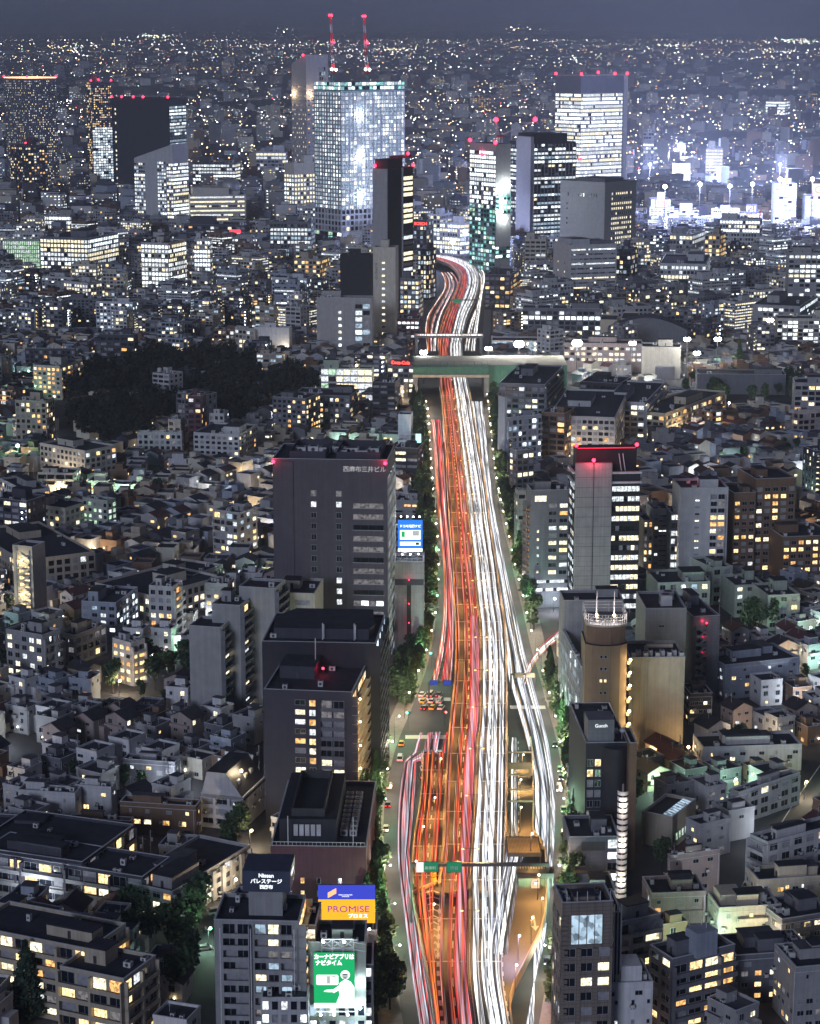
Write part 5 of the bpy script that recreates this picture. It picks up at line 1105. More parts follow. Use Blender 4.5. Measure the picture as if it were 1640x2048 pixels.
# --- left middle
B = C('stair_tower', 'slim pale tower with a glowing yellow zigzag stair at the left', 'stair tower', (25, 64, 90, 1098, 1250, 22), 'grey', 'the yellow stair tower', 0)
B.stairs('A', B.w*.30, B.w*.85, 1, B.h - 1, fl=2.8, n=1.2, pi=1); lamp((B.w*.05, -B.d/2 - 3.5, B.h - 5), 900, (1, .8, .4), .3, parent=B.root); lamp((B.w*.05, -B.d/2 - 3.5, B.h*.4), 900, (1, .8, .4), .3, parent=B.root); B.done()
for i, (g_, wm_, lb, pal_, lt) in enumerate((
    ((-60, 45, 190, 1125, 1190, 60), 'beige', 'long wing with rows of dark windows behind the yellow stair tower', 'home', .12),
    ((190, 300, 445, 1195, 1250, 40), 'ivory', 'long two storey school wing with yellow lit windows', 'cream', .4),
    ((300, 385, 446, 1155, 1205, 30), 'ivory', 'taller end of the school wing with four windows a floor', 'home', .25),
    ((12, 85, 120, 1275, 1365, 30), 'grey', 'apartments with a lit rounded stair at the left edge', 'cream', .4),
    ((118, 150, 212, 1275, 1330, 30), 'ivory', 'low balcony flats under the blue lit building', 'home', .3),
    ((163, 232, 275, 1210, 1285, 12), 'blue', 'blue lit apartments with two white zigzag balconies', 'cool', .35),
    ((298, 345, 365, 1178, 1290, 14), 'light', 'slim pink and grey tower with zigzag open stairs', 'amber', .5),
    ((410, 455, 468, 1172, 1260, 10), 'grey', 'grey block with four warm windows beside the stepped slabs', 'amber', .5),
    ((225, 262, 290, 1290, 1372, 40), 'light', 'white house with big yellow windows facing the lit lane', 'amber', .8),
    ((30, 92, 108, 805, 895, 12), 'beige', 'apartment block with warm windows by the wood at the left edge', 'home', .3),
    ((66, 120, 165, 735, 800, 20), 'ivory', 'terraced flats with orange balconies left of the dark wood', 'amber', .5),
    ((80, 170, 232, 905, 965, 40), 'ivory', 'long stepped flats under the wood with yellow windows', 'home', .3),
    ((275, 363, 366, 868, 915, 4), 'light', 'low white flats with a strip of small windows', 'home', .1),
    ((387, 478, 515, 872, 935, 14), 'light', 'pale municipal flats with rows of dark windows', 'home', .1),
    ((375, 402, 406, 795, 905, 6, None, 14), 'maroon', 'reddish slab tower standing at the edge of the wood', 'home', .12),
    ((418, 448, 452, 830, 900, 8, None, 12), 'light', 'blank white lift tower above the municipal flats', 'home', 0),
    ((336, 361, 364, 842, 900, 8, None, 10), 'grey', 'shorter grey lift tower above the low white flats', 'home', 0),
    ((545, 612, 640, 800, 880, 20), 'slate', 'dark flats with amber windows behind the office slab', 'amber', .3),
    ((585, 700, 718, 795, 860, 10), 'slate', 'dark blue flats with scattered warm windows behind the office slab', 'home', .3),
    ((50, 150, 152, 700, 748, 4), 'dark', 'dark hall with a white louvred roof light at the left', 'home', .1),
    ((45, 130, 178, 1020, 1085, 30), 'ivory', 'grey house row with rounded roof rooms at the left', 'home', .25),
    ((165, 215, 232, 1005, 1080, 30), 'green', 'green lit small apartment block by the trees', 'green', .5),
    ((0, 50, 100, 985, 1050, 60), 'grey', 'cluster house with deep eaves at the far left', 'home', .3))):
    B = C('apartment_building', lb, 'apartment building', g_, wm_, None, 3)
    B.grid('A', fl=3.1, bay=3.3, pw=1.3, sh=1.3, lit=lt, pal=pal_, z1=B.h - .8, pd=.2, ind=B.corner[1] < 900 and i not in (14, 15)); B.grid('B', fl=3.1, bay=3.6, pw=1.2, sh=1.2, lit=lt, pal=pal_, z1=B.h - .8, pd=.2, bal=(1.1 if i in (3, 6, 8, 10) else 0), every=2)
    B.done()
# ------------------------------------------------------------------ towers of the middle distance
M_TMESH = mat('scaffold_net', (.12, .30, .27), rough=.9, var=.3); M_GREY2 = mat('cladding_white', (.70, .72, .78), rough=.5)
wall('tower_white', (.62, .64, .70)); wall('slab_grey', (.42, .41, .43), joints=(3.0, 40, .85))
def mast_crane(x, y, z, h, lean, lab):
    t = thing('tower_crane', lab, 'crane', (x, y, z)); MR = mat('crane_red', (.55, .04, .05), rough=.5)
    b = MB(); b.bar((0, 0, -2), (0, 0, 9), 2.2, M_TMESH); b.build('mast', t)
    b = MB(); b.box(-3.2, 3.2, -5, 3, 9.01, 12, MR); b.build('cab', t)
    k = 7; b = MB()
    for i in range(k):
        m = M_TRIM if i % 2 else MR; a, c = 12 + (h - 12) * i / k, 12 + (h - 12) * (i + 1) / k; wa, wc = 1.5 - i * .1, 1.5 - (i + 1) * .1
        for sx in (-1, 1): b.bar((lean * a / h + sx * wa, 0, a), (lean * c / h + sx * wc, 0, c), .75, m)
        b.bar((lean * a / h - wa, 0, a), (lean * c / h + wc, 0, c), .4, m); b.bar((lean * a / h + wa, 0, a), (lean * c / h - wc, 0, c), .4, m)
    b.build('jib', t)
    for q in (.5, 1.0):
        for sx in ((-1, 1) if q == 1 else (1.8,)): redlight(t, [(lean * q + sx * 1.2, -.5, 12 + (h - 12) * q)], 1.3)
    b = MB(); b.ball((-2, -4, 13.5), 1.3, M_WHITEL); b.ball((2.4, -4, 13.2), 1.3, M_WHITEL); b.build('work_lamp', t)
def luff_crane(x, y, z, dx, dz, lab, back=-5):
    t = thing('tower_crane', lab, 'crane', (x, y, z)); MR = mat('crane_red', (.55, .04, .05), rough=.5)
    b = MB(); b.bar((0, 0, 0), (0, 0, 6), 1.8, M_TRIM); b.box(-2, 2, -2, 2, 6, 8, MR); b.build('mast', t); b = MB()
    for o in (-.9, .9): b.bar((o, 0, 8), (dx + o * .6, 0, dz), .5, M_TRIM)
    for i in range(8):
        s = 1 if i % 2 else -1; b.bar((dx * i / 8 + s * .9, 0, 8 + (dz - 8) * i / 8), (dx * (i + 1) / 8 - s * .9, 0, 8 + (dz - 8) * (i + 1) / 8), .35, M_TRIM)
    b.build('jib', t); redlight(t, [(dx, -.5, dz)], 2.4)
def T(name, label, cat, geo, wm, phrase=None, roof=3, **kw): return C(name, label, cat, geo, wm, phrase, roof, **kw)
# white lattice tower under construction
B = T('office_tower', 'tall white lattice fronted tower, brightly lit, with two striped cranes on top', 'office tower', (628, 681, 809, 182, 508, 52), 'tower_white', 'the white lattice tower', 0, parapet=0)
w, d, h = B.w, B.d, B.h; zb = h * .27
B.grid('A', fl=4.4, bay=5.0, pw=1.5, sh=1.5, lit=.75, dark=5, pal='cool', z0=zb, z1=h - 2, pd=.5, sd=.4, m=Wl['slab_grey']); B.grid('B', fl=4.4, bay=5.6, pw=1.3, sh=1.2, lit=.78, dark=5, pal='cool', z0=zb, z1=h - 2, pd=.6, sd=.3, m=Wl['tower_white'])
B.grid('A', fl=6, bay=6, pw=2.0, sh=2.0, lit=.0, z0=h*.13, z1=zb, pd=.5, sd=.4); B.grid('B', fl=6, bay=6, pw=1.6, sh=2.0, lit=.05, pal='cream', z0=h*.13, z1=zb, pd=.6, sd=.3)
B.grid('A', fl=5, bay=8, pw=.4, sh=1.0, lit=.35, pal='teal', z0=0, z1=h*.13, m=Wl['slate']); B.fbox('B', d*.02, d*.58, .1, h*.13, .02, 1.0, M_GREY2); B.fbox('B', d*.58 + .1, d*.99, .1, h*.15, .02, 1.0, M_TMESH)
rg = random.Random(3); fins = MB()
for i in range(24):            # staggered white fins
    z = zb
    while z < h - 3:
        L = rg.uniform(14, 38); s_ = d * (i + .5) / 24 + rg.uniform(-1, 1); s_ = min(d - 1, max(.6, s_)); B.fbox('B', s_ - .4, s_ + .4, z, min(h - 2.4, z + L), .62 + .01 * (i % 3), 1.25 + .02 * i, M_GREY2, fins); z += L + .05
for i in range(9):
    z = zb
    while z < h - 3: L = rg.uniform(16, 40); s_ = w * (i + .5) / 9 + rg.uniform(-1.2, 1.2); B.fbox('A', s_ - .3, s_ + .3, z, min(h - 2.4, z + L), .52, .95 + .02 * i, Wl['grey'], fins); z += L + .05
fins.build('fin', B.root, kind='stuff')
for zz in (.35, .6, .85): b = MB(); b.ball((0, 0, 0), 1.4, M_COOLL); o = b.build('work_lamp', B.root); o.location = B.fpt('B', d*.3, h*zz, 2.5); lamp((1.5, -3, 0), 9000, (.8, .9, 1), 1.5, parent=o)  # lamps added to whiten the lattice front
B.grid('A', fl=4.4, bay=4, pw=.4, sh=1.2, lit=.9, pal='site', z0=h - .0, z1=h + 9, m=M_TMESH, pd=.4); B.grid('B', fl=4.4, bay=5, pw=.4, sh=1.2, lit=.85, pal='site', z0=h - .0, z1=h + 9, m=M_TMESH, pd=.4)
b = MB(); b.box(-w/2, w/2, -d/2, d/2, h + .02, h + 8.9, M_TMESH); b.build('upper_works', B.root); B.done()
sy = B.root.location.y
for (u, vt, lab) in ((664, 33, 'left striped tower crane on the white lattice tower'), (731, 35, 'right striped tower crane on the white lattice tower')):
    zt = ZAT(vt, sy); x = XAT(u + 4, sy, h); mast_crane(x, sy, h + 9, zt - h - 9, XAT(u - 3, sy, zt) - x, lab)
# slender hotel tower with slanted top, and its broad lit base
B = T('hotel_tower', 'slender grey tower with a slanted dark crown and orange lit shoulders', 'hotel tower', (583, 612, 656, 128, 440, 52), 'slab_grey', 'the slender slant topped tower', 0, parapet=0)
w, d, h = B.w, B.d, B.h
B.grid('A', fl=6, bay=5, pw=3.2, sh=4, lit=.55, pal='home', z0=h*.30, z1=h*.86, pd=.3, sd=.28); B.grid('B', fl=6, bay=7, pw=4.4, sh=4.2, lit=.45, pal='home', z0=h*.30, z1=h*.80, pd=.3, sd=.28)
B.grid('B', fl=6, bay=4, pw=.8, sh=2, lit=.1, a0=d*.58, a1=d*.88, z0=h*.82, z1=h*.98, pd=.6)
b = MB(); b.poly([(-w/2, -d/2, h), (w/2, -d/2, h), (w/2, -d/2, h + 12)], B.wm); b.poly([(w/2, -d/2, h), (w/2, d/2, h), (w/2, d/2, h + 12), (w/2, -d/2, h + 12)], B.wm); b.poly([(-w/2, -d/2, h), (w/2, -d/2, h + 12), (w/2, d/2, h + 12), (-w/2, d/2, h)], Wl['black']); b.poly([(w/2, d/2, h), (-w/2, d/2, h), (w/2, d/2, h + 12)], B.wm); b.build('slanted_crown', B.root)
for f_, a_ in (('A', .15), ('B', .12), ('B', .92)):
    L = B.frame(f_)[3]; p = B.fpt(f_, L * a_, h*.80, 5); b = MB(); b.ball((0, 0, 0), .8, M_WARML); o = b.build('uplight', B.root); o.location = p; lamp((0, 0, 2), 5000, (1, .72, .4), 1, parent=o)
redlight(B, [(w*.3, -d/2, h + 10)], 1.6); B.done()
B = T('hotel_podium', 'broad lit lower part with rows of cream windows below the slant topped tower', 'hotel', (568, 588, 630, 328, 446, 50), 'ivory', None, 1); B.grid('A', fl=5.5, bay=5, pw=1.6, sh=2.4, lit=.92, pal='bright', pd=.4, z1=B.h - 14); B.grid('B', fl=5.5, bay=5, pw=1.6, sh=2.4, lit=.92, pal='cream', pd=.4, z1=B.h - 14); B.done()
# dark tower in front of the lattice tower
B = T('office_tower', 'black glass tower with a grey side slab and a red crown light', 'office tower', (747, 776, 826, 338, 628, 30), 'black', 'the roadside black tower', 0, parapet=0)
w, d, h = B.w, B.d, B.h
b = MB(); B.fbox('A', -.2, w - .2, .1, h, .02, 1.4, Wl['slab_grey'], b); b.build('slab', B.root)
B.grid('B', fl=4.6, bay=d*.36, pw=.6, sh=1.6, lit=.85, pal='cream', a0=d*.58, a1=d - .4, z1=h - 8, pd=.5, sd=.6, ms=Wl['black']); b = MB(); B.fbox('B', d*.54, d*.57, .1, h, .02, 1.2, Wl['grey'], b); b.build('fin', B.root)
b = MB(); b.box(-w/2 + 1, w/2 - .5, -d*.48, d*.1, h + .02, h + 8, Wl['black']); b.box(-w*.1, w/2 - .3, -d*.1, d*.46, h + 8.01, h + 10, mat('crown_red', (.25, .02, .06))); b.build('crown', B.root); redlight(B, [(-w*.4, -d/2, h + 1), (w/2, d*.3, h + 10.2), (w/2, d/2, h)], 1.4); B.done()
B = T('apartment_tower', 'slim ivory slab with one column of lit windows and a vertical name', 'apartment tower', (746, 791, 797, 497, 692, 8), 'ivory', 'the slim ivory slab', 0)
w, h = B.w, B.h
B.windows('A', [(w*.46, z) for z in range(4, int(h) - 6, 5)], 2.4, 1.5, lit=.95, pal='cream', ind=False)
b = MB(); b.box(-w*.2, w*.15, -3, 3, h + .02, h + 6, B.wm); b.build('penthouse', B.root); text('\n'.join('青山学院大学'[:6]), 2.2, Wl['dark'], B.root, facemtx(B.fpt('A', w*.15, h - 18, .1)))
B.done()
B = T('apartment_building', 'grey blank block with a glazed lit stair beside the slim ivory slab', 'apartment building', (633, 744, 747, 598, 712, 4), 'grey', 'the blank grey block', 2)
w, h = B.w, B.h; B.grid('A', fl=5, bay=w*.13, pw=.8, sh=1.6, lit=.6, pal='cool', a0=w*.69, a1=w*.97, z0=0, z1=h - 4, pd=.6); B.windows('A', [(w*.42, z) for z in range(2, int(h) - 6, 5)], 2.2, 2.0, lit=.95, pal='bright', ind=False); B.done()
B = T('office_tower', 'plain black box building left of the slim ivory slab', 'office building', (680, 742, 747, 512, 640, 6), 'black', None, 1); B.done()
B = T('office_tower', 'tall teal netted construction tower with cranes and very bright work lights', 'office tower', (940, 992, 1022, 288, 545, 55), 'slab_grey', 'the teal netted construction tower', 0, parapet=0)
w, d, h = B.w, B.d, B.h
B.grid('A', fl=4.4, bay=4, pw=.7, sh=1.4, lit=.8, pal='bright', z0=h*.52, z1=h*.94, m=Wl['grey'], rowlit=True); B.grid('A', fl=4.4, bay=5, pw=.6, sh=1.6, lit=.45, pal='teal', z0=0, z1=h*.52, m=M_TMESH, pd=.5)
B.grid('B', fl=4.4, bay=5, pw=.6, sh=1.6, lit=.3, pal='site', z0=h*.1, z1=h*.62, m=M_TMESH, pd=.5); B.fbox('B', .2, d - .2, h*.2, h*.45, .02, 1.2, Wl['slab_grey'])
for q, zz in ((.2, .62), (.5, .55), (.8, .68), (.3, .48), (.6, .42)): b = MB(); b.ball((0, 0, 0), 1.6, M_WHITEL); o = b.build('work_lamp', B.root); o.location = B.fpt('B', d*q, h*zz, 3); lamp((0, -2, 0), 12000, (.85, 1, .95), 2, parent=o)
redlight(B, [(-w/2, -d/2, h + 1), (w/2 - 1, -d/2, h), (0, -d/2 - 1, h*.9)], 1.9); B.done(); x, y = B.root.location.x, B.root.location.y
luff_crane(x + 8, y, h, XAT(992, y, 150) - x - 8, ZAT(242, y) - h, 'left crane with a red star light above the teal construction tower'); luff_crane(x + 12, y + 6, h, XAT(1071, y, 150) - x - 12, ZAT(242, y) - h, 'right crane with a red star light above the teal construction tower')
B = T('office_tower', 'black ribbed tower with a broad pale grey slab on its left', 'office tower', (1020, 1068, 1152, 285, 520, 60), 'black', 'the black ribbed tower', 0, parapet=0)
w, d, h = B.w, B.d, B.h
b = MB(); B.fbox('A', w*.40, w - .1, .1, h + 6, .02, 4, Wl['slab_grey'], b); b.build('slab', B.root)
B.grid('A', fl=4.4, bay=3.5, pw=.4, sh=1.8, lit=.55, pal='office', a0=0, a1=w*.38, z1=h - 4, rowlit=True, pd=.4, sd=.5); B.grid('B', fl=4.4, bay=4.6, pw=.5, sh=2.0, lit=.58, pal='office', z1=h - 2, rowlit=True, pd=.9, sd=.5, m=Wl['slab_grey'], ms=Wl['black'])
b = MB(); b.box(-w*.30, w*.48, -d*.42, d*.30, h + .02, h + 9, Wl['black']); b.build('crown', B.root); B.done()
B = T('office_tower', 'bright white banded office tower with a row of red beacons on the roof', 'office tower', (1112, 1163, 1246, 152, 440, 50), 'slab_grey', 'the bright banded tower', 0, parapet=1.2)
w, d, h = B.w, B.d, B.h
for f_ in 'AB': B.grid(f_, fl=4.9, bay=3.2, pw=.22, sh=1.7, lit=1.0, pal='bright', z0=h*.10, z1=h*.875, rowlit=True, pd=.35, sd=.7, m=Wl['slab_grey']); B.grid(f_, fl=6, bay=8, pw=.6, sh=.8, lit=.5, pal='cream', z0=0, z1=h*.10, m=Wl['slate'])
B.fbox('A', .2, w, h*.88, h, .02, .9, Wl['slate']); B.fbox('B', .2, d, h*.88, h, .02, .9, Wl['slate'])
b = MB(); B.fbox('C', -1, 6.5, .1, h, -d*.0 + .0, 1, Wl['slate'], b); b.box(w/2 - w*.9, w/2 - .2, d/2 + .1, d/2 + 10, .1, h + 1, Wl['slab_grey']); b.build('rear_core', B.root)
redlight(B, [(-w/2, -d/2, h + 1.2), (w/2, -d/2, h + 1.2), (w/2, -d*.1, h + 3), (w/2, d*.3, h + 1.2), (w/2, d/2 + 8, h + 1.2), (w/2 + 1, -d/2, h*.42)], 1.8); B.done()
B = T('office_building', 'massive pale grey cube building with tiny slot windows', 'office building', (1121, 1210, 1273, 367, 545, 42), 'panel', 'the massive pale grey cube', 0)
w, d, h = B.w, B.d, B.h
B.grid('A', fl=5, bay=3.4, pw=1.9, sh=1.6, lit=0, z0=h - 16, z1=h - 11, a0=w*.15, a1=w*.85, pd=.05); B.windows('A', [(w*.16, z) for z in range(12, int(h) - 20, 5)], 1.6, 1.8, lit=0, ind=False)
B.grid('B', fl=4.9, bay=3.4, pw=1.7, sh=2.6, lit=.42, pal='cream', z0=0, z1=h - 10, a0=d*.2, a1=d*.86, pd=.3, rowlit=True); b = MB(); b.box(-w*.3, w*.35, -d*.3, d*.3, h + .02, h + 4, Wl['slate']); b.build('penthouse', B.root); B.done()
B = T('office_building', 'ivory office with thin lit ribbon windows and a stepped dark roof', 'office building', (1107, 1140, 1234, 492, 610, 72), 'light', 'the ribboned ivory office', 1)
d, h = B.d, B.h; B.ribbons('B', fl=4.4, sh=3.0, a0=d*.03, a1=d*.97, z0=3, z1=h - 3, lit=.6, pal='bright', mull=2, d=.35); B.windows('A', [(B.w*q, z) for q in (.3, .7) for z in (20, 28, 36)], 1.4, 1.6, lit=.6, ind=False)
b = MB(); b.box(-B.w*.4, B.w*.1, -d*.45, -d*.05, h + .02, h + 5, B.wm); b.box(-B.w*.3, B.w*.4, -d*.0, d*.4, h + .02, h + 3, Wl['slate']); b.build('penthouse', B.root); B.done()
B = T('apartment_tower', 'wide dark apartment tower with an orange roof rim at the far left', 'apartment tower', (8, 54, 112, 158, 375, 45), 'slate', 'the orange rimmed tower', 0)
for f_ in 'AB': B.grid(f_, fl=3.6, bay=3.3, pw=1.5, sh=1.9, lit=.40, pal='mix', z1=B.h - 3, pd=.6)
b = MB(); B.ring(-B.w/2 - .4, B.w/2 + .4, -B.d/2 - .4, B.d/2 + .4, B.h + .9, B.h + 2.4, .8, emis('roof_rim', (1, .62, .35), 2.2), b); b.build('rim_light', B.root); redlight(B, [(-B.w/2, -B.d/2, B.h + 2), (B.w/2, B.d/2, B.h + 2), (B.w/2, -B.d/2, B.h + 2)], 1.8); B.done()
B = T('apartment_tower', 'slim tower with bluish lit lower floors right of the orange rimmed tower', 'apartment tower', (172, 182, 222, 165, 365, 60), 'dark', None, 1)
B.grid('B', fl=3.6, bay=3.2, pw=1.2, sh=1.7, lit=.45, pal='home', z0=B.h*.55, z1=B.h - 6, pd=.4); B.grid('B', fl=4.2, bay=4.5, pw=.8, sh=1.3, lit=.9, pal='cool', z0=0, z1=B.h*.55, pd=.4); B.grid('A', fl=4.2, bay=4, lit=.4, pal='home'); redlight(B, [(0, 0, B.h + 3), (B.w/2, B.d/2, B.h + 2), (B.w/2, -B.d/2, B.h + 2)], 1.7); B.done()
B = T('apartment_tower', 'dark round topped apartment tower with sparse windows at the far left', 'apartment tower', (20, 50, 94, 292, 395, 50), 'charcoal', None, 2)
for f_ in 'AB': B.grid(f_, fl=4.0, bay=4.5, pw=1.6, sh=1.6, lit=.33, pal='home', z1=B.h - 3)
redlight(B, [(0, -5, B.h + 2), (5, 5, B.h + 2)], 1.2); B.done()
B = T('office_tower', 'huge blank black tower with a lit glazed edge on its right side', 'office tower', (223, 338, 371, 198, 388, 20), 'black', 'the huge blank black tower', 0)
B.grid('B', fl=5.2, bay=5, pw=1, sh=2, lit=.8, pal='cool', z0=B.h*.25, z1=B.h*.92, pd=.3, rowlit=True); B.windows('A', [(B.w*.06, z) for z in range(14, int(B.h) - 10, 7)], 2, 3, lit=.8, pal='cream', ind=False)
redlight(B, [(B.w * (q - .5), -B.d/2, B.h + 1.5) for q in (0, .18, .38, .55, .98)], 1.9); B.done()
B = T('office_tower', 'grey office tower with a sloping wedge roof and lit corner floors', 'office tower', (268, 345, 376, 318, 462, 28), 'light', 'the wedge roofed office tower', 0, parapet=0)
w, d, h = B.w, B.d, B.h
b = MB(); b.poly([(-w/2, -d/2, h), (w/2, -d/2, h), (w/2, -d/2, h + 18)], B.wm); b.poly([(w/2, -d/2, h), (w/2, d/2, h), (w/2, d/2, h + 18), (w/2, -d/2, h + 18)], B.wm); b.poly([(-w/2, -d/2, h), (w/2, -d/2, h + 18), (w/2, d/2, h + 18), (-w/2, d/2, h)], B.wm); b.poly([(w/2, d/2, h), (-w/2, d/2, h), (w/2, d/2, h + 18)], B.wm); b.build('wedge_roof', B.root)
B.grid('A', fl=4.5, bay=3.4, pw=.5, sh=2.0, lit=.7, pal='office', a0=0, a1=w*.28, z1=h - 6, pd=.3); B.grid('A', fl=4.5, bay=3.4, pw=.5, sh=2.0, lit=.7, pal='cool', a0=w*.60, a1=w*.82, z1=h - 4, pd=.3); B.grid('A', fl=4.5, bay=3.4, pw=.5, sh=2.0, lit=.7, pal='bright', a0=w*.84, a1=w, z1=h - 6, pd=.3); B.grid('B', fl=4.5, bay=4, pw=.5, sh=2.0, lit=.75, pal='bright', z1=h - 6, pd=.3, rowlit=True); B.done()
B = T('planetarium_building', 'pale public hall with ribbon windows and a large metal dome on its roof', 'civic hall', (374, 380, 492, 392, 462, 80), 'ivory', 'the metal domed hall', 0)
w, d, h = B.w, B.d, B.h
B.ribbons('B', fl=5.5, sh=3.4, lit=.9, pal='cream', z0=4, z1=h - 1, a0=0, a1=d*.97, mull=3); b = MB(); b.box(-w*.4, w*.4, -d*.45, d*.2, h + .02, h + 9, B.wm); b.build('upper_storey', B.root)
b = MB(); b.tube((0, d*.27, h), (0, d*.27, h + 8), 11, 11, B.wm, 24); b.ball((0, d*.27, h + 9), 12, mat('dome_metal', (.34, .34, .36), rough=.5, metal=.5), 28, 16); b.build('dome', B.root); B.done()
# mid rises that stand out, from the photograph
rows = (
 ((5, 78, 80, 480, 560, 4), 'green', 'green lit glass office at the left edge', 'green', .95, 1.6, .7),
 ((80, 175, 236, 478, 572, 18), 'slate', 'dark gridded office with many white windows at the left', 'bright', .75, 3.0, 1.3),
 ((282, 336, 372, 488, 602, 20), 'ivory', 'office with tall white lit window strips and rounded grey corner', 'bright', .8, 3.0, 1.3),
 ((388, 420, 424, 480, 590, 8), 'light', 'pale office with a white lit stair and ribbon floors', 'bright', .7, 2.2, 1.4),
 ((540, 622, 630, 446, 525, 6), 'slate', 'open framed office below the lattice tower', 'cool', .5, 3, 1.4),
 ((588, 640, 660, 520, 584, 14), 'beige', 'striped flats with a bright yellow stair', 'amber', .5, 3, 1.4),
 ((368, 490, 510, 452, 498, 12), 'dark', 'dark truss fronted hall with a red sign', 'home', .2, 4, 1.6),
 ((62, 140, 150, 432, 470, 10), 'grey', 'long grey building with two bright floors at the left', 'bright', .8, 3, 1.5),
 ((512, 572, 575, 305, 350, 4), 'tower_white', 'floodlit white sign wall building behind the hotel podium', 'bright', .3, 4, 1.5),
 ((385, 470, 480, 328, 372, 10), 'grey', 'office with bright ribbon floors left of the hotel podium', 'bright', .9, 3, 1.5),
 ((827, 853, 866, 442, 545, 20), 'dark', 'narrow dark building with a red lit roof sign by the road', 'mix', .2, 3, 1.4),
 ((836, 858, 872, 500, 600, 22), 'dark', 'row building with neon lit sides left of the far road', 'mix', .5, 2.4, 1.2),
 ((800, 838, 846, 560, 640, 10), 'slate', 'banded building with warm and cool floors left of the far road', 'mix', .8, 3, 1.4),
 ((795, 838, 842, 640, 690, 4), 'maroon', 'brown tiled block with tiny windows beside the field bridge', 'bright', .4, 3, 1.7),
 ((848, 880, 905, 430, 500, 30), 'tower_white', 'white office cluster at the end of the road', 'bright', .6, 3, 1.3),
 ((880, 920, 940, 448, 512, 40), 'light', 'banded pale office at the bend of the road', 'bright', .7, 3, 1.3),
 ((970, 1020, 1040, 552, 620, 12), 'dark', 'dark block with stacked warm windows right of the far road', 'amber', .4, 4, 1.4),
 ((1050, 1092, 1096, 480, 560, 8), 'ivory', 'plain ivory block beside a white lit stair', 'cool', .1, 4, 1.8),
 ((1045, 1202, 1212, 620, 684, 6), 'slate', 'long school building with pillars and deep square windows', 'bright', .12, 4.5, 1.2),
 ((1412, 1446, 1455, 298, 352, 8), 'ivory', 'cream tower flats in the bluish distance at the right', 'cream', .9, 3, 1.4),
 ((1287, 1308, 1316, 265, 345, 20), 'grey', 'slim pale tower in the bluish distance', 'cool', .3, 3, 1.6),
 ((1532, 1570, 1580, 203, 232, 20), 'tower_white', 'white lit slab building far off at the right', 'bright', .6, 3, 1.6),
 ((1440, 1520, 1575, 440, 520, 15), 'light', 'post office building with a red mark and banded floors', 'bright', .35, 2.4, 1.4),
 ((1340, 1385, 1410, 470, 530, 20), 'grey', 'grey block with a lit row near the glowing crossing', 'bright', .5, 3, 1.4),
 ((1410, 1440, 1452, 470, 560, 20), 'beige', 'stair tower with warm light right of the glowing crossing', 'amber', .7, 3, 1.2),
 ((1578, 1690, 1700, 508, 655, 4), 'grey', 'tall gridded grey block at the right edge', 'bright', .3, 4.4, 1.6),
 ((1320, 1412, 1420, 530, 600, 10), 'light', 'glazed office with lit panes right of the massive cube', 'bright', .6, 3, 1.3),
 ((1258, 1300, 1322, 560, 610, 20), 'slate', 'office with a bright long floor behind the gym roof', 'bright', .5, 3, 1.5),
 ((1225, 1262, 1275, 500, 590, 20), 'dark', 'dark building with a lit side right of the ivory office', 'mix', .4, 3, 1.4),
 ((1505, 1600, 1640, 615, 680, 20), 'grey', 'school block with diagonal bracing at the right', 'bright', .3, 4, 1.6),
 ((470, 508, 510, 660, 712, 40), 'ivory', 'windowed wing of the white school hall', 'cream', .4, 4, 1.4),
 ((200, 268, 275, 672, 740, 10), 'dark', 'dark hall with a lit corner room at the edge of the wood', 'home', .1, 5, 1.8),
 ((290, 385, 400, 645, 690, 12), 'slate', 'pillared low hall above the wood', 'home', .05, 4, 1.2))
for i, (g_, wm_, lb, pl_, lt, bay, sh) in enumerate(rows):
    B = T('office_building', lb, 'office building', g_, wm_, None, 3); D_ = B.corner[1]; k = max(1, D_ / 1500)
    for f_ in 'AB': B.grid(f_, fl=3.7 * k ** .5, bay=bay * k ** .5, pw=.5 * bay ** .5, sh=sh * k ** .5, lit=lt, pal=pl_, z0=.5, z1=B.h - 1.5, pd=.3, rowlit=pl_ in ('bright', 'cool'))
    if i == 10:
        text('BOSCH', 4.2, emis('sign_red', (1, .06, .05), 2.5), B.root, facemtx(B.fpt('A', B.w*.55, B.h - 3, .6)), bold=.1)
    if i == 22: b = MB(); B.fbox('B', B.d*.1, B.d*.3, B.h + .1, B.h + 9, -1, -.3, Wl['grey'], b); b.build('sign_wall', B.root); text('〒', 7, emis('post_red', (1, .05, .05), 1.2), B.root, facemtx(B.fpt('B', B.d*.2, B.h + 4.5, -.2), 'right'), bold=.2)
    if i == 6: b = MB(); B.fbox('A', B.w*.75, B.w*.93, B.h - 8, B.h - 4.5, .3, .8, emis('sign_red2', (1, .03, .05), 2.5), b); b.build('sign', B.root)
    B.done()
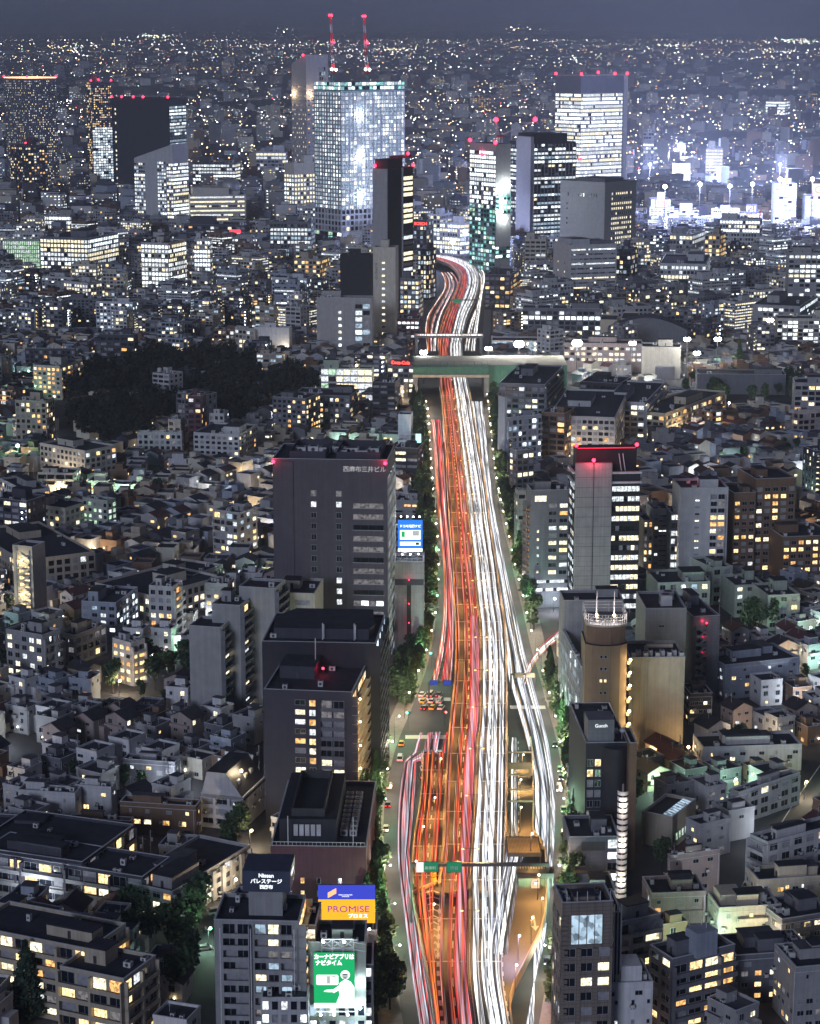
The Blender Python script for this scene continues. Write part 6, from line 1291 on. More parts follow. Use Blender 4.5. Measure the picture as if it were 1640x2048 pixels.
# school hall, gym with arched roof, ivory boxes
B = T('school_hall', 'white windowless school hall on a slope with a warm lit lower wall', 'hall', (508, 578, 584, 658, 712, 12), 'white', 'the white windowless school hall', 1); lamp((B.w*.4, -B.d/2 - 5, 6), 1500, (1, .85, .6), 1, parent=B.root); B.done()
for g_, n_ in (((1200, 1234, 1238, 642, 696, 8), 'left'), ((1242, 1276, 1280, 640, 696, 8), 'right')): B = T('school_hall', n_ + ' of the twin blank ivory blocks below the arched gym roof', 'hall', g_, 'cream', 'the twin ivory blocks' if n_ == 'left' else None, 0, group='twin ivory blocks'); B.done()
B = T('gymnasium', 'large gym with a dark arched roof behind the floodlit yard', 'gymnasium', (1215, 1375, 1385, 660, 705, 8), 'slate', 'the arched gym', 0, parapet=0); w, d, h = B.w, B.d, B.h; b = MB(); pts_ = [(-w/2 + w * i / 14, h + 9 * math.sin(math.pi * i / 14)) for i in range(15)]
for (x0, z0), (x1, z1) in zip(pts_, pts_[1:]): b.poly([(x0, -d/2 - 1, z0), (x1, -d/2 - 1, z1), (x1, d/2, z1), (x0, d/2, z0)], M_ROOF)
b.poly([(x, -d/2 - .5, z) for x, z in pts_], B.wm); b.build('arched_roof', B.root); B.done()
B = T('school_building', 'school block with lit classrooms and a dark lower hall by the field', 'school', (1128, 1284, 1286, 690, 745, 5), 'pink', 'the lit school block', 2); B.grid('A', fl=4.2, bay=4, pw=1.2, sh=2, lit=.55, pal='cream', z0=6, z1=B.h - 2); B.done()
B = T('school_hall', 'tall plain ivory wall building right of the school block', 'hall', (1284, 1362, 1366, 697, 758, 6), 'ivory', None, 1); B.fbox('A', B.w*.35, B.w*.85, .1, 9, .02, 5, Wl['slate']); B.done()
B = T('school_hall', 'long low dark wall with a stepped roof right of the ivory wall', 'hall', (1395, 1572, 1580, 752, 790, 4), 'slate', None, 1); B.done()
B = T('school_arcade', 'lit two storey arcade with rows of small lamps behind the field', 'arcade', (984, 1126, 1130, 684, 708, 3), 'light', 'the lit arcade', 0); w, h = B.w, B.h
B.grid('A', fl=4.5, bay=5.2, pw=.5, sh=.8, lit=.0, dark=5, z1=h, pd=.6)
for r_ in range(3):
    for i in range(9): b = MB(); b.ball((0, 0, 0), .55, M_WARML); o = b.build('wall_lamp', B.root); o.location = B.fpt('A', w * (i + .5) / 9, h - 1.6 - r_ * 4.4, 1.2)
B.done()
B = T('office_building', 'bright glass walled office glowing greenish yellow by the wood', 'office building', (642, 744, 748, 740, 808, 5), 'green', 'the glowing glass walled office', 2); w = B.w
B.grid('A', fl=4.6, bay=5, pw=.3, sh=1.1, lit=1, pal='cream', a0=w*.30, a1=w, z1=B.h, pd=.5, sd=1.2, ms=Wl['light']); B.grid('A', fl=4.6, bay=4, pw=.3, sh=1.1, lit=.7, pal='green', a0=0, a1=w*.29, z1=B.h, pd=.3, sd=.8, ms=Wl['light']); b = MB(); b.ball((w*.2, -B.d/2 - .5, B.h + 3), .7, M_WARML); b.build('roof_lamp', B.root); B.done()
# buildings lining the road beyond the office slab
rows = (
 ((998, 1090, 1126, 772, 868, 12), 'slate', 'dark grey flats with white balconies right of the field bridge', 'cream', .15, 4, 1.2, 1.2),
 ((1000, 1015, 1083, 838, 945, 62), 'blue', 'bluish glass balcony tower right of the road', 'cool', .25, 3, .8, 1.3),
 ((1083, 1130, 1150, 830, 930, 20), 'brown', 'brown flats behind the bluish glass balcony tower', 'amber', .3, 4, 1.2, 0),
 ((1098, 1230, 1256, 838, 925, 10), 'light', 'lilac white flats with a regular window grid', 'home', .3, 3.2, 1.4, 0),
 ((1020, 1034, 1068, 905, 1010, 60), 'slate', 'narrow blue grey office with lit rooms right of the road', 'cream', .3, 3, 1.2, 0),
 ((1205, 1290, 1330, 808, 880, 15), 'light', 'stepped white flats with deep balconies', 'cream', .35, 4, 1, 1.4),
 ((1258, 1330, 1450, 830, 880, 30), 'cream', 'yellow lit terrace flats right of the stepped white flats', 'amber', .5, 4, 1.2, 1),
 ((1030, 1036, 1052, 985, 1130, 80), 'grey', 'grey wall building along the road below the bluish tower', 'home', .1, 4, 1.5, 0),
 ((790, 836, 846, 900, 985, 10), 'charcoal', 'black building with two lit windows left of the road', 'cream', .1, 5, 2, 0),
 ((790, 840, 848, 1005, 1060, 8), 'grey', 'grey fluted roadside building behind the blue billboard', 'amber', .1, 4, 2, 0),
 ((745, 790, 800, 768, 850, 10), 'charcoal', 'black block left of the road behind the lit glass office', 'mix', .1, 5, 2, 0),
 ((775, 828, 838, 735, 790, 12), 'slate', 'roadside block with a red drink sign near the field bridge', 'cream', .5, 4, 1.4, 0),
 ((1160, 1240, 1262, 770, 840, 20), 'charcoal', 'dark low block between the school and the lilac flats', 'home', .2, 4, 1.5, 0),
 ((1588, 1596, 1700, 825, 888, 70), 'pink', 'pinkish balcony flats at the right edge', 'cream', .3, 4, 1, 1.2),
 ((1555, 1680, 1690, 640, 700, 5), 'ivory', 'pale block with vertical lit fins at the right edge', 'bright', .4, 4, 1, 0),
 ((1590, 1700, 1710, 770, 850, 6), 'grey', 'grey flats with warm windows at the far right edge', 'home', .4, 4, 1.2, 0),
 ((1165, 1230, 1260, 940, 1000, 30), 'dark', 'dark flats hidden behind the glass tower', 'home', .2, 4, 1.3, 0))
for i, (g_, wm_, lb, pl_, lt, bay, sh, bl) in enumerate(rows):
    B = T('apartment_building', lb, 'apartment building', g_, wm_, None, 4)
    for f_ in 'AB': B.grid(f_, fl=3.3, bay=bay, pw=.8, sh=sh, lit=lt, pal=pl_, z0=.5, z1=B.h - 1.2, pd=.25, bal=bl if bl else 0, every=2)
    if i == 11: text('Coca-Cola', 3.0, emis('sign_red', (1, .06, .05), 2.5), B.root, facemtx(B.fpt('A', B.w*.5, B.h + 3.0, .6)), bold=.12); b = MB(); B.fbox('A', B.w*.2, B.w*.8, B.h + .9, B.h + 5.2, .02, .5, mat('sign_dark_red', (.12, .01, .01)), b); b.build('sign_board', B.root)
    if i == 1: b = MB(); B.fbox('A', .5, B.w - .5, .2, B.h + 12, .02, 1.4, Wl['blue'], b); b.build('stair_shaft', B.root)
    B.done()
# white sign box on a roof and the scaffold sign tower left of the road
for (g, lb, m_) in (((796, 822, 826, 832, 905, 6), 'white box sign standing on a roof left of the road', 'tower_white'),): B = T('roof_sign', lb, 'roof sign', g, m_, None, 0); text('Hondura' [:0] + 'HERTZ'[:0] + ' ', 1, M_PRINT, B.root, facemtx((0, -B.d/2 - .1, B.h - 4))) if False else None; B.done()
y0 = G(820, 935, 0).y; zt = ZAT(868, y0); zb_ = ZAT(922, y0); x0, x1 = XAT(797, y0, zt), XAT(842, y0, zt)
B = Bld('office_building', 'low dark building carrying the cyan lit scaffold sign', 'office building', ((x0 + x1) / 2, y0 + 9, 0), 0, x1 - x0 + 2, 14, zb_, Wl['charcoal']); B.done()
t = thing('scaffold_sign', 'cyan floodlit steel scaffold with a vertical sign left of the road', 'sign', ((x0 + x1) / 2, y0, zb_)); w = (x1 - x0) / 2; h = zt - zb_; b = MB()
for x in (-w, -w/2, 0, w/2): b.bar((x, 0, 0), (x, 0, h), .3, M_TRIM)
for z in (0, h/3, 2*h/3, h): b.bar((-w, 0, z), (w, 0, z), .3, M_TRIM)
for x, z in ((-w, 0), (-w/2, h/3), (0, 0), (-w/2, 2*h/3 - 1)): b.bar((x, 0, z), (x + w/2, 0, z + h/3), .22, M_TRIM)
b.build('frame', t); b = MB(); b.box(w*.55, w, -.4, 0, 0, h, emis('sign_cyan', (.35, .85, 1), 1.6)); b.build('sign_board', t)
for x in (-w*.7, -w*.2, w*.3): b = MB(); b.ball((x, -2, .2), .5, M_COOLL); b.build('floodlight', t); lamp((x, -2.4, 1), 2500, (.6, .9, 1), .5, parent=t)
# floodlight masts round the field
for i, (u, v, col, pw_, n_) in enumerate(((1038, 688, M_WHITEL, 60000, 'second'), (1154, 686, M_WHITEL, 60000, 'third'), (977, 697, M_WHITEL, 25000, 'first'), (847, 704, M_WHITEL, 16000, 'leftmost, by the road'), (1265, 686, M_WHITEL, 22000, 'fourth'), (1374, 678, M_WHITEL, 16000, 'fifth'), (1394, 706, M_WHITEL, 12000, 'sixth'), (1435, 678, M_WHITEL, 8000, 'seventh'), (1540, 640, M_WHITEL, 8000, 'eighth, farthest right'))):
    D_ = 1478 if i < 5 else 1500; z = ZAT(v, D_); x = XAT(u, D_, z); t = thing('floodlight_mast', n_ + ' blinding white floodlight mast in the row along the school field', 'floodlight', (x, D_, 0), 0, 'field floodlights')
    b = MB(); b.tube((0, 0, 0), (0, 0, z), .4, .25, M_STEEL); b.build('mast', t); b = MB(); b.box(-2.4, 2.4, -.4, .2, z - .4, z + .6, M_STEEL); b.build('bracket', t)
    r_ = 2.3 if i < 2 else 1.3
    for s in (-1, 1): b = MB(); b.ball((s * 1.2, -.9, z), r_, emis('flood_white', (1, .99, .95), 45), 10, 8); b.build('lamp_head', t)
    lamp((0, -7, z - .5), pw_ * .4, (1, .98, .93), 1.2, parent=t)
# signs and glow of the crossing at the right
for i, (u, v, w_, h_, tx, c, ts) in enumerate(((1324, 407, 26, 16, 'QFRONT'[:0] + '109', (1, .25, .25), 9), (1503, 418, 22, 20, 'F21', (.7, .75, 1), 9), (1372, 414, 26, 16, 'UNI'[:0] + 'L', (.8, .9, 1), 9), (1636, 380, 22, 26, 'G', (1, .2, .15), 12), (1573, 362, 20, 12, 'a'[:0] + '8', (1, .25, .1), 8), (1322, 392, 16, 16, 'S', (1, .4, .4), 8))):
    D_ = 2650; z = ZAT(v, D_); x = XAT(u, D_, z); m_ = D_ / FPX; t = thing('roof_sign', ('red and white number sign glowing on a cylinder roof', 'violet lit square sign on a roof near the glowing crossing', 'pale lit sign right of the number sign', 'round red and white sign at the right edge', 'small red sign on a dark roof at the right', 'small pink sign left of the number sign')[i], 'roof sign', (x, D_, z - h_ * m_ / 2))
    w2 = w_ * m_ / 2; b = MB(); b.box(-w2, w2, 0, 1.5, 0, h_ * m_, M_STEEL); b.build('board', t); b = MB(); b.box(-w2 + .4, w2 - .4, -.3, -.02, .4, h_ * m_ - .4, emis('sign_face_%d' % i, tuple(.5 + .5 * q for q in c) if i != 1 else (.25, .27, .75), 1.3)); b.build('sign_face', t)
    text(tx, ts, emis('sign_text_%d' % i, c if i != 1 else (1, 1, 1), 2.0), t, facemtx((0, -.4, h_ * m_ / 2)), bold=.15)
    B = Bld('office_building', ('cylinder cornered', 'white panelled', 'pale', 'tall', 'low dark', 'grey')[i] + ' building under a glowing roof sign at the far crossing', 'office building', (x, D_ + 14, 0), 0, w2 * 2 + 14, 26, z - h_ * m_ / 2, Wl['tower_white']); B.grid('A', fl=5, bay=5, sh=2, lit=.85, pal='bright', pd=.3); B.done()
for i, (u, v, p) in enumerate(((1330, 375, 420000), (1400, 370, 500000), (1460, 374, 420000), (1505, 370, 380000), (1560, 360, 420000), (1625, 360, 420000), (1300, 330, 1500000), (1420, 325, 1500000), (1560, 330, 1500000), (1350, 300, 1200000), (905, 485, 120000), (930, 465, 120000))):
    D_ = 2580 if i < 6 else 3500 if i < 9 else 4400 if i < 10 else 2300; z = ZAT(v, D_); x = XAT(u, D_, z); b = MB(); b.bar((0, 0, -z), (0, 0, 0), .6, M_STEEL); b.ball((0, 0, 1), 2.4, M_COOLL); o = b.build('glow_lamp'); o.location = (x, D_, z); tag(o, ('first', 'second', 'third', 'fourth', 'fifth', 'sixth', 'left', 'middle', 'right', 'farthest', 'left', 'right')[i] + (' added bluish lamp giving the haze its glow at the right' if 6 <= i < 10 else ' from the left of the lamps added for the glow over the crossing' if i < 6 else ' bright lamp at the far bend of the road'), 'lamp', 'bright glow lamps')
    lamp((0, -6, 2), p, (.50, .58, 1), 3, parent=o)  # masts and lamps added to make the haze glow blue
# ------------------------------------------------------------------ the rest of the city
def free(x, y, r):
    for (cx, cy_, hw, hd, rz) in RESERVED:
        dx, dy = x - cx, y - cy_
        if abs(dx) > hw + hd + r + 2 or abs(dy) > hw + hd + r + 2: continue
        c, s = math.cos(-rz), math.sin(-rz); a, b = dx * c - dy * s, dx * s + dy * c
        if abs(a) < hw + r and abs(b) < hd + r: return False
    return True
def onroad(x, y, r):
    if y > 2440: return False
    return xat(KL, y) - 7.5 - r < x < xat(KR, y) + 7.5 + r
PARK = [G(u, v) for u, v in ((135, 880), (140, 775), (300, 730), (560, 745), (640, 800), (530, 830), (520, 870), (330, 845), (300, 905), (210, 900))]
def inpoly(x, y, P):
    c = False
    for a, b in zip(P, P[1:] + P[:1]):
        if (a.y > y) != (b.y > y) and x < (b.x - a.x) * (y - a.y) / (b.y - a.y) + a.x: c = not c
    return c
# side streets
S1 = [G(u, v) for u, v in ((1340, 2100), (1378, 1990), (1408, 1912), (1440, 1850), (1488, 1765), (1535, 1690), (1592, 1600), (1655, 1510))]
S2 = [G(u, v) for u, v in ((400, 2000), (440, 1900), (490, 1800), (520, 1700), (528, 1600))]
S3 = [G(u, v) for u, v in ((1055, 1318), (1100, 1285), (1150, 1262), (1210, 1240))]
S4 = [G(u, v) for u, v in ((800, 1452), (740, 1462), (600, 1470))]
S5 = [G(u, v) for u, v in ((100, 800), (128, 860), (140, 900), (120, 960))]
S6 = [G(u, v) for u, v in ((235, 1400), (300, 1345), (355, 1310), (420, 1270))]
for s_, w_ in ((S1, 6.5), (S2, 6), (S3, 14), (S4, 12), (S5, 8), (S6, 6)): street(s_, w_)
for p_, q_ in zip(S1, S1[1:]): RESERVED.append(((p_.x + q_.x) / 2, (p_.y + q_.y) / 2 - 5, (q_ - p_).length / 2, 5.0, math.atan2(q_.y - p_.y, q_.x - p_.x)))
o = strip('lane_edge', S1, .35, M_PAINT, z=.07); structure('lane_edge_line', o)
car_park = [G(u, v) for u, v in ((1415, 1225), (1530, 1240), (1540, 1290), (1420, 1290))]
b = MB(); b.poly([(p.x, p.y, .04) for p in car_park][::-1], M_ASPH); o = b.build('car_park'); o['kind'] = 'structure'
c_ = sum(car_park, Vector()) / 4; RESERVED.append((c_.x, c_.y, 13, 10, 0))
RESERVED.append((G(1490, 790).x, G(1490, 790).y, 45, 60, 0))     # school yard with trees at the right
RESERVED.append((G(355, 1360).x, G(355, 1360).y, 26, 22, 0))     # dark grove before the stepped slabs
YARD = G(1230, 762); RESERVED.append((YARD.x, YARD.y, 30, 20, 0))

LANDP = [(x, y, p) for x, y, p in LAND]
COUNT = {}
ORD = ['', 'second ', 'third ', 'fourth ', 'fifth ', 'sixth ', 'seventh ', 'eighth ', 'ninth ', 'tenth ', 'eleventh ', 'twelfth ', 'thirteenth ', 'fourteenth ', 'fifteenth ', 'sixteenth ', 'seventeenth ', 'eighteenth ', 'nineteenth ', 'twentieth ', 'twenty first ', 'twenty second ', 'twenty third ', 'twenty fourth ', 'twenty fifth ']
def where(x, y, key):
    u, v = PIX(x, y)
    best = min(LANDP, key=lambda q: (q[0] - x) ** 2 + (q[1] - y) ** 2); lu, lv = PIX(best[0], best[1])
    if abs(u - lu) > abs(v - lv) * .8: rel = 'left of ' if u < lu else 'right of '
    else: rel = 'behind ' if v < lv else 'in front of '
    k = (key, rel, best[2]); n = COUNT.get(k, 0); COUNT[k] = n + 1
    return (ORD[n] if n < len(ORD) else str(n + 1) + 'th ') + rel + best[2] if n < 25 else 'one further ' + rel + best[2]
HW = ['light', 'white', 'grey', 'ivory', 'beige', 'light', 'grey', 'slate', 'pink', 'white', 'brown', 'blue']
CN = {'light': 'pale grey', 'white': 'white', 'grey': 'grey', 'ivory': 'ivory', 'beige': 'beige', 'slate': 'slate', 'pink': 'pinkish', 'brown': 'brown', 'blue': 'bluish', 'tile': 'brown tiled', 'dark': 'dark', 'green': 'greenish', 'cream': 'cream'}
def house_proto(rg, i):
    w, d = rg.uniform(7, 9.6), rg.uniform(7.5, 10.2); st = rg.choice((2, 2, 3, 3)); h = st * 2.9 + .4; wm = HW[i % len(HW)]
    gable = i % 4 == 0; t = bpy.data.objects.new('house', None); COL.objects.link(t); M_ = WALL[wm]
    b = MB(); b.box(-w/2, w/2, -d/2, d/2, 0, h, M_)
    if rg.random() < .6: b.box(w/2 + .002, w/2 + 2.2, -d*.1, d*.35, 0, h - 2.9, M_)
    roofn = 'flat roofed'
    if gable:
        rh = rg.uniform(1.6, 2.6); rm = rg.choice((M_ROOFT, M_ROOFT, M_ROOF, M_ROOFR)); o_ = .55; roofn = 'red gabled' if rm is M_ROOFR else 'gabled'
        b.poly([(-w/2, -d/2, h), (w/2, -d/2, h), (0, -d/2, h + rh)], M_); b.poly([(w/2, d/2, h), (-w/2, d/2, h), (0, d/2, h + rh)], M_)
        r_ = MB(); k = rh / (w/2)
        for s in (-1, 1):
            e_ = [(s * (w/2 + o_), -d/2 - o_, h - o_ * k + .05), (s * (w/2 + o_), d/2 + o_, h - o_ * k + .05), (0, d/2 + o_, h + rh + .05), (0, -d/2 - o_, h + rh + .05)]
            u_ = [(p[0], p[1], p[2] + .22) for p in e_]
            if s < 0: e_, u_ = e_[::-1], u_[::-1]
            r_.poly(u_, rm); r_.poly(e_[::-1], rm)
            for q in range(4): r_.poly([e_[q], e_[(q + 1) % 4], u_[(q + 1) % 4], u_[q]], rm)
        r_.build('roof', t)
    else:
        r_ = MB(); z = h
        for a in ((-w/2 - .12, w/2 + .12, -d/2 - .12, -d/2 + .2), (-w/2 - .12, w/2 + .12, d/2 - .2, d/2 + .12), (-w/2 - .12, -w/2 + .2, -d/2 + .2, d/2 - .2), (w/2 - .2, w/2 + .12, -d/2 + .2, d/2 - .2)): r_.box(*a, z - .1, z + .7, M_); r_.box(*a, z + .702, z + .78, M_COPE)
        r_.box(-w/2 + .2, w/2 - .2, -d/2 + .2, d/2 - .2, z + .002, z + .06, rg.choice((M_ROOF, M_ROOF2))); r_.build('roof', t)
        if rg.random() < .7:
            p = MB(); a, c = w * rg.uniform(.3, .5), d * rg.uniform(.3, .5); x, y = rg.uniform(-w/2 + a/2 + .3, w/2 - a/2 - .3), rg.uniform(-d*.1, d/2 - c/2 - .3); p.box(x - a/2, x + a/2, y - c/2, y + c/2, z + .06, z + 2.7, M_); p.box(x - a/2 - .15, x + a/2 + .15, y - c/2 - .15, y + c/2 + .15, z + 2.7, z + 2.9, M_ROOF2); p.build('roof_room', t)
        for _ in range(rg.choice((1, 2, 3))): link('air_conditioner', acmesh(1.2, .8, 1.0), t, loc=(rg.uniform(-w*.35, w*.35), -d/2 + rg.uniform(1, 2), z + .06))
    b.build('wall', t)
    for s in range(st):
        z = s * 2.9 + .9
        for f, (n, L, rz) in {'f': ((0, -1), w, 0), 'r': ((1, 0), d, rad(90)), 'l': ((-1, 0), d, rad(-90))}.items():
            k_ = 2 if f == 'f' else 1 + (rg.random() < .5)
            for q in range(k_):
                if rg.random() < .18: continue
                a = (q + .5) / k_ * L - L/2 + rg.uniform(-.5, .5); ww = rg.choice((1.2, 1.7, 1.7, 2.3)); on = rg.random()
                pi = 0 if on > .17 else rg.choice(PALX['home'])
                lx, ly = (a, -d/2 - .02) if f == 'f' else ((w/2 + .02, a) if f == 'r' else (-w/2 - .02, a))
                if f == 'r' and s < st - 1: continue
                link('window', winmesh(ww, rg.choice((1.1, 1.4, 1.8)), pi), t, loc=(lx, ly, z), rz=rz)
    if rg.random() < .6:
        s = st - 1; bb = MB(); x0, x1 = -w*.45, w*rg.uniform(.0, .45); z = s * 2.9
        bb.box(x0, x1, -d/2 - 1.3, -d/2 - .01, z - .15, z + .02, M_); bb.box(x0, x1, -d/2 - 1.3, -d/2 - 1.18, z + .02, z + 1.0, M_); bb.box(x0, x0 + .1, -d/2 - 1.17, -d/2 - .01, z + .02, z + 1.0, M_); bb.box(x1 - .1, x1, -d/2 - 1.17, -d/2 - .01, z + .02, z + 1.0, M_); bb.build('balcony', t)
    if rg.random() < .8:
        b = MB(); b.ball((rg.uniform(-w*.3, w*.3), -d/2 - .35, 2.3), .17, rg.choice((M_WHITEL, M_WARML, M_WARML)), 6, 4); b.build('porch_light', t)
    b = MB(); x = rg.uniform(-w*.3, w*.3); zt = h + (2.4 if gable else .1); b.bar((x, 0, h), (x, 0, zt + 2.2), .06, M_TRIM); b.bar((x - .7, 0, zt + 2), (x + .7, 0, zt + 2), .05, M_TRIM); b.bar((x - .5, 0, zt + 1.6), (x + .5, 0, zt + 1.6), .05, M_TRIM); b.build('aerial', t)
    b = MB(); x = w/2 + .05 if rg.random() < .5 else -w/2 - .05; b.bar((x, -d*.45, 0), (x, -d*.45, h), .1, M_TRIM); b.build('downpipe', t)
    t['category'] = 'house'; t['group'] = 'small city houses'
    return t, w, d, '%s %s %s storey house' % (CN[wm], roofn, ('', '', 'two', 'three')[st])
def apt_proto(rg, i):
    w, d = rg.uniform(13, 22), rg.uniform(11, 15); st = rg.randint(4, 8); h = st * 3.05 + .5; wm = ['light', 'grey', 'ivory', 'tile', 'white', 'beige', 'slate', 'brown', 'dark', 'blue'][i % 10]
    B = Bld('apartment_building', 'x', 'apartment building', (i * 3.1, i, 0), 0, w, d, h, WALL[wm], 'mid rise apartment buildings', reserve=False); B.rng = rg
    bl = 1.3 if i % 3 else 0; lt = (.12, .3, .2, .5)[i % 4]; pal = ('home', 'home', 'cream', 'mix')[i % 4]
    B.grid('A', fl=3.05, bay=rg.uniform(3, 4.5), pw=.7, sh=.7 if bl else 1.3, lit=lt, pal=pal, z0=.4, z1=h - .2, bal=bl, every=2, pd=.2)
    B.grid('B', fl=3.05, bay=4.2, pw=2.4, sh=1.4, lit=lt * .7, pal=pal, z0=.4, z1=h - .2, pd=.06, sd=.05); B.grid('D', fl=3.05, bay=4.2, pw=2.4, sh=1.4, lit=lt * .7, pal=pal, z0=.4, z1=h - .2, pd=.06, sd=.05)
    if i % 4 == 1: B.stairs('B', d*.3, d*.6, .5, h - 1, lit=True, pi=(1, 7, 3)[i % 3], n=1.1)
    if i % 5 == 3:
        q_ = MB()
        for j in range(st): q_.ball(B.fpt('A', w*.92, j * 3.05 + 2.4, 1.7), .32, M_WARML if i % 2 else M_COOLL, 6, 4)
        q_.build('stair_lights', B.root, kind='stuff')
    if i % 4 == 2: B.stairs('A', w*.02, w*.2, .5, h - 1, lit=True, pi=(7, 1, 3)[i % 3], n=1.6)
    B.rooftop(3, tank=i % 3 == 0); B.done()
    return B.root, w, d, '%s %s storey flats' % (CN[wm], ('four', 'five', 'six', 'seven', 'eight')[st - 4]) + (', balconied' if bl else '')
def off_proto(rg, i):
    w, d = rg.uniform(20, 34), rg.uniform(16, 24); st = rg.randint(6, 12); h = st * 3.8; wm = ['light', 'grey', 'slate', 'tower_white', 'ivory', 'dark', 'blue', 'grey', 'brown', 'light'][i % 10]
    B = Bld('office_building', 'x', 'office building', (i * 3.3, i, 0), 0, w, d, h, WALL[wm], 'mid rise office buildings', reserve=False); B.rng = rg
    lt = (.25, .5, .1, .4, .7)[i % 5]; pal = ('office', 'bright', 'home', 'cool', 'cream')[i % 5]
    st_ = i % 3
    for f in 'ABD': B.grid(f, fl=3.8 if st_ else 3.2, bay=(2.6, 3.2, 3.6)[st_], pw=(.25, .9, 1.4)[st_], sh=(1.8, 1.5, 1.7)[st_], lit=lt * (.9 if f == 'A' else .6), pal=pal, z0=.4, z1=h - 2, rowlit=st_ == 0, pd=.3, sd=.28)
    B.rooftop(4, tank=i % 4 == 0, scale=1.5); B.done()
    return B.root, w, d, '%s %s storey office' % (CN.get(wm, 'white'), ('six', 'seven', 'eight', 'nine', 'ten', 'eleven', 'twelve')[st - 6])
rg = random.Random(21)
HP = [house_proto(rg, i) for i in range(24)]; AP = [apt_proto(rg, i) for i in range(20)]; OP = [off_proto(rg, i) for i in range(20)]
for P in (HP, AP, OP):
    for q in P: q[0].location = (0, 0, -500)
used = {}
NH = NA = NO = 0
spots_near = []
def zone_rot(x, y):
    k = (int((x + 3000) // 90), int(y // 120)); r = random.Random(k[0] * 977 + k[1] * 131); a = -22 if x < 0 else 28
    return rad(a + r.uniform(-16, 16))
def put(P, lst, x, y, rz, key):
    global NH
    i = rg.randrange(len(lst)); o, w, d, lb = lst[i]
    c = copy_tree(o); c.location = (x, y, 0); c.rotation_euler = (0, 0, rz)
    return c, lb
cand = []
gy = 478.0
while gy < 1700:      # rows of lots; every third gap is a lane
    step = 11.2
    half = (820 / FPX) * (gy * CP + CAM_H * SP) + 14
    gx = -half
    while gx < half: cand.append((gx, gy)); gx += 11.2
    gy += step
placed = []
grid_occ = {}
def occ_free(x, y, r):
    k = (int(x // 30), int(y // 30))
    for i in (-1, 0, 1):
        for j in (-1, 0, 1):
            for (a, b, q) in grid_occ.get((k[0] + i, k[1] + j), ()):
                if (a - x) ** 2 + (b - y) ** 2 < (r + q) ** 2: return False
    return True
def occ_add(x, y, r): grid_occ.setdefault((int(x // 30), int(y // 30)), []).append((x, y, r))
nh = na = 0
LAMPS = []
REST = []
for (x, y) in cand:
    ix, iy = int(x // 11.2), int((y - 478) // 11.2)
    x += rg.uniform(-.9, .9); y += rg.uniform(-.9, .9)
    if iy % 4 == 3 and rg.random() < .8:      # lane
        if rg.random() < .34 and free(x, y, 2) and not onroad(x, y, 2) and not inpoly(x, y, PARK): LAMPS.append((x, y))
        continue
    if inpoly(x, y, PARK) and rg.random() > .13: continue
    zr = zone_rot(x, y)
    big = rg.random() < (.09 if y < 900 else .20)
    if big:
        if free(x, y, 8) and not onroad(x, y, 9) and occ_free(x, y, 9.5):
            occ_add(x, y, 9.5); placed.append(('a', x, y, zr))
        continue
    if free(x, y, 3.6) and not onroad(x, y, 5) and occ_free(x, y, 4.9):
        occ_add(x, y, 4.9); placed.append(('h', x, y, zr))
placed.sort(key=lambda q: q[2])
nh = 0; na = 0
rest = []
for (k, x, y, zr) in placed:
    if k == 'h' and nh < 300:
        c, lb = put('h', HP, x, y, zr + rg.choice((0, 0, rad(90) if x < 0 else rad(-90))) * (rg.random() < .3), 'h'); c['label'] = lb + ', ' + where(x, y, lb); nh += 1
    elif k == 'a' and na < 190:
        c, lb = put('a', AP, x, y, zr, 'a'); c['label'] = lb + ', ' + where(x, y, lb); na += 1
    else: rest.append((k, x, y, zr))
# middle distance blocks
cand = []
gy = 1700.0
while gy < 3300:
    half = (820 / FPX) * (gy * CP + CAM_H * SP) + 25; gx = -half; st_ = 24 + (gy - 1700) * .008
    while gx < half: cand.append((gx + rg.uniform(-4, 4), gy + rg.uniform(-4, 4))); gx += st_
    gy += st_
no = 0; mids = []
for (x, y) in cand:
    if rg.random() < .10 or inpoly(x, y, PARK): continue
    big = rg.random() < .42
    if free(x, y, 11 if big else 7) and not onroad(x, y, 12) and occ_free(x, y, 12.5 if big else 9.5): occ_add(x, y, 12.5 if big else 9.5); mids.append(('o' if big else 'a', x, y))
for (k, x, y) in mids:
    zr = zone_rot(x, y)
    if k == 'o' and no < 290: c, lb = put('o', OP, x, y, zr, 'o'); c['label'] = lb + ', ' + where(x, y, lb); no += 1; c.scale = (1, 1, rg.uniform(.42, .85))
    elif k == 'a' and na < 290: c, lb = put('a', AP, x, y, zr, 'a'); c['label'] = lb + ', ' + where(x, y, lb); na += 1; c.scale = (1, 1, rg.uniform(.6, 1.15))
    else: rest.append((k, x, y, zr))
for P in (HP, AP, OP):
    for q in P:
        for ch in list(q[0].children): bpy.data.objects.remove(ch)
        bpy.data.objects.remove(q[0])
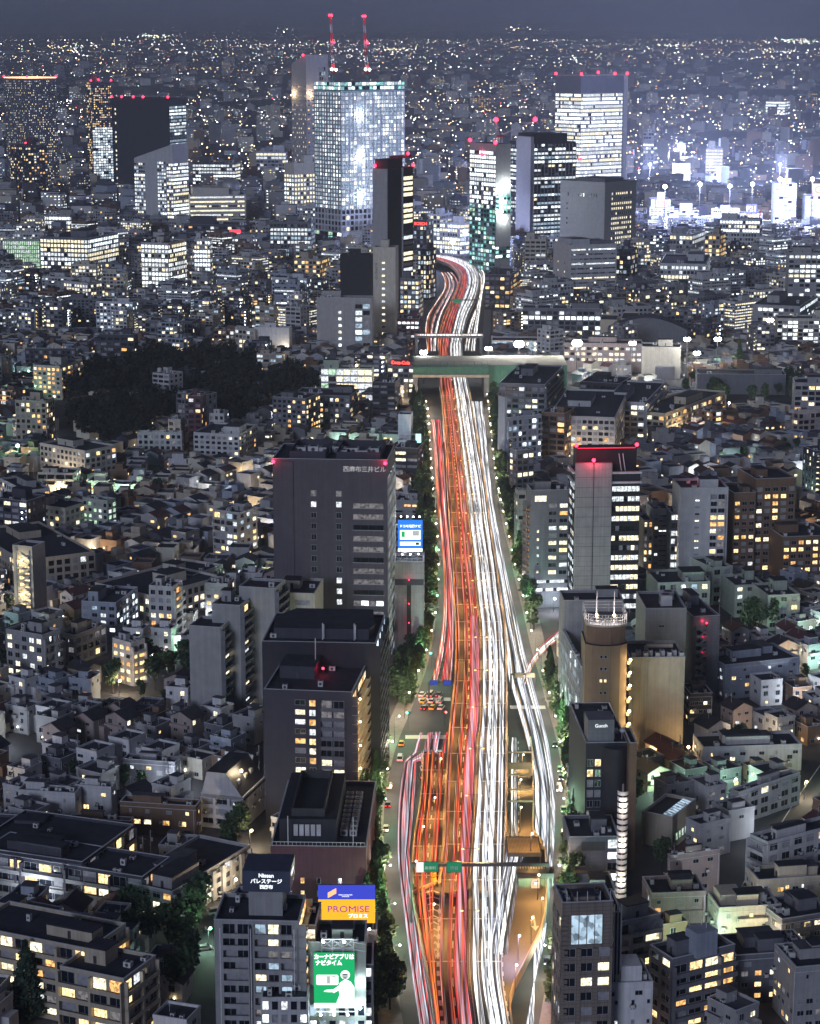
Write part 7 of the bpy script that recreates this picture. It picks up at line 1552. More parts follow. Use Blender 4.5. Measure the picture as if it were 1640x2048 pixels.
# everything beyond the named ones: one mass of small blocks with lit windows
def ZT(y):
    return 0.0 if y < 9000 else 205 * min(1.0, ((y - 9000) / 17000)) ** 1.1
def mass(name, items, parts, kindlabel, cat):
    b = MB(); q = MB()
    for (x, y, w, d, h, rz, wm, lt, pal, ws, floors) in items:
        c, s = math.cos(rz), math.sin(rz); zq = ZT(y)
        def P(a, e, z): return (x + a * c - e * s, y + a * s + e * c, z + zq)
        n = len(b.v); k = b.mi(wm); kr = b.mi(M_ROOF if rg.random() < .6 else M_ROOF2)
        b.v.extend([P(a, e, z) for z in (0, h) for a, e in ((-w/2, -d/2), (w/2, -d/2), (w/2, d/2), (-w/2, d/2))])
        for f in ((0, 1, 5, 4), (1, 2, 6, 5), (2, 3, 7, 6), (3, 0, 4, 7)): b.f.append(tuple(n + i for i in f)); b.m.append(k)
        b.f.append((n + 4, n + 5, n + 6, n + 7)); b.m.append(kr)
        if w < 11 and y < 1700 and rg.random() < .28:
            n = len(b.v); kr = b.mi(rg.choice((M_ROOF, M_ROOFT, M_ROOFR))); rh = rg.uniform(1.4, 2.4); b.v.extend([P(-w/2 - .4, -d/2 - .4, h - .1), P(w/2 + .4, -d/2 - .4, h - .1), P(w/2 + .4, d/2 + .4, h - .1), P(-w/2 - .4, d/2 + .4, h - .1), P(0, -d/2 - .4, h + rh), P(0, d/2 + .4, h + rh)])
            for f, kk in (((1, 2, 5, 4), kr), ((3, 0, 4, 5), kr), ((0, 1, 4), k), ((2, 3, 5), k)): b.f.append(tuple(n + i for i in f)); b.m.append(kk)
        elif y < 2400:
            for (a0, a1, e0, e1) in ((-w/2 - .1, w/2 + .1, -d/2 - .1, -d/2 + .2), (-w/2 - .1, -w/2 + .2, -d/2, d/2), (w/2 - .2, w/2 + .1, -d/2, d/2), (-w/2 - .1, w/2 + .1, d/2 - .2, d/2 + .1)):
                n = len(b.v); b.v.extend([P(a, e, z) for z in (h - .2, h + .8) for a, e in ((a0, e0), (a1, e0), (a1, e1), (a0, e1))]); kc = b.mi(M_COPE)
                for f, kk in (((0, 1, 5, 4), k), ((1, 2, 6, 5), k), ((2, 3, 7, 6), k), ((3, 0, 4, 7), k), ((4, 5, 6, 7), kc)): b.f.append(tuple(n + i for i in f)); b.m.append(kk)
        if w > 9 and rg.random() < .6:
            a0, e0, a1, e1, hh = -w*rg.uniform(.1, .35), -d*.2, w*rg.uniform(.05, .3), d*.3, rg.uniform(2, 4); n = len(b.v)
            b.v.extend([P(a, e, z) for z in (h, h + hh) for a, e in ((a0, e0), (a1, e0), (a1, e1), (a0, e1))])
            for f in ((0, 1, 5, 4), (1, 2, 6, 5), (2, 3, 7, 6), (3, 0, 4, 7), (4, 5, 6, 7)): b.f.append(tuple(n + i for i in f)); b.m.append(k)
        pals = PALX[pal]
        for (ff, L) in (('A', w), ('B', d), ('D', d)):
            nf = max(1, int(h / floors)); nc = max(1, int(L / (ws * 1.9)))
            for j in range(nf):
                for i in range(nc):
                    if rg.random() > lt: continue
                    a = -L/2 + (i + .5) * L / nc; z0 = j * floors + floors * .35; hw = ws / 2 * rg.uniform(.5, 1.3); z1 = z0 + floors * .36
                    if ff == 'A': p = [P(a - hw, -d/2 - .15, z0), P(a + hw, -d/2 - .15, z0), P(a + hw, -d/2 - .15, z1), P(a - hw, -d/2 - .15, z1)]
                    elif ff == 'B': p = [P(w/2 + .15, a - hw, z0), P(w/2 + .15, a + hw, z0), P(w/2 + .15, a + hw, z1), P(w/2 + .15, a - hw, z1)]
                    else: p = [P(-w/2 - .15, a + hw, z0), P(-w/2 - .15, a - hw, z0), P(-w/2 - .15, a - hw, z1), P(-w/2 - .15, a + hw, z1)]
                    q.poly(p, PANE[rg.choice(pals)])
    o = b.build(name, kind='stuff'); tag(o, kindlabel, cat)
    o2 = q.build('lit_windows', o, kind='stuff')
    return o
WM = [WALL[k] for k in ('light', 'grey', 'slate', 'ivory', 'dark', 'brown', 'grey', 'blue', 'beige')]
items = []
for (k, x, y, zr) in rest:
    if k == 'h': items.append((x, y, rg.uniform(8, 11), rg.uniform(8, 12), rg.uniform(6, 10), zr, rg.choice(WM), .28, 'home', 1.8, 3))
    elif k == 'a': items.append((x, y, rg.uniform(13, 20), rg.uniform(11, 16), rg.uniform(9, 22), zr, rg.choice(WM), rg.choice((.05, .12, .3)), rg.choice(('home', 'home', 'mix', 'bright')), 1.8, 3.1))
    else: items.append((x, y, rg.uniform(18, 30), rg.uniform(15, 22), rg.uniform(14, 32), zr, rg.choice(WM), rg.choice((.06, .2, .5)), rg.choice(('office', 'bright', 'cool', 'home', 'mix')), 2.4, 3.8))
mass('city_blocks', items, None, 'dense small blocks filling the middle distance between the named buildings', 'city blocks')
# far city out to the hills
items = []
tr_ = MB()
for i in range(30):
    ya, yb_ = 8900 + i * 640, 8900 + (i + 1) * 640; tr_.poly([(-9000, ya, ZT(ya) + .1), (9000, ya, ZT(ya) + .1), (9000, yb_, ZT(yb_) + .1), (-9000, yb_, ZT(yb_) + .1)], M_GROUND)
structure('terrain', tr_)
y = 3300.0
glow = lambda x, y: 1.0 if not (x > .07 * y and y < 5200) else 1.35
import math as _m
def nz(x, y): return .5 + .5 * _m.sin(x * .0011 + 1.3 * _m.sin(y * .0007)) * _m.sin(y * .0013 + 1.7 * _m.sin(x * .0009 + 2))
while y < 26000:
    sp_ = 34 * (y / 3300) ** 1.15; half = (820 / FPX) * y * 1.03 + sp_; x = -half; sc_ = (y / 3300) ** .75
    while x < half:
        xx, yy = x + rg.uniform(-.4, .4) * sp_, y + rg.uniform(-.4, .4) * sp_; dn = nz(xx, yy)
        if rg.random() < .35 + .6 * dn and free(xx, yy, 10):
            hh = rg.uniform(6, 14) if rg.random() < .8 else rg.uniform(16, 40)
            hh *= min(sc_, 2.0) ** .5; w = rg.uniform(12, 26) * sc_; lt = rg.choice((.0, .06, .10, .2, .45)) * (.6 + .8 * dn)
            items.append((xx, yy, w, rg.uniform(10, 18) * sc_, hh, rg.uniform(-.5, .5), rg.choice(WM), lt, rg.choice(('home', 'home', 'mix', 'bright', 'cream')), 2.2 * sc_ ** 1.05, 3.4 * sc_))
        x += sp_
    y += sp_ * 1.5 * (1 + (y - 3300) / 26000)
mass('distant_city', items, None, 'far sea of low dark blocks and tiny lit windows reaching the hills', 'distant city')
# points of street light scattered through the far city
LM = [emis('far_white', (.95, .97, 1), 14), emis('far_warm', (1, .78, .42), 12), emis('far_orange', (1, .5, .18), 9), emis('far_green', (.5, 1, .7), 6), emis('far_red', (1, .05, .08), 6), emis('far_blue', (.4, .5, 1), 5)]
b = MB()
for i in range(11000):
    v = 185 + 200 * rg.random() ** 1.1; y = G(820, v, 0).y * rg.uniform(.9, 1.1) if rg.random() < .5 else 9000 + 17000 * rg.random() ** .8; u = rg.uniform(-20, 1660)
    z = ZT(y) + rg.uniform(4, 14); x = XAT(u, y, z); r = y / FPX * rg.choice((.35, .45, .55, .7, .95)); 
    dn = nz(x, y) * (.4 + .6 * nz(x * 3.1 + 900, y * 1.7)) ; 
    if y < 2900 or rg.random() > (.12 + 1.1 * dn) * (1 if y < 9000 else .62): continue
    m = LM[rg.choices(range(6), (34, 26, 10, 5, 2.0, 3))[0]]
    b.box(x - r, x + r, y, y + r, z, z + r * 1.4, m)
for s in range(26):       # strings of lamps along far roads
    u0, v0 = rg.uniform(0, 1640), rg.uniform(95, 300); p0 = G(u0, v0); L = p0.y * rg.uniform(.03, .09); a = rg.uniform(-.5, .5); m = LM[rg.choice((0, 1, 1, 2))]; n = rg.randint(8, 22)
    for i in range(n):
        x, y = p0.x + L * math.cos(a) * i / n, p0.y + L * math.sin(a) * i / n * 3; r = y / FPX * .55; b.box(x - r, x + r, y, y + r, ZT(y) + 9, ZT(y) + 9 + r * 1.2, m)
for (u, v, n) in ((318, 73, 40), (1045, 57, 10), (575, 60, 10), (1600, 82, 30), (1580, 80, 20), (150, 92, 20), (800, 100, 30), (1340, 92, 30)):
    for _ in range(n): D_ = 19000; z = ZAT(v + rg.gauss(0, 2.5), D_); x = XAT(u + rg.gauss(0, 22), D_, z); r = D_ / FPX * rg.choice((.5, .8, 1.1)); b.box(x - r, x + r, D_, D_ + r, z, z + r, LM[rg.choice((0, 1, 1, 3))])
tag(b.build('distant_lights', kind='stuff'), 'countless tiny street and shop lights of the far city', 'distant lights')
# wooded rises and the hill line
M_HILL = mat('hill_forest', (.030, .036, .040), rough=1, var=.3, scale=.002)
def ridge(name, D, pts, depth):
    b = MB()
    for (u0, v0), (u1, v1) in zip(pts, pts[1:]):
        n = 6
        for i in range(n):
            ua, ub = u0 + (u1 - u0) * i / n, u0 + (u1 - u0) * (i + 1) / n; va, vb_ = v0 + (v1 - v0) * i / n + rg.uniform(-1, 1) * (i > 0), v0 + (v1 - v0) * (i + 1) / n
            za, zb2 = max(2, ZAT(va, D)), max(2, ZAT(vb_, D)); xa, xb = XAT(ua, D, za), XAT(ub, D, zb2)
            b.poly([(xa, D - depth, 0), (xb, D - depth, 0), (xb, D, zb2), (xa, D, za)], M_HILL); b.poly([(xa, D, za), (xb, D, zb2), (xb, D + depth, 0), (xa, D + depth, 0)], M_HILL)
    structure(name, b)
ridge('hills', 27000, [(-200, 82), (40, 80), (120, 74), (260, 70), (420, 72), (560, 74), (700, 70), (860, 72), (1000, 66), (1200, 72), (1400, 76), (1640, 74), (1900, 80)], 3000)
ridge('far_hills', 34000, [(-300, 74), (100, 66), (200, 62), (400, 64), (600, 66), (900, 62), (1060, 60), (1200, 63), (1500, 68), (1900, 72)], 2500)
M_WOOD = mat('wood_dark', (.022, .028, .026), rough=1, var=.3, scale=.02)
def mound(D, u0, u1, h, dd, n=14):
    b = MB(); x0, x1 = XAT(u0, D, 0), XAT(u1, D, 0); rr = [[None] * 7 for _ in range(n + 1)]
    for i in range(n + 1):
        for j in range(7):
            e_ = math.sin(math.pi * i / n) ** .5 * math.sin(math.pi * j / 6) ** .6; rr[i][j] = (x0 + (x1 - x0) * i / n, D + dd * (j / 6 - .5), h * e_ * rg.uniform(.75, 1.1))
    for i in range(n):
        for j in range(6): b.poly([rr[i][j], rr[i + 1][j], rr[i + 1][j + 1], rr[i][j + 1]], M_WOOD)
    return b
for (D_, u0, u1, h, dd) in ((5200, 1290, 1700, 16, 500), (3900, 1240, 1700, 14, 260), (7600, 380, 700, 22, 600), (4300, -80, 300, 12, 260), (6200, 960, 1180, 18, 400), (9500, -100, 500, 30, 900), (9000, 1200, 1720, 30, 700)):
    o = mound(D_, u0, u1, h, dd).build('wooded_rise'); o['kind'] = 'stuff'; tag(o, 'dark wooded rise among the far city lights', 'far woods', 'dark wooded rises')
# ------------------------------------------------------------------ trees
M_LEAF = [mat('foliage_%d' % i, c, rough=.9, var=.35, scale=1.2) for i, c in enumerate(((.055, .095, .045), (.075, .125, .055), (.040, .070, .045)))]
M_BARK = mat('bark', (.06, .045, .035), rough=.95)
def crown(seed, n, r, h, conic, m, leaf=.55):
    q = random.Random(seed); b = MB(); lobes = [(q.uniform(-.4, .4) * r, q.uniform(-.4, .4) * r, q.uniform(.25, .85) * h) for _ in range(7)]
    for i in range(n):
        if conic: z = q.random() ** 1.3 * h; rr = r * (1 - z / h) ** .75 * q.uniform(.55, 1.0) * (1 + .22 * math.sin(z * 2.6 + seed)); a = q.uniform(0, 6.283); p = Vector((rr * math.cos(a), rr * math.sin(a), z))
        else:
            lo = q.choice(lobes); v = Vector((q.gauss(0, 1), q.gauss(0, 1), q.gauss(0, 1))).normalized() * r * .58 * q.uniform(.65, 1.05); p = Vector(lo) + v
        s = leaf * q.uniform(.6, 1.4); n_ = Vector((q.gauss(0, 1), q.gauss(0, 1), q.gauss(.4, 1))).normalized(); t = n_.orthogonal().normalized(); w = n_.cross(t)
        b.poly([p - t * s, p - w * s * .7, p + t * s, p + w * s * .7], m)
    return b
TREES = []
for i in range(6):
    con = i in (1, 4); r = 3.2 if not con else 2.3; h = 8.5 if not con else 12.5; t = MB(); t.tube((0, 0, 0), (0, 0, 3.4), .22, .16, M_BARK, 6)
    for k in range(4): a = k * 1.7 + i; t.tube((0, 0, 2.6), (math.cos(a) * r * .5, math.sin(a) * r * .5, 6.0), .11, .05, M_BARK, 5)
    TREES.append((crown(i + 40, 620 if i < 3 else 520, r, h, con, M_LEAF[i % 3]).mesh('crown'), t.mesh('trunk'), con))
TN = {}
def tree(x, y, i, s, lb, grp=None, cat='tree', z=0.0, name='street_tree', n=None):
    t = thing(name, lb, cat, (x, y, z), rg.uniform(0, 6), grp); t.scale = (s, s, s); cm, tm, con = TREES[i]
    o = link('crown', cm, t, loc=(0, 0, 2.6 if not con else 1.2)); link('trunk', tm, t); return t
def ordn(n):
    return ORD[n] if 0 < n < len(ORD) else ('first ' if n == 0 else '%dth ' % (n + 1))
for side, cv in (('left', KL), ('right', KR)):
    y = 492; n = 0
    while y < 1370 and n < 110:
        x = xat(cv, y) + (-2.8 if side == 'left' else 2.8)
        if not (side == 'left' and 680 < y < 735) and not (side == 'right' and 770 < y < 835):
            for k in range(2 if side == 'left' else 1):
                tree(x + (-3.8 * k if side == 'left' else 0), y + rg.uniform(-2, 2), rg.choice((1, 4, 1, 4, 0) if y < 760 and side == 'left' else (0, 1, 2, 3, 4, 5)), rg.uniform(.95, 1.35), ordn(n) + 'street tree up the road in the %s row' % side + (', house side' if k else ', kerb side' if side == 'left' else ''), 'street trees of the %s row' % side)
            n += 1
        y += rg.uniform(7.2, 9.2)
# garden and grove trees
GR = {'grove in front of the stepped grey slabs': [(rg.uniform(-24, 24) + G(355, 1360).x, rg.uniform(-18, 18) + G(355, 1360).y) for _ in range(26)], 'trees along the dark lane at the lower left': [(p.x + rg.uniform(-9, -3), p.y + rg.uniform(-3, 3)) for p in (S2[0].lerp(S2[-1], k / 14) for k in range(15))],
      'trees round the car park': [(c_.x + rg.uniform(-4, 14), c_.y + rg.uniform(-6, 2)) for _ in range(5)], 'school yard trees at the right': [(G(1490, 790).x + rg.uniform(-42, 42), G(1490, 790).y + rg.uniform(-50, 50)) for _ in range(38)],
      'trees between the villas and the long low flats': [(G(300 + rg.uniform(-40, 70), 1850 + rg.uniform(-50, 60)).x, G(820, 1850 + rg.uniform(-60, 60)).y) for _ in range(16)], 'trees by the field bridge': [(G(980 + rg.uniform(-8, 12), 745).x, 1425 + rg.uniform(-30, 60)) for _ in range(7)]}
for k, ps in GR.items():
    for n, (x, y) in enumerate(ps):
        if free(x, y, -2.5) or 'grove' in k or 'yard' in k or 'park' in k or 'bridge' in k:
            if onroad(x, y, -6) and 'bridge' not in k: continue
            tree(x, y, rg.choice((0, 2, 3, 5)), rg.uniform(.9, 1.35), ordn(n) + 'tree of the ' + k.replace('trees', 'group'), k, name='tree')
n = 0
for _ in range(900):
    if n >= 70: break
    y = rg.uniform(500, 1300); x = rg.uniform(-.2, .2) * (y + 60)
    if free(x, y, 1) and not onroad(x, y, 3) and occ_free(x, y, 1.2) and not inpoly(x, y, PARK): occ_add(x, y, 2); u_, v_ = PIX(x, y); tree(x, y, rg.choice((0, 2, 3, 5)), rg.uniform(.5, .95), 'small garden tree, ' + where(x, y, 'tree'), 'garden trees between the houses', name='garden_tree'); n += 1
p = G(52, 2048); t = thing('cedar_tree', 'tall dark cedar rising at the lower left corner', 'tree', (p.x, p.y + 3, 0)); cr = crown(99, 3600, 4.6, 19, True, M_LEAF[2], .5).build('crown', t); cr.location = (0, 0, 1.5); b = MB(); b.tube((0, 0, 0), (0, 0, 17), .35, .1, M_BARK, 8); b.build('trunk', t)
t = tree(G(1478, 740).x, G(1478, 740).y, 4, 1.6, 'green floodlit conifer in the school yard at the right', None, name='conifer'); lamp((0, -4, 2), 2500, (.3, 1, .45), .5, parent=t)
# the dark wood
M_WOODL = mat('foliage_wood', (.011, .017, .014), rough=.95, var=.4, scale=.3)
b = MB(); q = random.Random(9)
xs_ = [p.x for p in PARK]; ys_ = [p.y for p in PARK]; base = [crown(70 + i, 150, 4.6, 7, False, M_LEAF[2 if i % 2 else 0], 1.0) for i in range(4)]
cnt = 0
for _ in range(4000):
    x, y = q.uniform(min(xs_), max(xs_)), q.uniform(min(ys_), max(ys_))
    if cnt > 640 or not inpoly(x, y, PARK) or not free(x, y, 1) or not occ_free(x, y, 1.5) or math.sin(x * .045 + 2) * math.sin(y * .031) > .72: continue
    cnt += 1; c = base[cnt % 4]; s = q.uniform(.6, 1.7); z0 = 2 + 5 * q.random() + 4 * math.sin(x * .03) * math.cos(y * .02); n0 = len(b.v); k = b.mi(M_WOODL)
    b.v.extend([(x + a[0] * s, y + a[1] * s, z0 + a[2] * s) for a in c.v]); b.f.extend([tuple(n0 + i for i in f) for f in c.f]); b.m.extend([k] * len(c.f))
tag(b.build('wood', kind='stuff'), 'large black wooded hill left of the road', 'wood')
# ------------------------------------------------------------------ street lamps and house lane lamps
def street_lamp(x, y, z, h, m, pw, col, lb, grp, arm=1.6, s=1, r=.34):
    t = thing('street_lamp', lb, 'street lamp', (x, y, z), 0, grp); b = MB(); b.tube((0, 0, 0), (0, 0, h), .12, .08, M_STEEL, 6); b.bar((0, 0, h), (arm * s, 0, h + .3), .12, M_STEEL); b.build('pole', t)
    b = MB(); b.ball((arm * s, 0, h + .1), r, m, 8, 6); b.build('lamp_head', t)
    if pw: (downlight((arm * s, -.1, h - .3), pw * 1.25, col, t) if arm != .6 and m is not M_GREENL and m is not M_WHITEL else lamp((arm * s, -.1, h - .5), pw, col, .3, parent=t))
    return t
n = 0
for side, cv in (('left', KL), ('right', KR)):
    y = 510; n = 0
    while y < 1390:
        x = xat(cv, y) + (-.9 if side == 'left' else .9); g_ = n % 3 == 1
        street_lamp(x, y, .14, 9.5, M_GREENL if g_ and y < 1000 else M_WARML if n % 2 else M_WHITEL, 5200, (.55, 1, .6) if g_ and y < 1000 else (1, .88, .68), ordn(n) + 'street lamp up the road on the %s kerb' % side, 'street lamps of the %s kerb' % side, s=1 if side == 'left' else -1, r=.17 + y / 8500); n += 1
        y += 27
y = 505; n = 0
while y < 1400:          # sodium lamps on the expressway median
    z, xs, l, r_ = bands(y); x = (xs[2] + xs[3]) / 2
    t = thing('expressway_lamp', ordn(n) + 'twin orange lamp up the middle of the expressway', 'street lamp', (x, y, z + .8), 0, 'expressway lamps'); b = MB(); b.tube((0, 0, 0), (0, 0, 9.5), .12, .08, M_STEEL, 6); b.bar((-2, 0, 9.6), (2, 0, 9.6), .12, M_STEEL); b.build('pole', t)
    for s in (-1, 1): b = MB(); b.box(s * 2 - .35, s * 2 + .35, -.15, .15, 9.3, 9.5, emis('sodium_lens', (1, .5, .12), 3)); b.build('lamp_head', t)
    downlight((-3.2, 0, 9.0), 12000, (1, .46, .11), t); downlight((3.2, 0, 9.0), 5000, (1, .60, .28), t); n += 1; y += 42
for (u, v, zz, nm) in ((830, 1772, 11, 'left'), (866, 1860, 11, 'lower left'), (845, 1700, 9, 'upper left'), (868, 1640, 6, 'middle'), (880, 1560, 4, 'top'), (1040, 1660, 6, 'far right'), (1075, 1800, 11, 'toll yard'), (1036, 1925, 11, 'lower merge'), (1082, 1848, 11, 'curved parapet'), (1062, 1888, 11, 'lower curve'), (1030, 1985, 11, 'bottom curve')):
    p = G(u, v, zz); street_lamp(p.x, p.y, zz, 7, emis('lantern', (1, .93, .75), 5), 7000, (1, .5, .14) if nm != 'lower merge' else (.8, .65, 1), nm + ' lantern lamp standing by the ramps', 'ramp lamps', arm=.3, r=.3)
rg.shuffle(LAMPS); n = 0
extra = [(p.x + 2.5, p.y) for p in (S1[2], S1[3], S1[4], S1[5], S1[6])] + [(p.x - 3, p.y) for p in (S2[1], S2[2], S2[3])] + [(p.x, p.y + 4) for p in S6]
for (x, y) in extra + LAMPS:
    if n >= 170 or y > 1500: continue
    u_, v_ = PIX(x, y); k = rg.random()
    m, c = (M_WHITEL, (.85, .93, 1)) if k < .5 else ((M_WARML, (1, .78, .5)) if k < .85 else (M_GREENL, (.6, 1, .7)))
    street_lamp(x, y, 0, 6.0, m, 3600 * (y / 700) ** .8, c, 'lane lamp, ' + where(x, y, 'lamp'), 'lane lamps between the houses', arm=.6, r=.22 + y / 3600); n += 1
# ------------------------------------------------------------------ vehicles
M_TYRE = mat('tyre', (.02, .02, .02)); M_CGL = glassmat('car_glass', (.02, .025, .03), .08); M_TL = emis('tail_lamp', (1, .03, .03), 5); M_HL = emis('head_lamp', (1, .96, .85), 5)
def car_meshes(bm, kind):
    b = MB(); L, w, h = (4.5, .9, .72) if kind != 'van' else (4.9, .95, .8)
    pr = [(-L/2, .35), (-L/2, h), (-L/2 + .15, h + .12), (-.9, h + .2), (1.2, h + .2), (L/2 - .1, h), (L/2, .55), (L/2, .3)] if kind == 'car' else [(-L/2, .35), (-L/2, 1.0), (-.9, 1.1), (L/2 - .1, 1.0), (L/2, .35)]
    n = len(b.v)
    for s in (-w, w):
        b.v.extend([(s, y, z) for y, z in pr])
    k = b.mi(bm); m = len(pr)
    for i in range(m): j = (i + 1) % m; b.f.append((n + i, n + j, n + m + j, n + m + i)); b.m.append(k)
    b.f.append(tuple(n + i for i in reversed(range(m)))); b.m.append(k); b.f.append(tuple(n + m + i for i in range(m))); b.m.append(k)
    zt = 1.45 if kind == 'car' else 1.9; y0, y1 = (-1.5, 1.1) if kind == 'car' else (-2.3, 1.5); zb = .9; c = MB(); ww = w - .06; wt = w - .22
    q = [(-ww, y0, zb), (ww, y0, zb), (ww, y1 + .5, zb), (-ww, y1 + .5, zb), (-wt, y0 + .35, zt), (wt, y0 + .35, zt), (wt, y1 - .25, zt), (-wt, y1 - .25, zt)]
    for f in ((0, 1, 5, 4), (1, 2, 6, 5), (2, 3, 7, 6), (3, 0, 4, 7)): c.poly([q[i] for i in f], M_CGL)
    r = MB(); r.box(-wt, wt, y0 + .35, y1 - .25, zt, zt + .05, bm)
    wh = MB(); wh.tube((-.11, 0, 0), (.11, 0, 0), .33, .33, M_TYRE, 10)
    tl = MB(); tl.box(-.22, .22, -.03, 0, 0, .16, M_TL); hl = MB(); hl.box(-.2, .2, 0, .03, 0, .14, M_HL)
    return [('body', b.mesh('body')), ('windows', c.mesh('windows')), ('roof', r.mesh('roof'))], wh.mesh('wheel'), tl.mesh('tail_light'), hl.mesh('headlight'), L, w
CC = [(('white', (.75, .75, .75)), 'car'), (('black', (.02, .02, .025)), 'car'), (('silver', (.45, .46, .48)), 'van'), (('yellow', (.65, .45, .03)), 'car'), (('dark blue', (.03, .05, .2)), 'car'), (('green', (.10, .35, .12)), 'car')]
CM = [(car_meshes(mat('car_paint_' + c[0].replace(' ', '_'), c[1], rough=.3, var=.03, streak=0), k), c[0], k) for c, k in CC]
def car(x, y, rz, i, lb, grp, z=.03, lit=True, cat='car'):
    (ps, wh, tl, hl, L, w), cn, k = CM[i]; t = thing('parked_car' if not lit else 'car', cn + ' ' + ('van' if k == 'van' else 'car') + ' ' + lb, cat, (x, y, z), rz, grp)
    for nme, me in ps: link(nme, me, t)
    for sx in (-1, 1):
        for sy_ in (-1.35, 1.35): link('wheel', wh, t, loc=(sx * (w - .08), sy_, .33))
        if lit: link('tail_light', tl, t, loc=(sx * (w - .3), -L/2 - .01, .62)); link('headlight', hl, t, loc=(sx * (w - .3), L/2 + .01, .55))
    return t
for n, (u, v, i) in enumerate(((779, 1575, 0), (776, 1612, 1), (772, 1660, 0), (771, 1712, 2), (803, 1490, 3), (800, 1520, 2))): p = G(u, v); car(p.x, p.y, -.05, i, 'parked at the left kerb, ' + ordn(n) + 'from the crossing', 'cars along the left kerb')
for n, (u, v, i) in enumerate(((1110, 1492, 1), (1120, 1542, 5), (1122, 1558, 4), (1127, 1622, 5), (1128, 1668, 3), (1103, 1893, 0), (1094, 1925, 4), (1118, 1580, 2))): p = G(u, v); car(p.x, p.y, rad(180) - .05, i, 'parked at the right kerb, ' + ordn(n) + 'down the street', 'cars along the right kerb')
n = 0
for (u, v, z_, nm) in ((1030, 1690, 9, 'canopy'), (1040, 1560, 7, 'upper'), (1045, 1510, 7, 'portal'), (1060, 1735, 14, 'deck'), (1062, 1668, 21, 'roof')):
    p = G(u, v, z_); street_lamp(p.x, p.y, z_ - 5, 5, emis('lantern', (1, .93, .75), 5), 5200, (1, .55, .16) if nm != 'deck' else (.5, 1, .5), nm + ' lamp over the sunken entry ramp', 'entry ramp lamps', arm=.3, r=.3)
for r_ in range(3):
    for q in range(3): p = G(848 + q * 17 - r_ * 2, 1418 - r_ * 13); car(p.x, p.y, -.25, (1, 3, 0, 2)[(q + r_) % 4], 'stopped at the red light, ' + ordn(n) + 'of the queue', 'cars waiting at the crossing'); n += 1
for r_ in range(4):
    for q in range(3): p = G(845 + q * 15 + r_ * 1.5, 1555 - r_ * 15); car(p.x, p.y, .08, (1, 0, 2, 4)[(q + r_) % 4], 'with red tail lights beside the exit ramp, ' + ordn(r_ * 3 + q) + 'of its queue', 'cars queueing beside the exit ramp')
for n in range(8): x = c_.x - 10 + n * 2.8; car(x, c_.y + (n % 2) * 7 - 2, 0, n % 4, 'in the small car park, ' + ordn(n) + 'from the left', 'cars in the small car park', lit=False)
for n in range(6): p = S2[1].lerp(S2[3], n / 6); car(p.x - 4.2 - n * .3, p.y, rad(-70), n % 3, 'parked in the bay off the dark lane, ' + ordn(n) + 'from the front', 'cars in the lane bay', lit=False)
# crossing: zebra stripes
def zebra(u0, u1, v, n, L):
    b = MB(); a, c = G(u0, v), G(u1, v)
    for i in range(n): x = a.x + (c.x - a.x) * i / (n - 1); b.poly([(x - .25, a.y, .05), (x + .25, a.y, .05), (x + .25, a.y + L, .05), (x - .25, a.y + L, .05)], M_PAINT)
    o = b.build('zebra_crossing', kind='structure')
zebra(812, 893, 1478, 30, 4); zebra(1022, 1090, 1418, 24, 4); zebra(838, 900, 1402, 24, 4)
for (u, v, c, nm) in ((864, 1306, (.05, 1, .7), 'green traffic signal at the far left kerb'), (817, 1425, (.05, 1, .5), 'green traffic signal at the left corner of the crossing'), (889, 1424, (1, .05, .05), 'red traffic signal beside the expressway piers')):
    p = G(u, v, 6); t = thing('traffic_signal', nm, 'traffic signal', (p.x, p.y, 0)); b = MB(); b.tube((0, 0, 0), (0, 0, 6), .1, .1, M_STEEL, 6); b.build('pole', t); b = MB(); b.box(-.9, .9, -.3, 0, 5.7, 6.4, M_STEEL); b.build('housing', t); b = MB(); b.ball((.5 if c[0] > .5 else -.5, -.4, 6.05), .32, emis('signal_%d' % int(c[2] * 10 + c[0] * 100), c, 12)); b.build('lens', t)
b = MB(); b.box(-.3, .3, -.3, .3, 0, 3, M_STEEL); p = G(36, 912, 6); b.ball((0, 0, 3.8), 1.0, M_GREENL); o = b.build('garden_lamp'); o.location = (p.x, p.y, 8); tag(o, 'bright green star of light among trees at the left edge', 'lamp'); lamp((0, -1, 4.5), 9000, (.3, 1, .5), .5, parent=o)
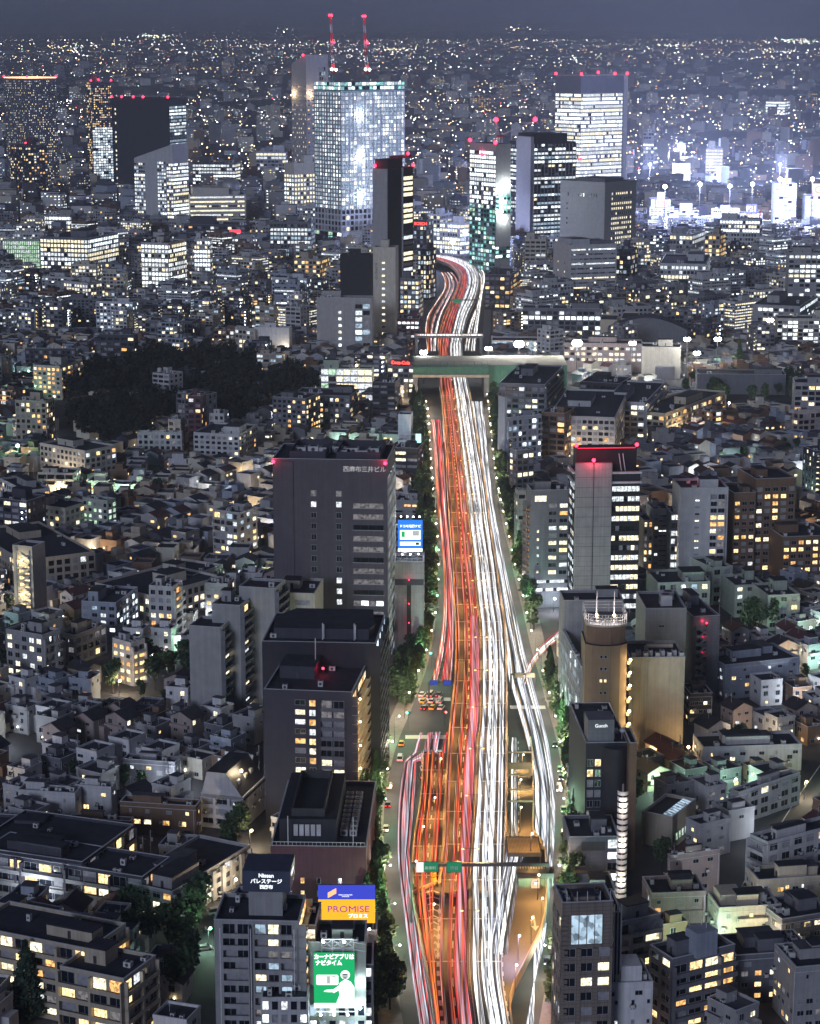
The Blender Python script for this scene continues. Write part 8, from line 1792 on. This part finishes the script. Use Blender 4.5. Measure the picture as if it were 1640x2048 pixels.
# haze
hb = MB(); hb.box(-17000, 17000, -500, 61000, -3, 460, M_ROOF)
hz = hb.build('haze', kind='stuff'); hz.data.materials.clear(); hm = bpy.data.materials.new('haze_air'); hm.use_nodes = True; hn = hm.node_tree; hn.nodes.clear(); ho = hn.nodes.new('ShaderNodeOutputMaterial'); hv = hn.nodes.new('ShaderNodeVolumePrincipled')
hv.inputs['Color'].default_value = (.86, .90, 1, 1); hv.inputs['Density'].default_value = 8.5e-5; hv.inputs['Anisotropy'].default_value = .2; hn.links.new(hv.outputs[0], ho.inputs['Volume']); hz.data.materials.append(hm)

# utility poles along the lanes
n = 0
for _ in range(1500):
    if n >= 70: break
    y = rg.uniform(495, 1150); x = rg.uniform(-.2, .2) * (y + 60)
    if free(x, y, .5) and not onroad(x, y, 3) and occ_free(x, y, .8) and not inpoly(x, y, PARK):
        occ_add(x, y, 1); t = thing('utility_pole', 'concrete utility pole, ' + where(x, y, 'pole'), 'utility pole', (x, y, 0), rg.uniform(0, 3), 'utility poles in the lanes'); n += 1
        b = MB(); b.tube((0, 0, 0), (0, 0, 11), .18, .12, M_CONC, 6); b.build('pole', t); b = MB(); b.bar((-1.2, 0, 10.4), (1.2, 0, 10.4), .14, M_STEEL); b.bar((-.9, 0, 9.2), (.9, 0, 9.2), .14, M_STEEL); b.build('cross_arm', t)
        b = MB(); b.tube((.5, .2, 7.4), (.5, .2, 8.5), .32, .32, M_AC, 8); b.build('transformer', t)

# curved streaks of cars turning out of the side street at the right
b = MB(); q = random.Random(4)
for i in range(14):
    p0, p1, p2 = G(1135 - q.uniform(0, 16), 1268 + q.uniform(-6, 10)), G(1070, 1300 + q.uniform(-8, 12)), G(1044 + q.uniform(-8, 8), 1372); w = q.choice((.05, .08, .12)); pr0 = None; m = TR[q.choice(('white', 'cool', 'white', 'amber', 'red'))]
    for j in range(13):
        t_ = j / 12; p = p0 * (1 - t_) ** 2 + p1 * 2 * t_ * (1 - t_) + p2 * t_ * t_; p.z = .7
        if pr0 is not None: b.bar(pr0, p, w * 2, m, w)
        pr0 = p
tag(b.build('headlight_trails', kind='stuff'), 'curved white streaks turning out of the side street at the right', 'light trails')
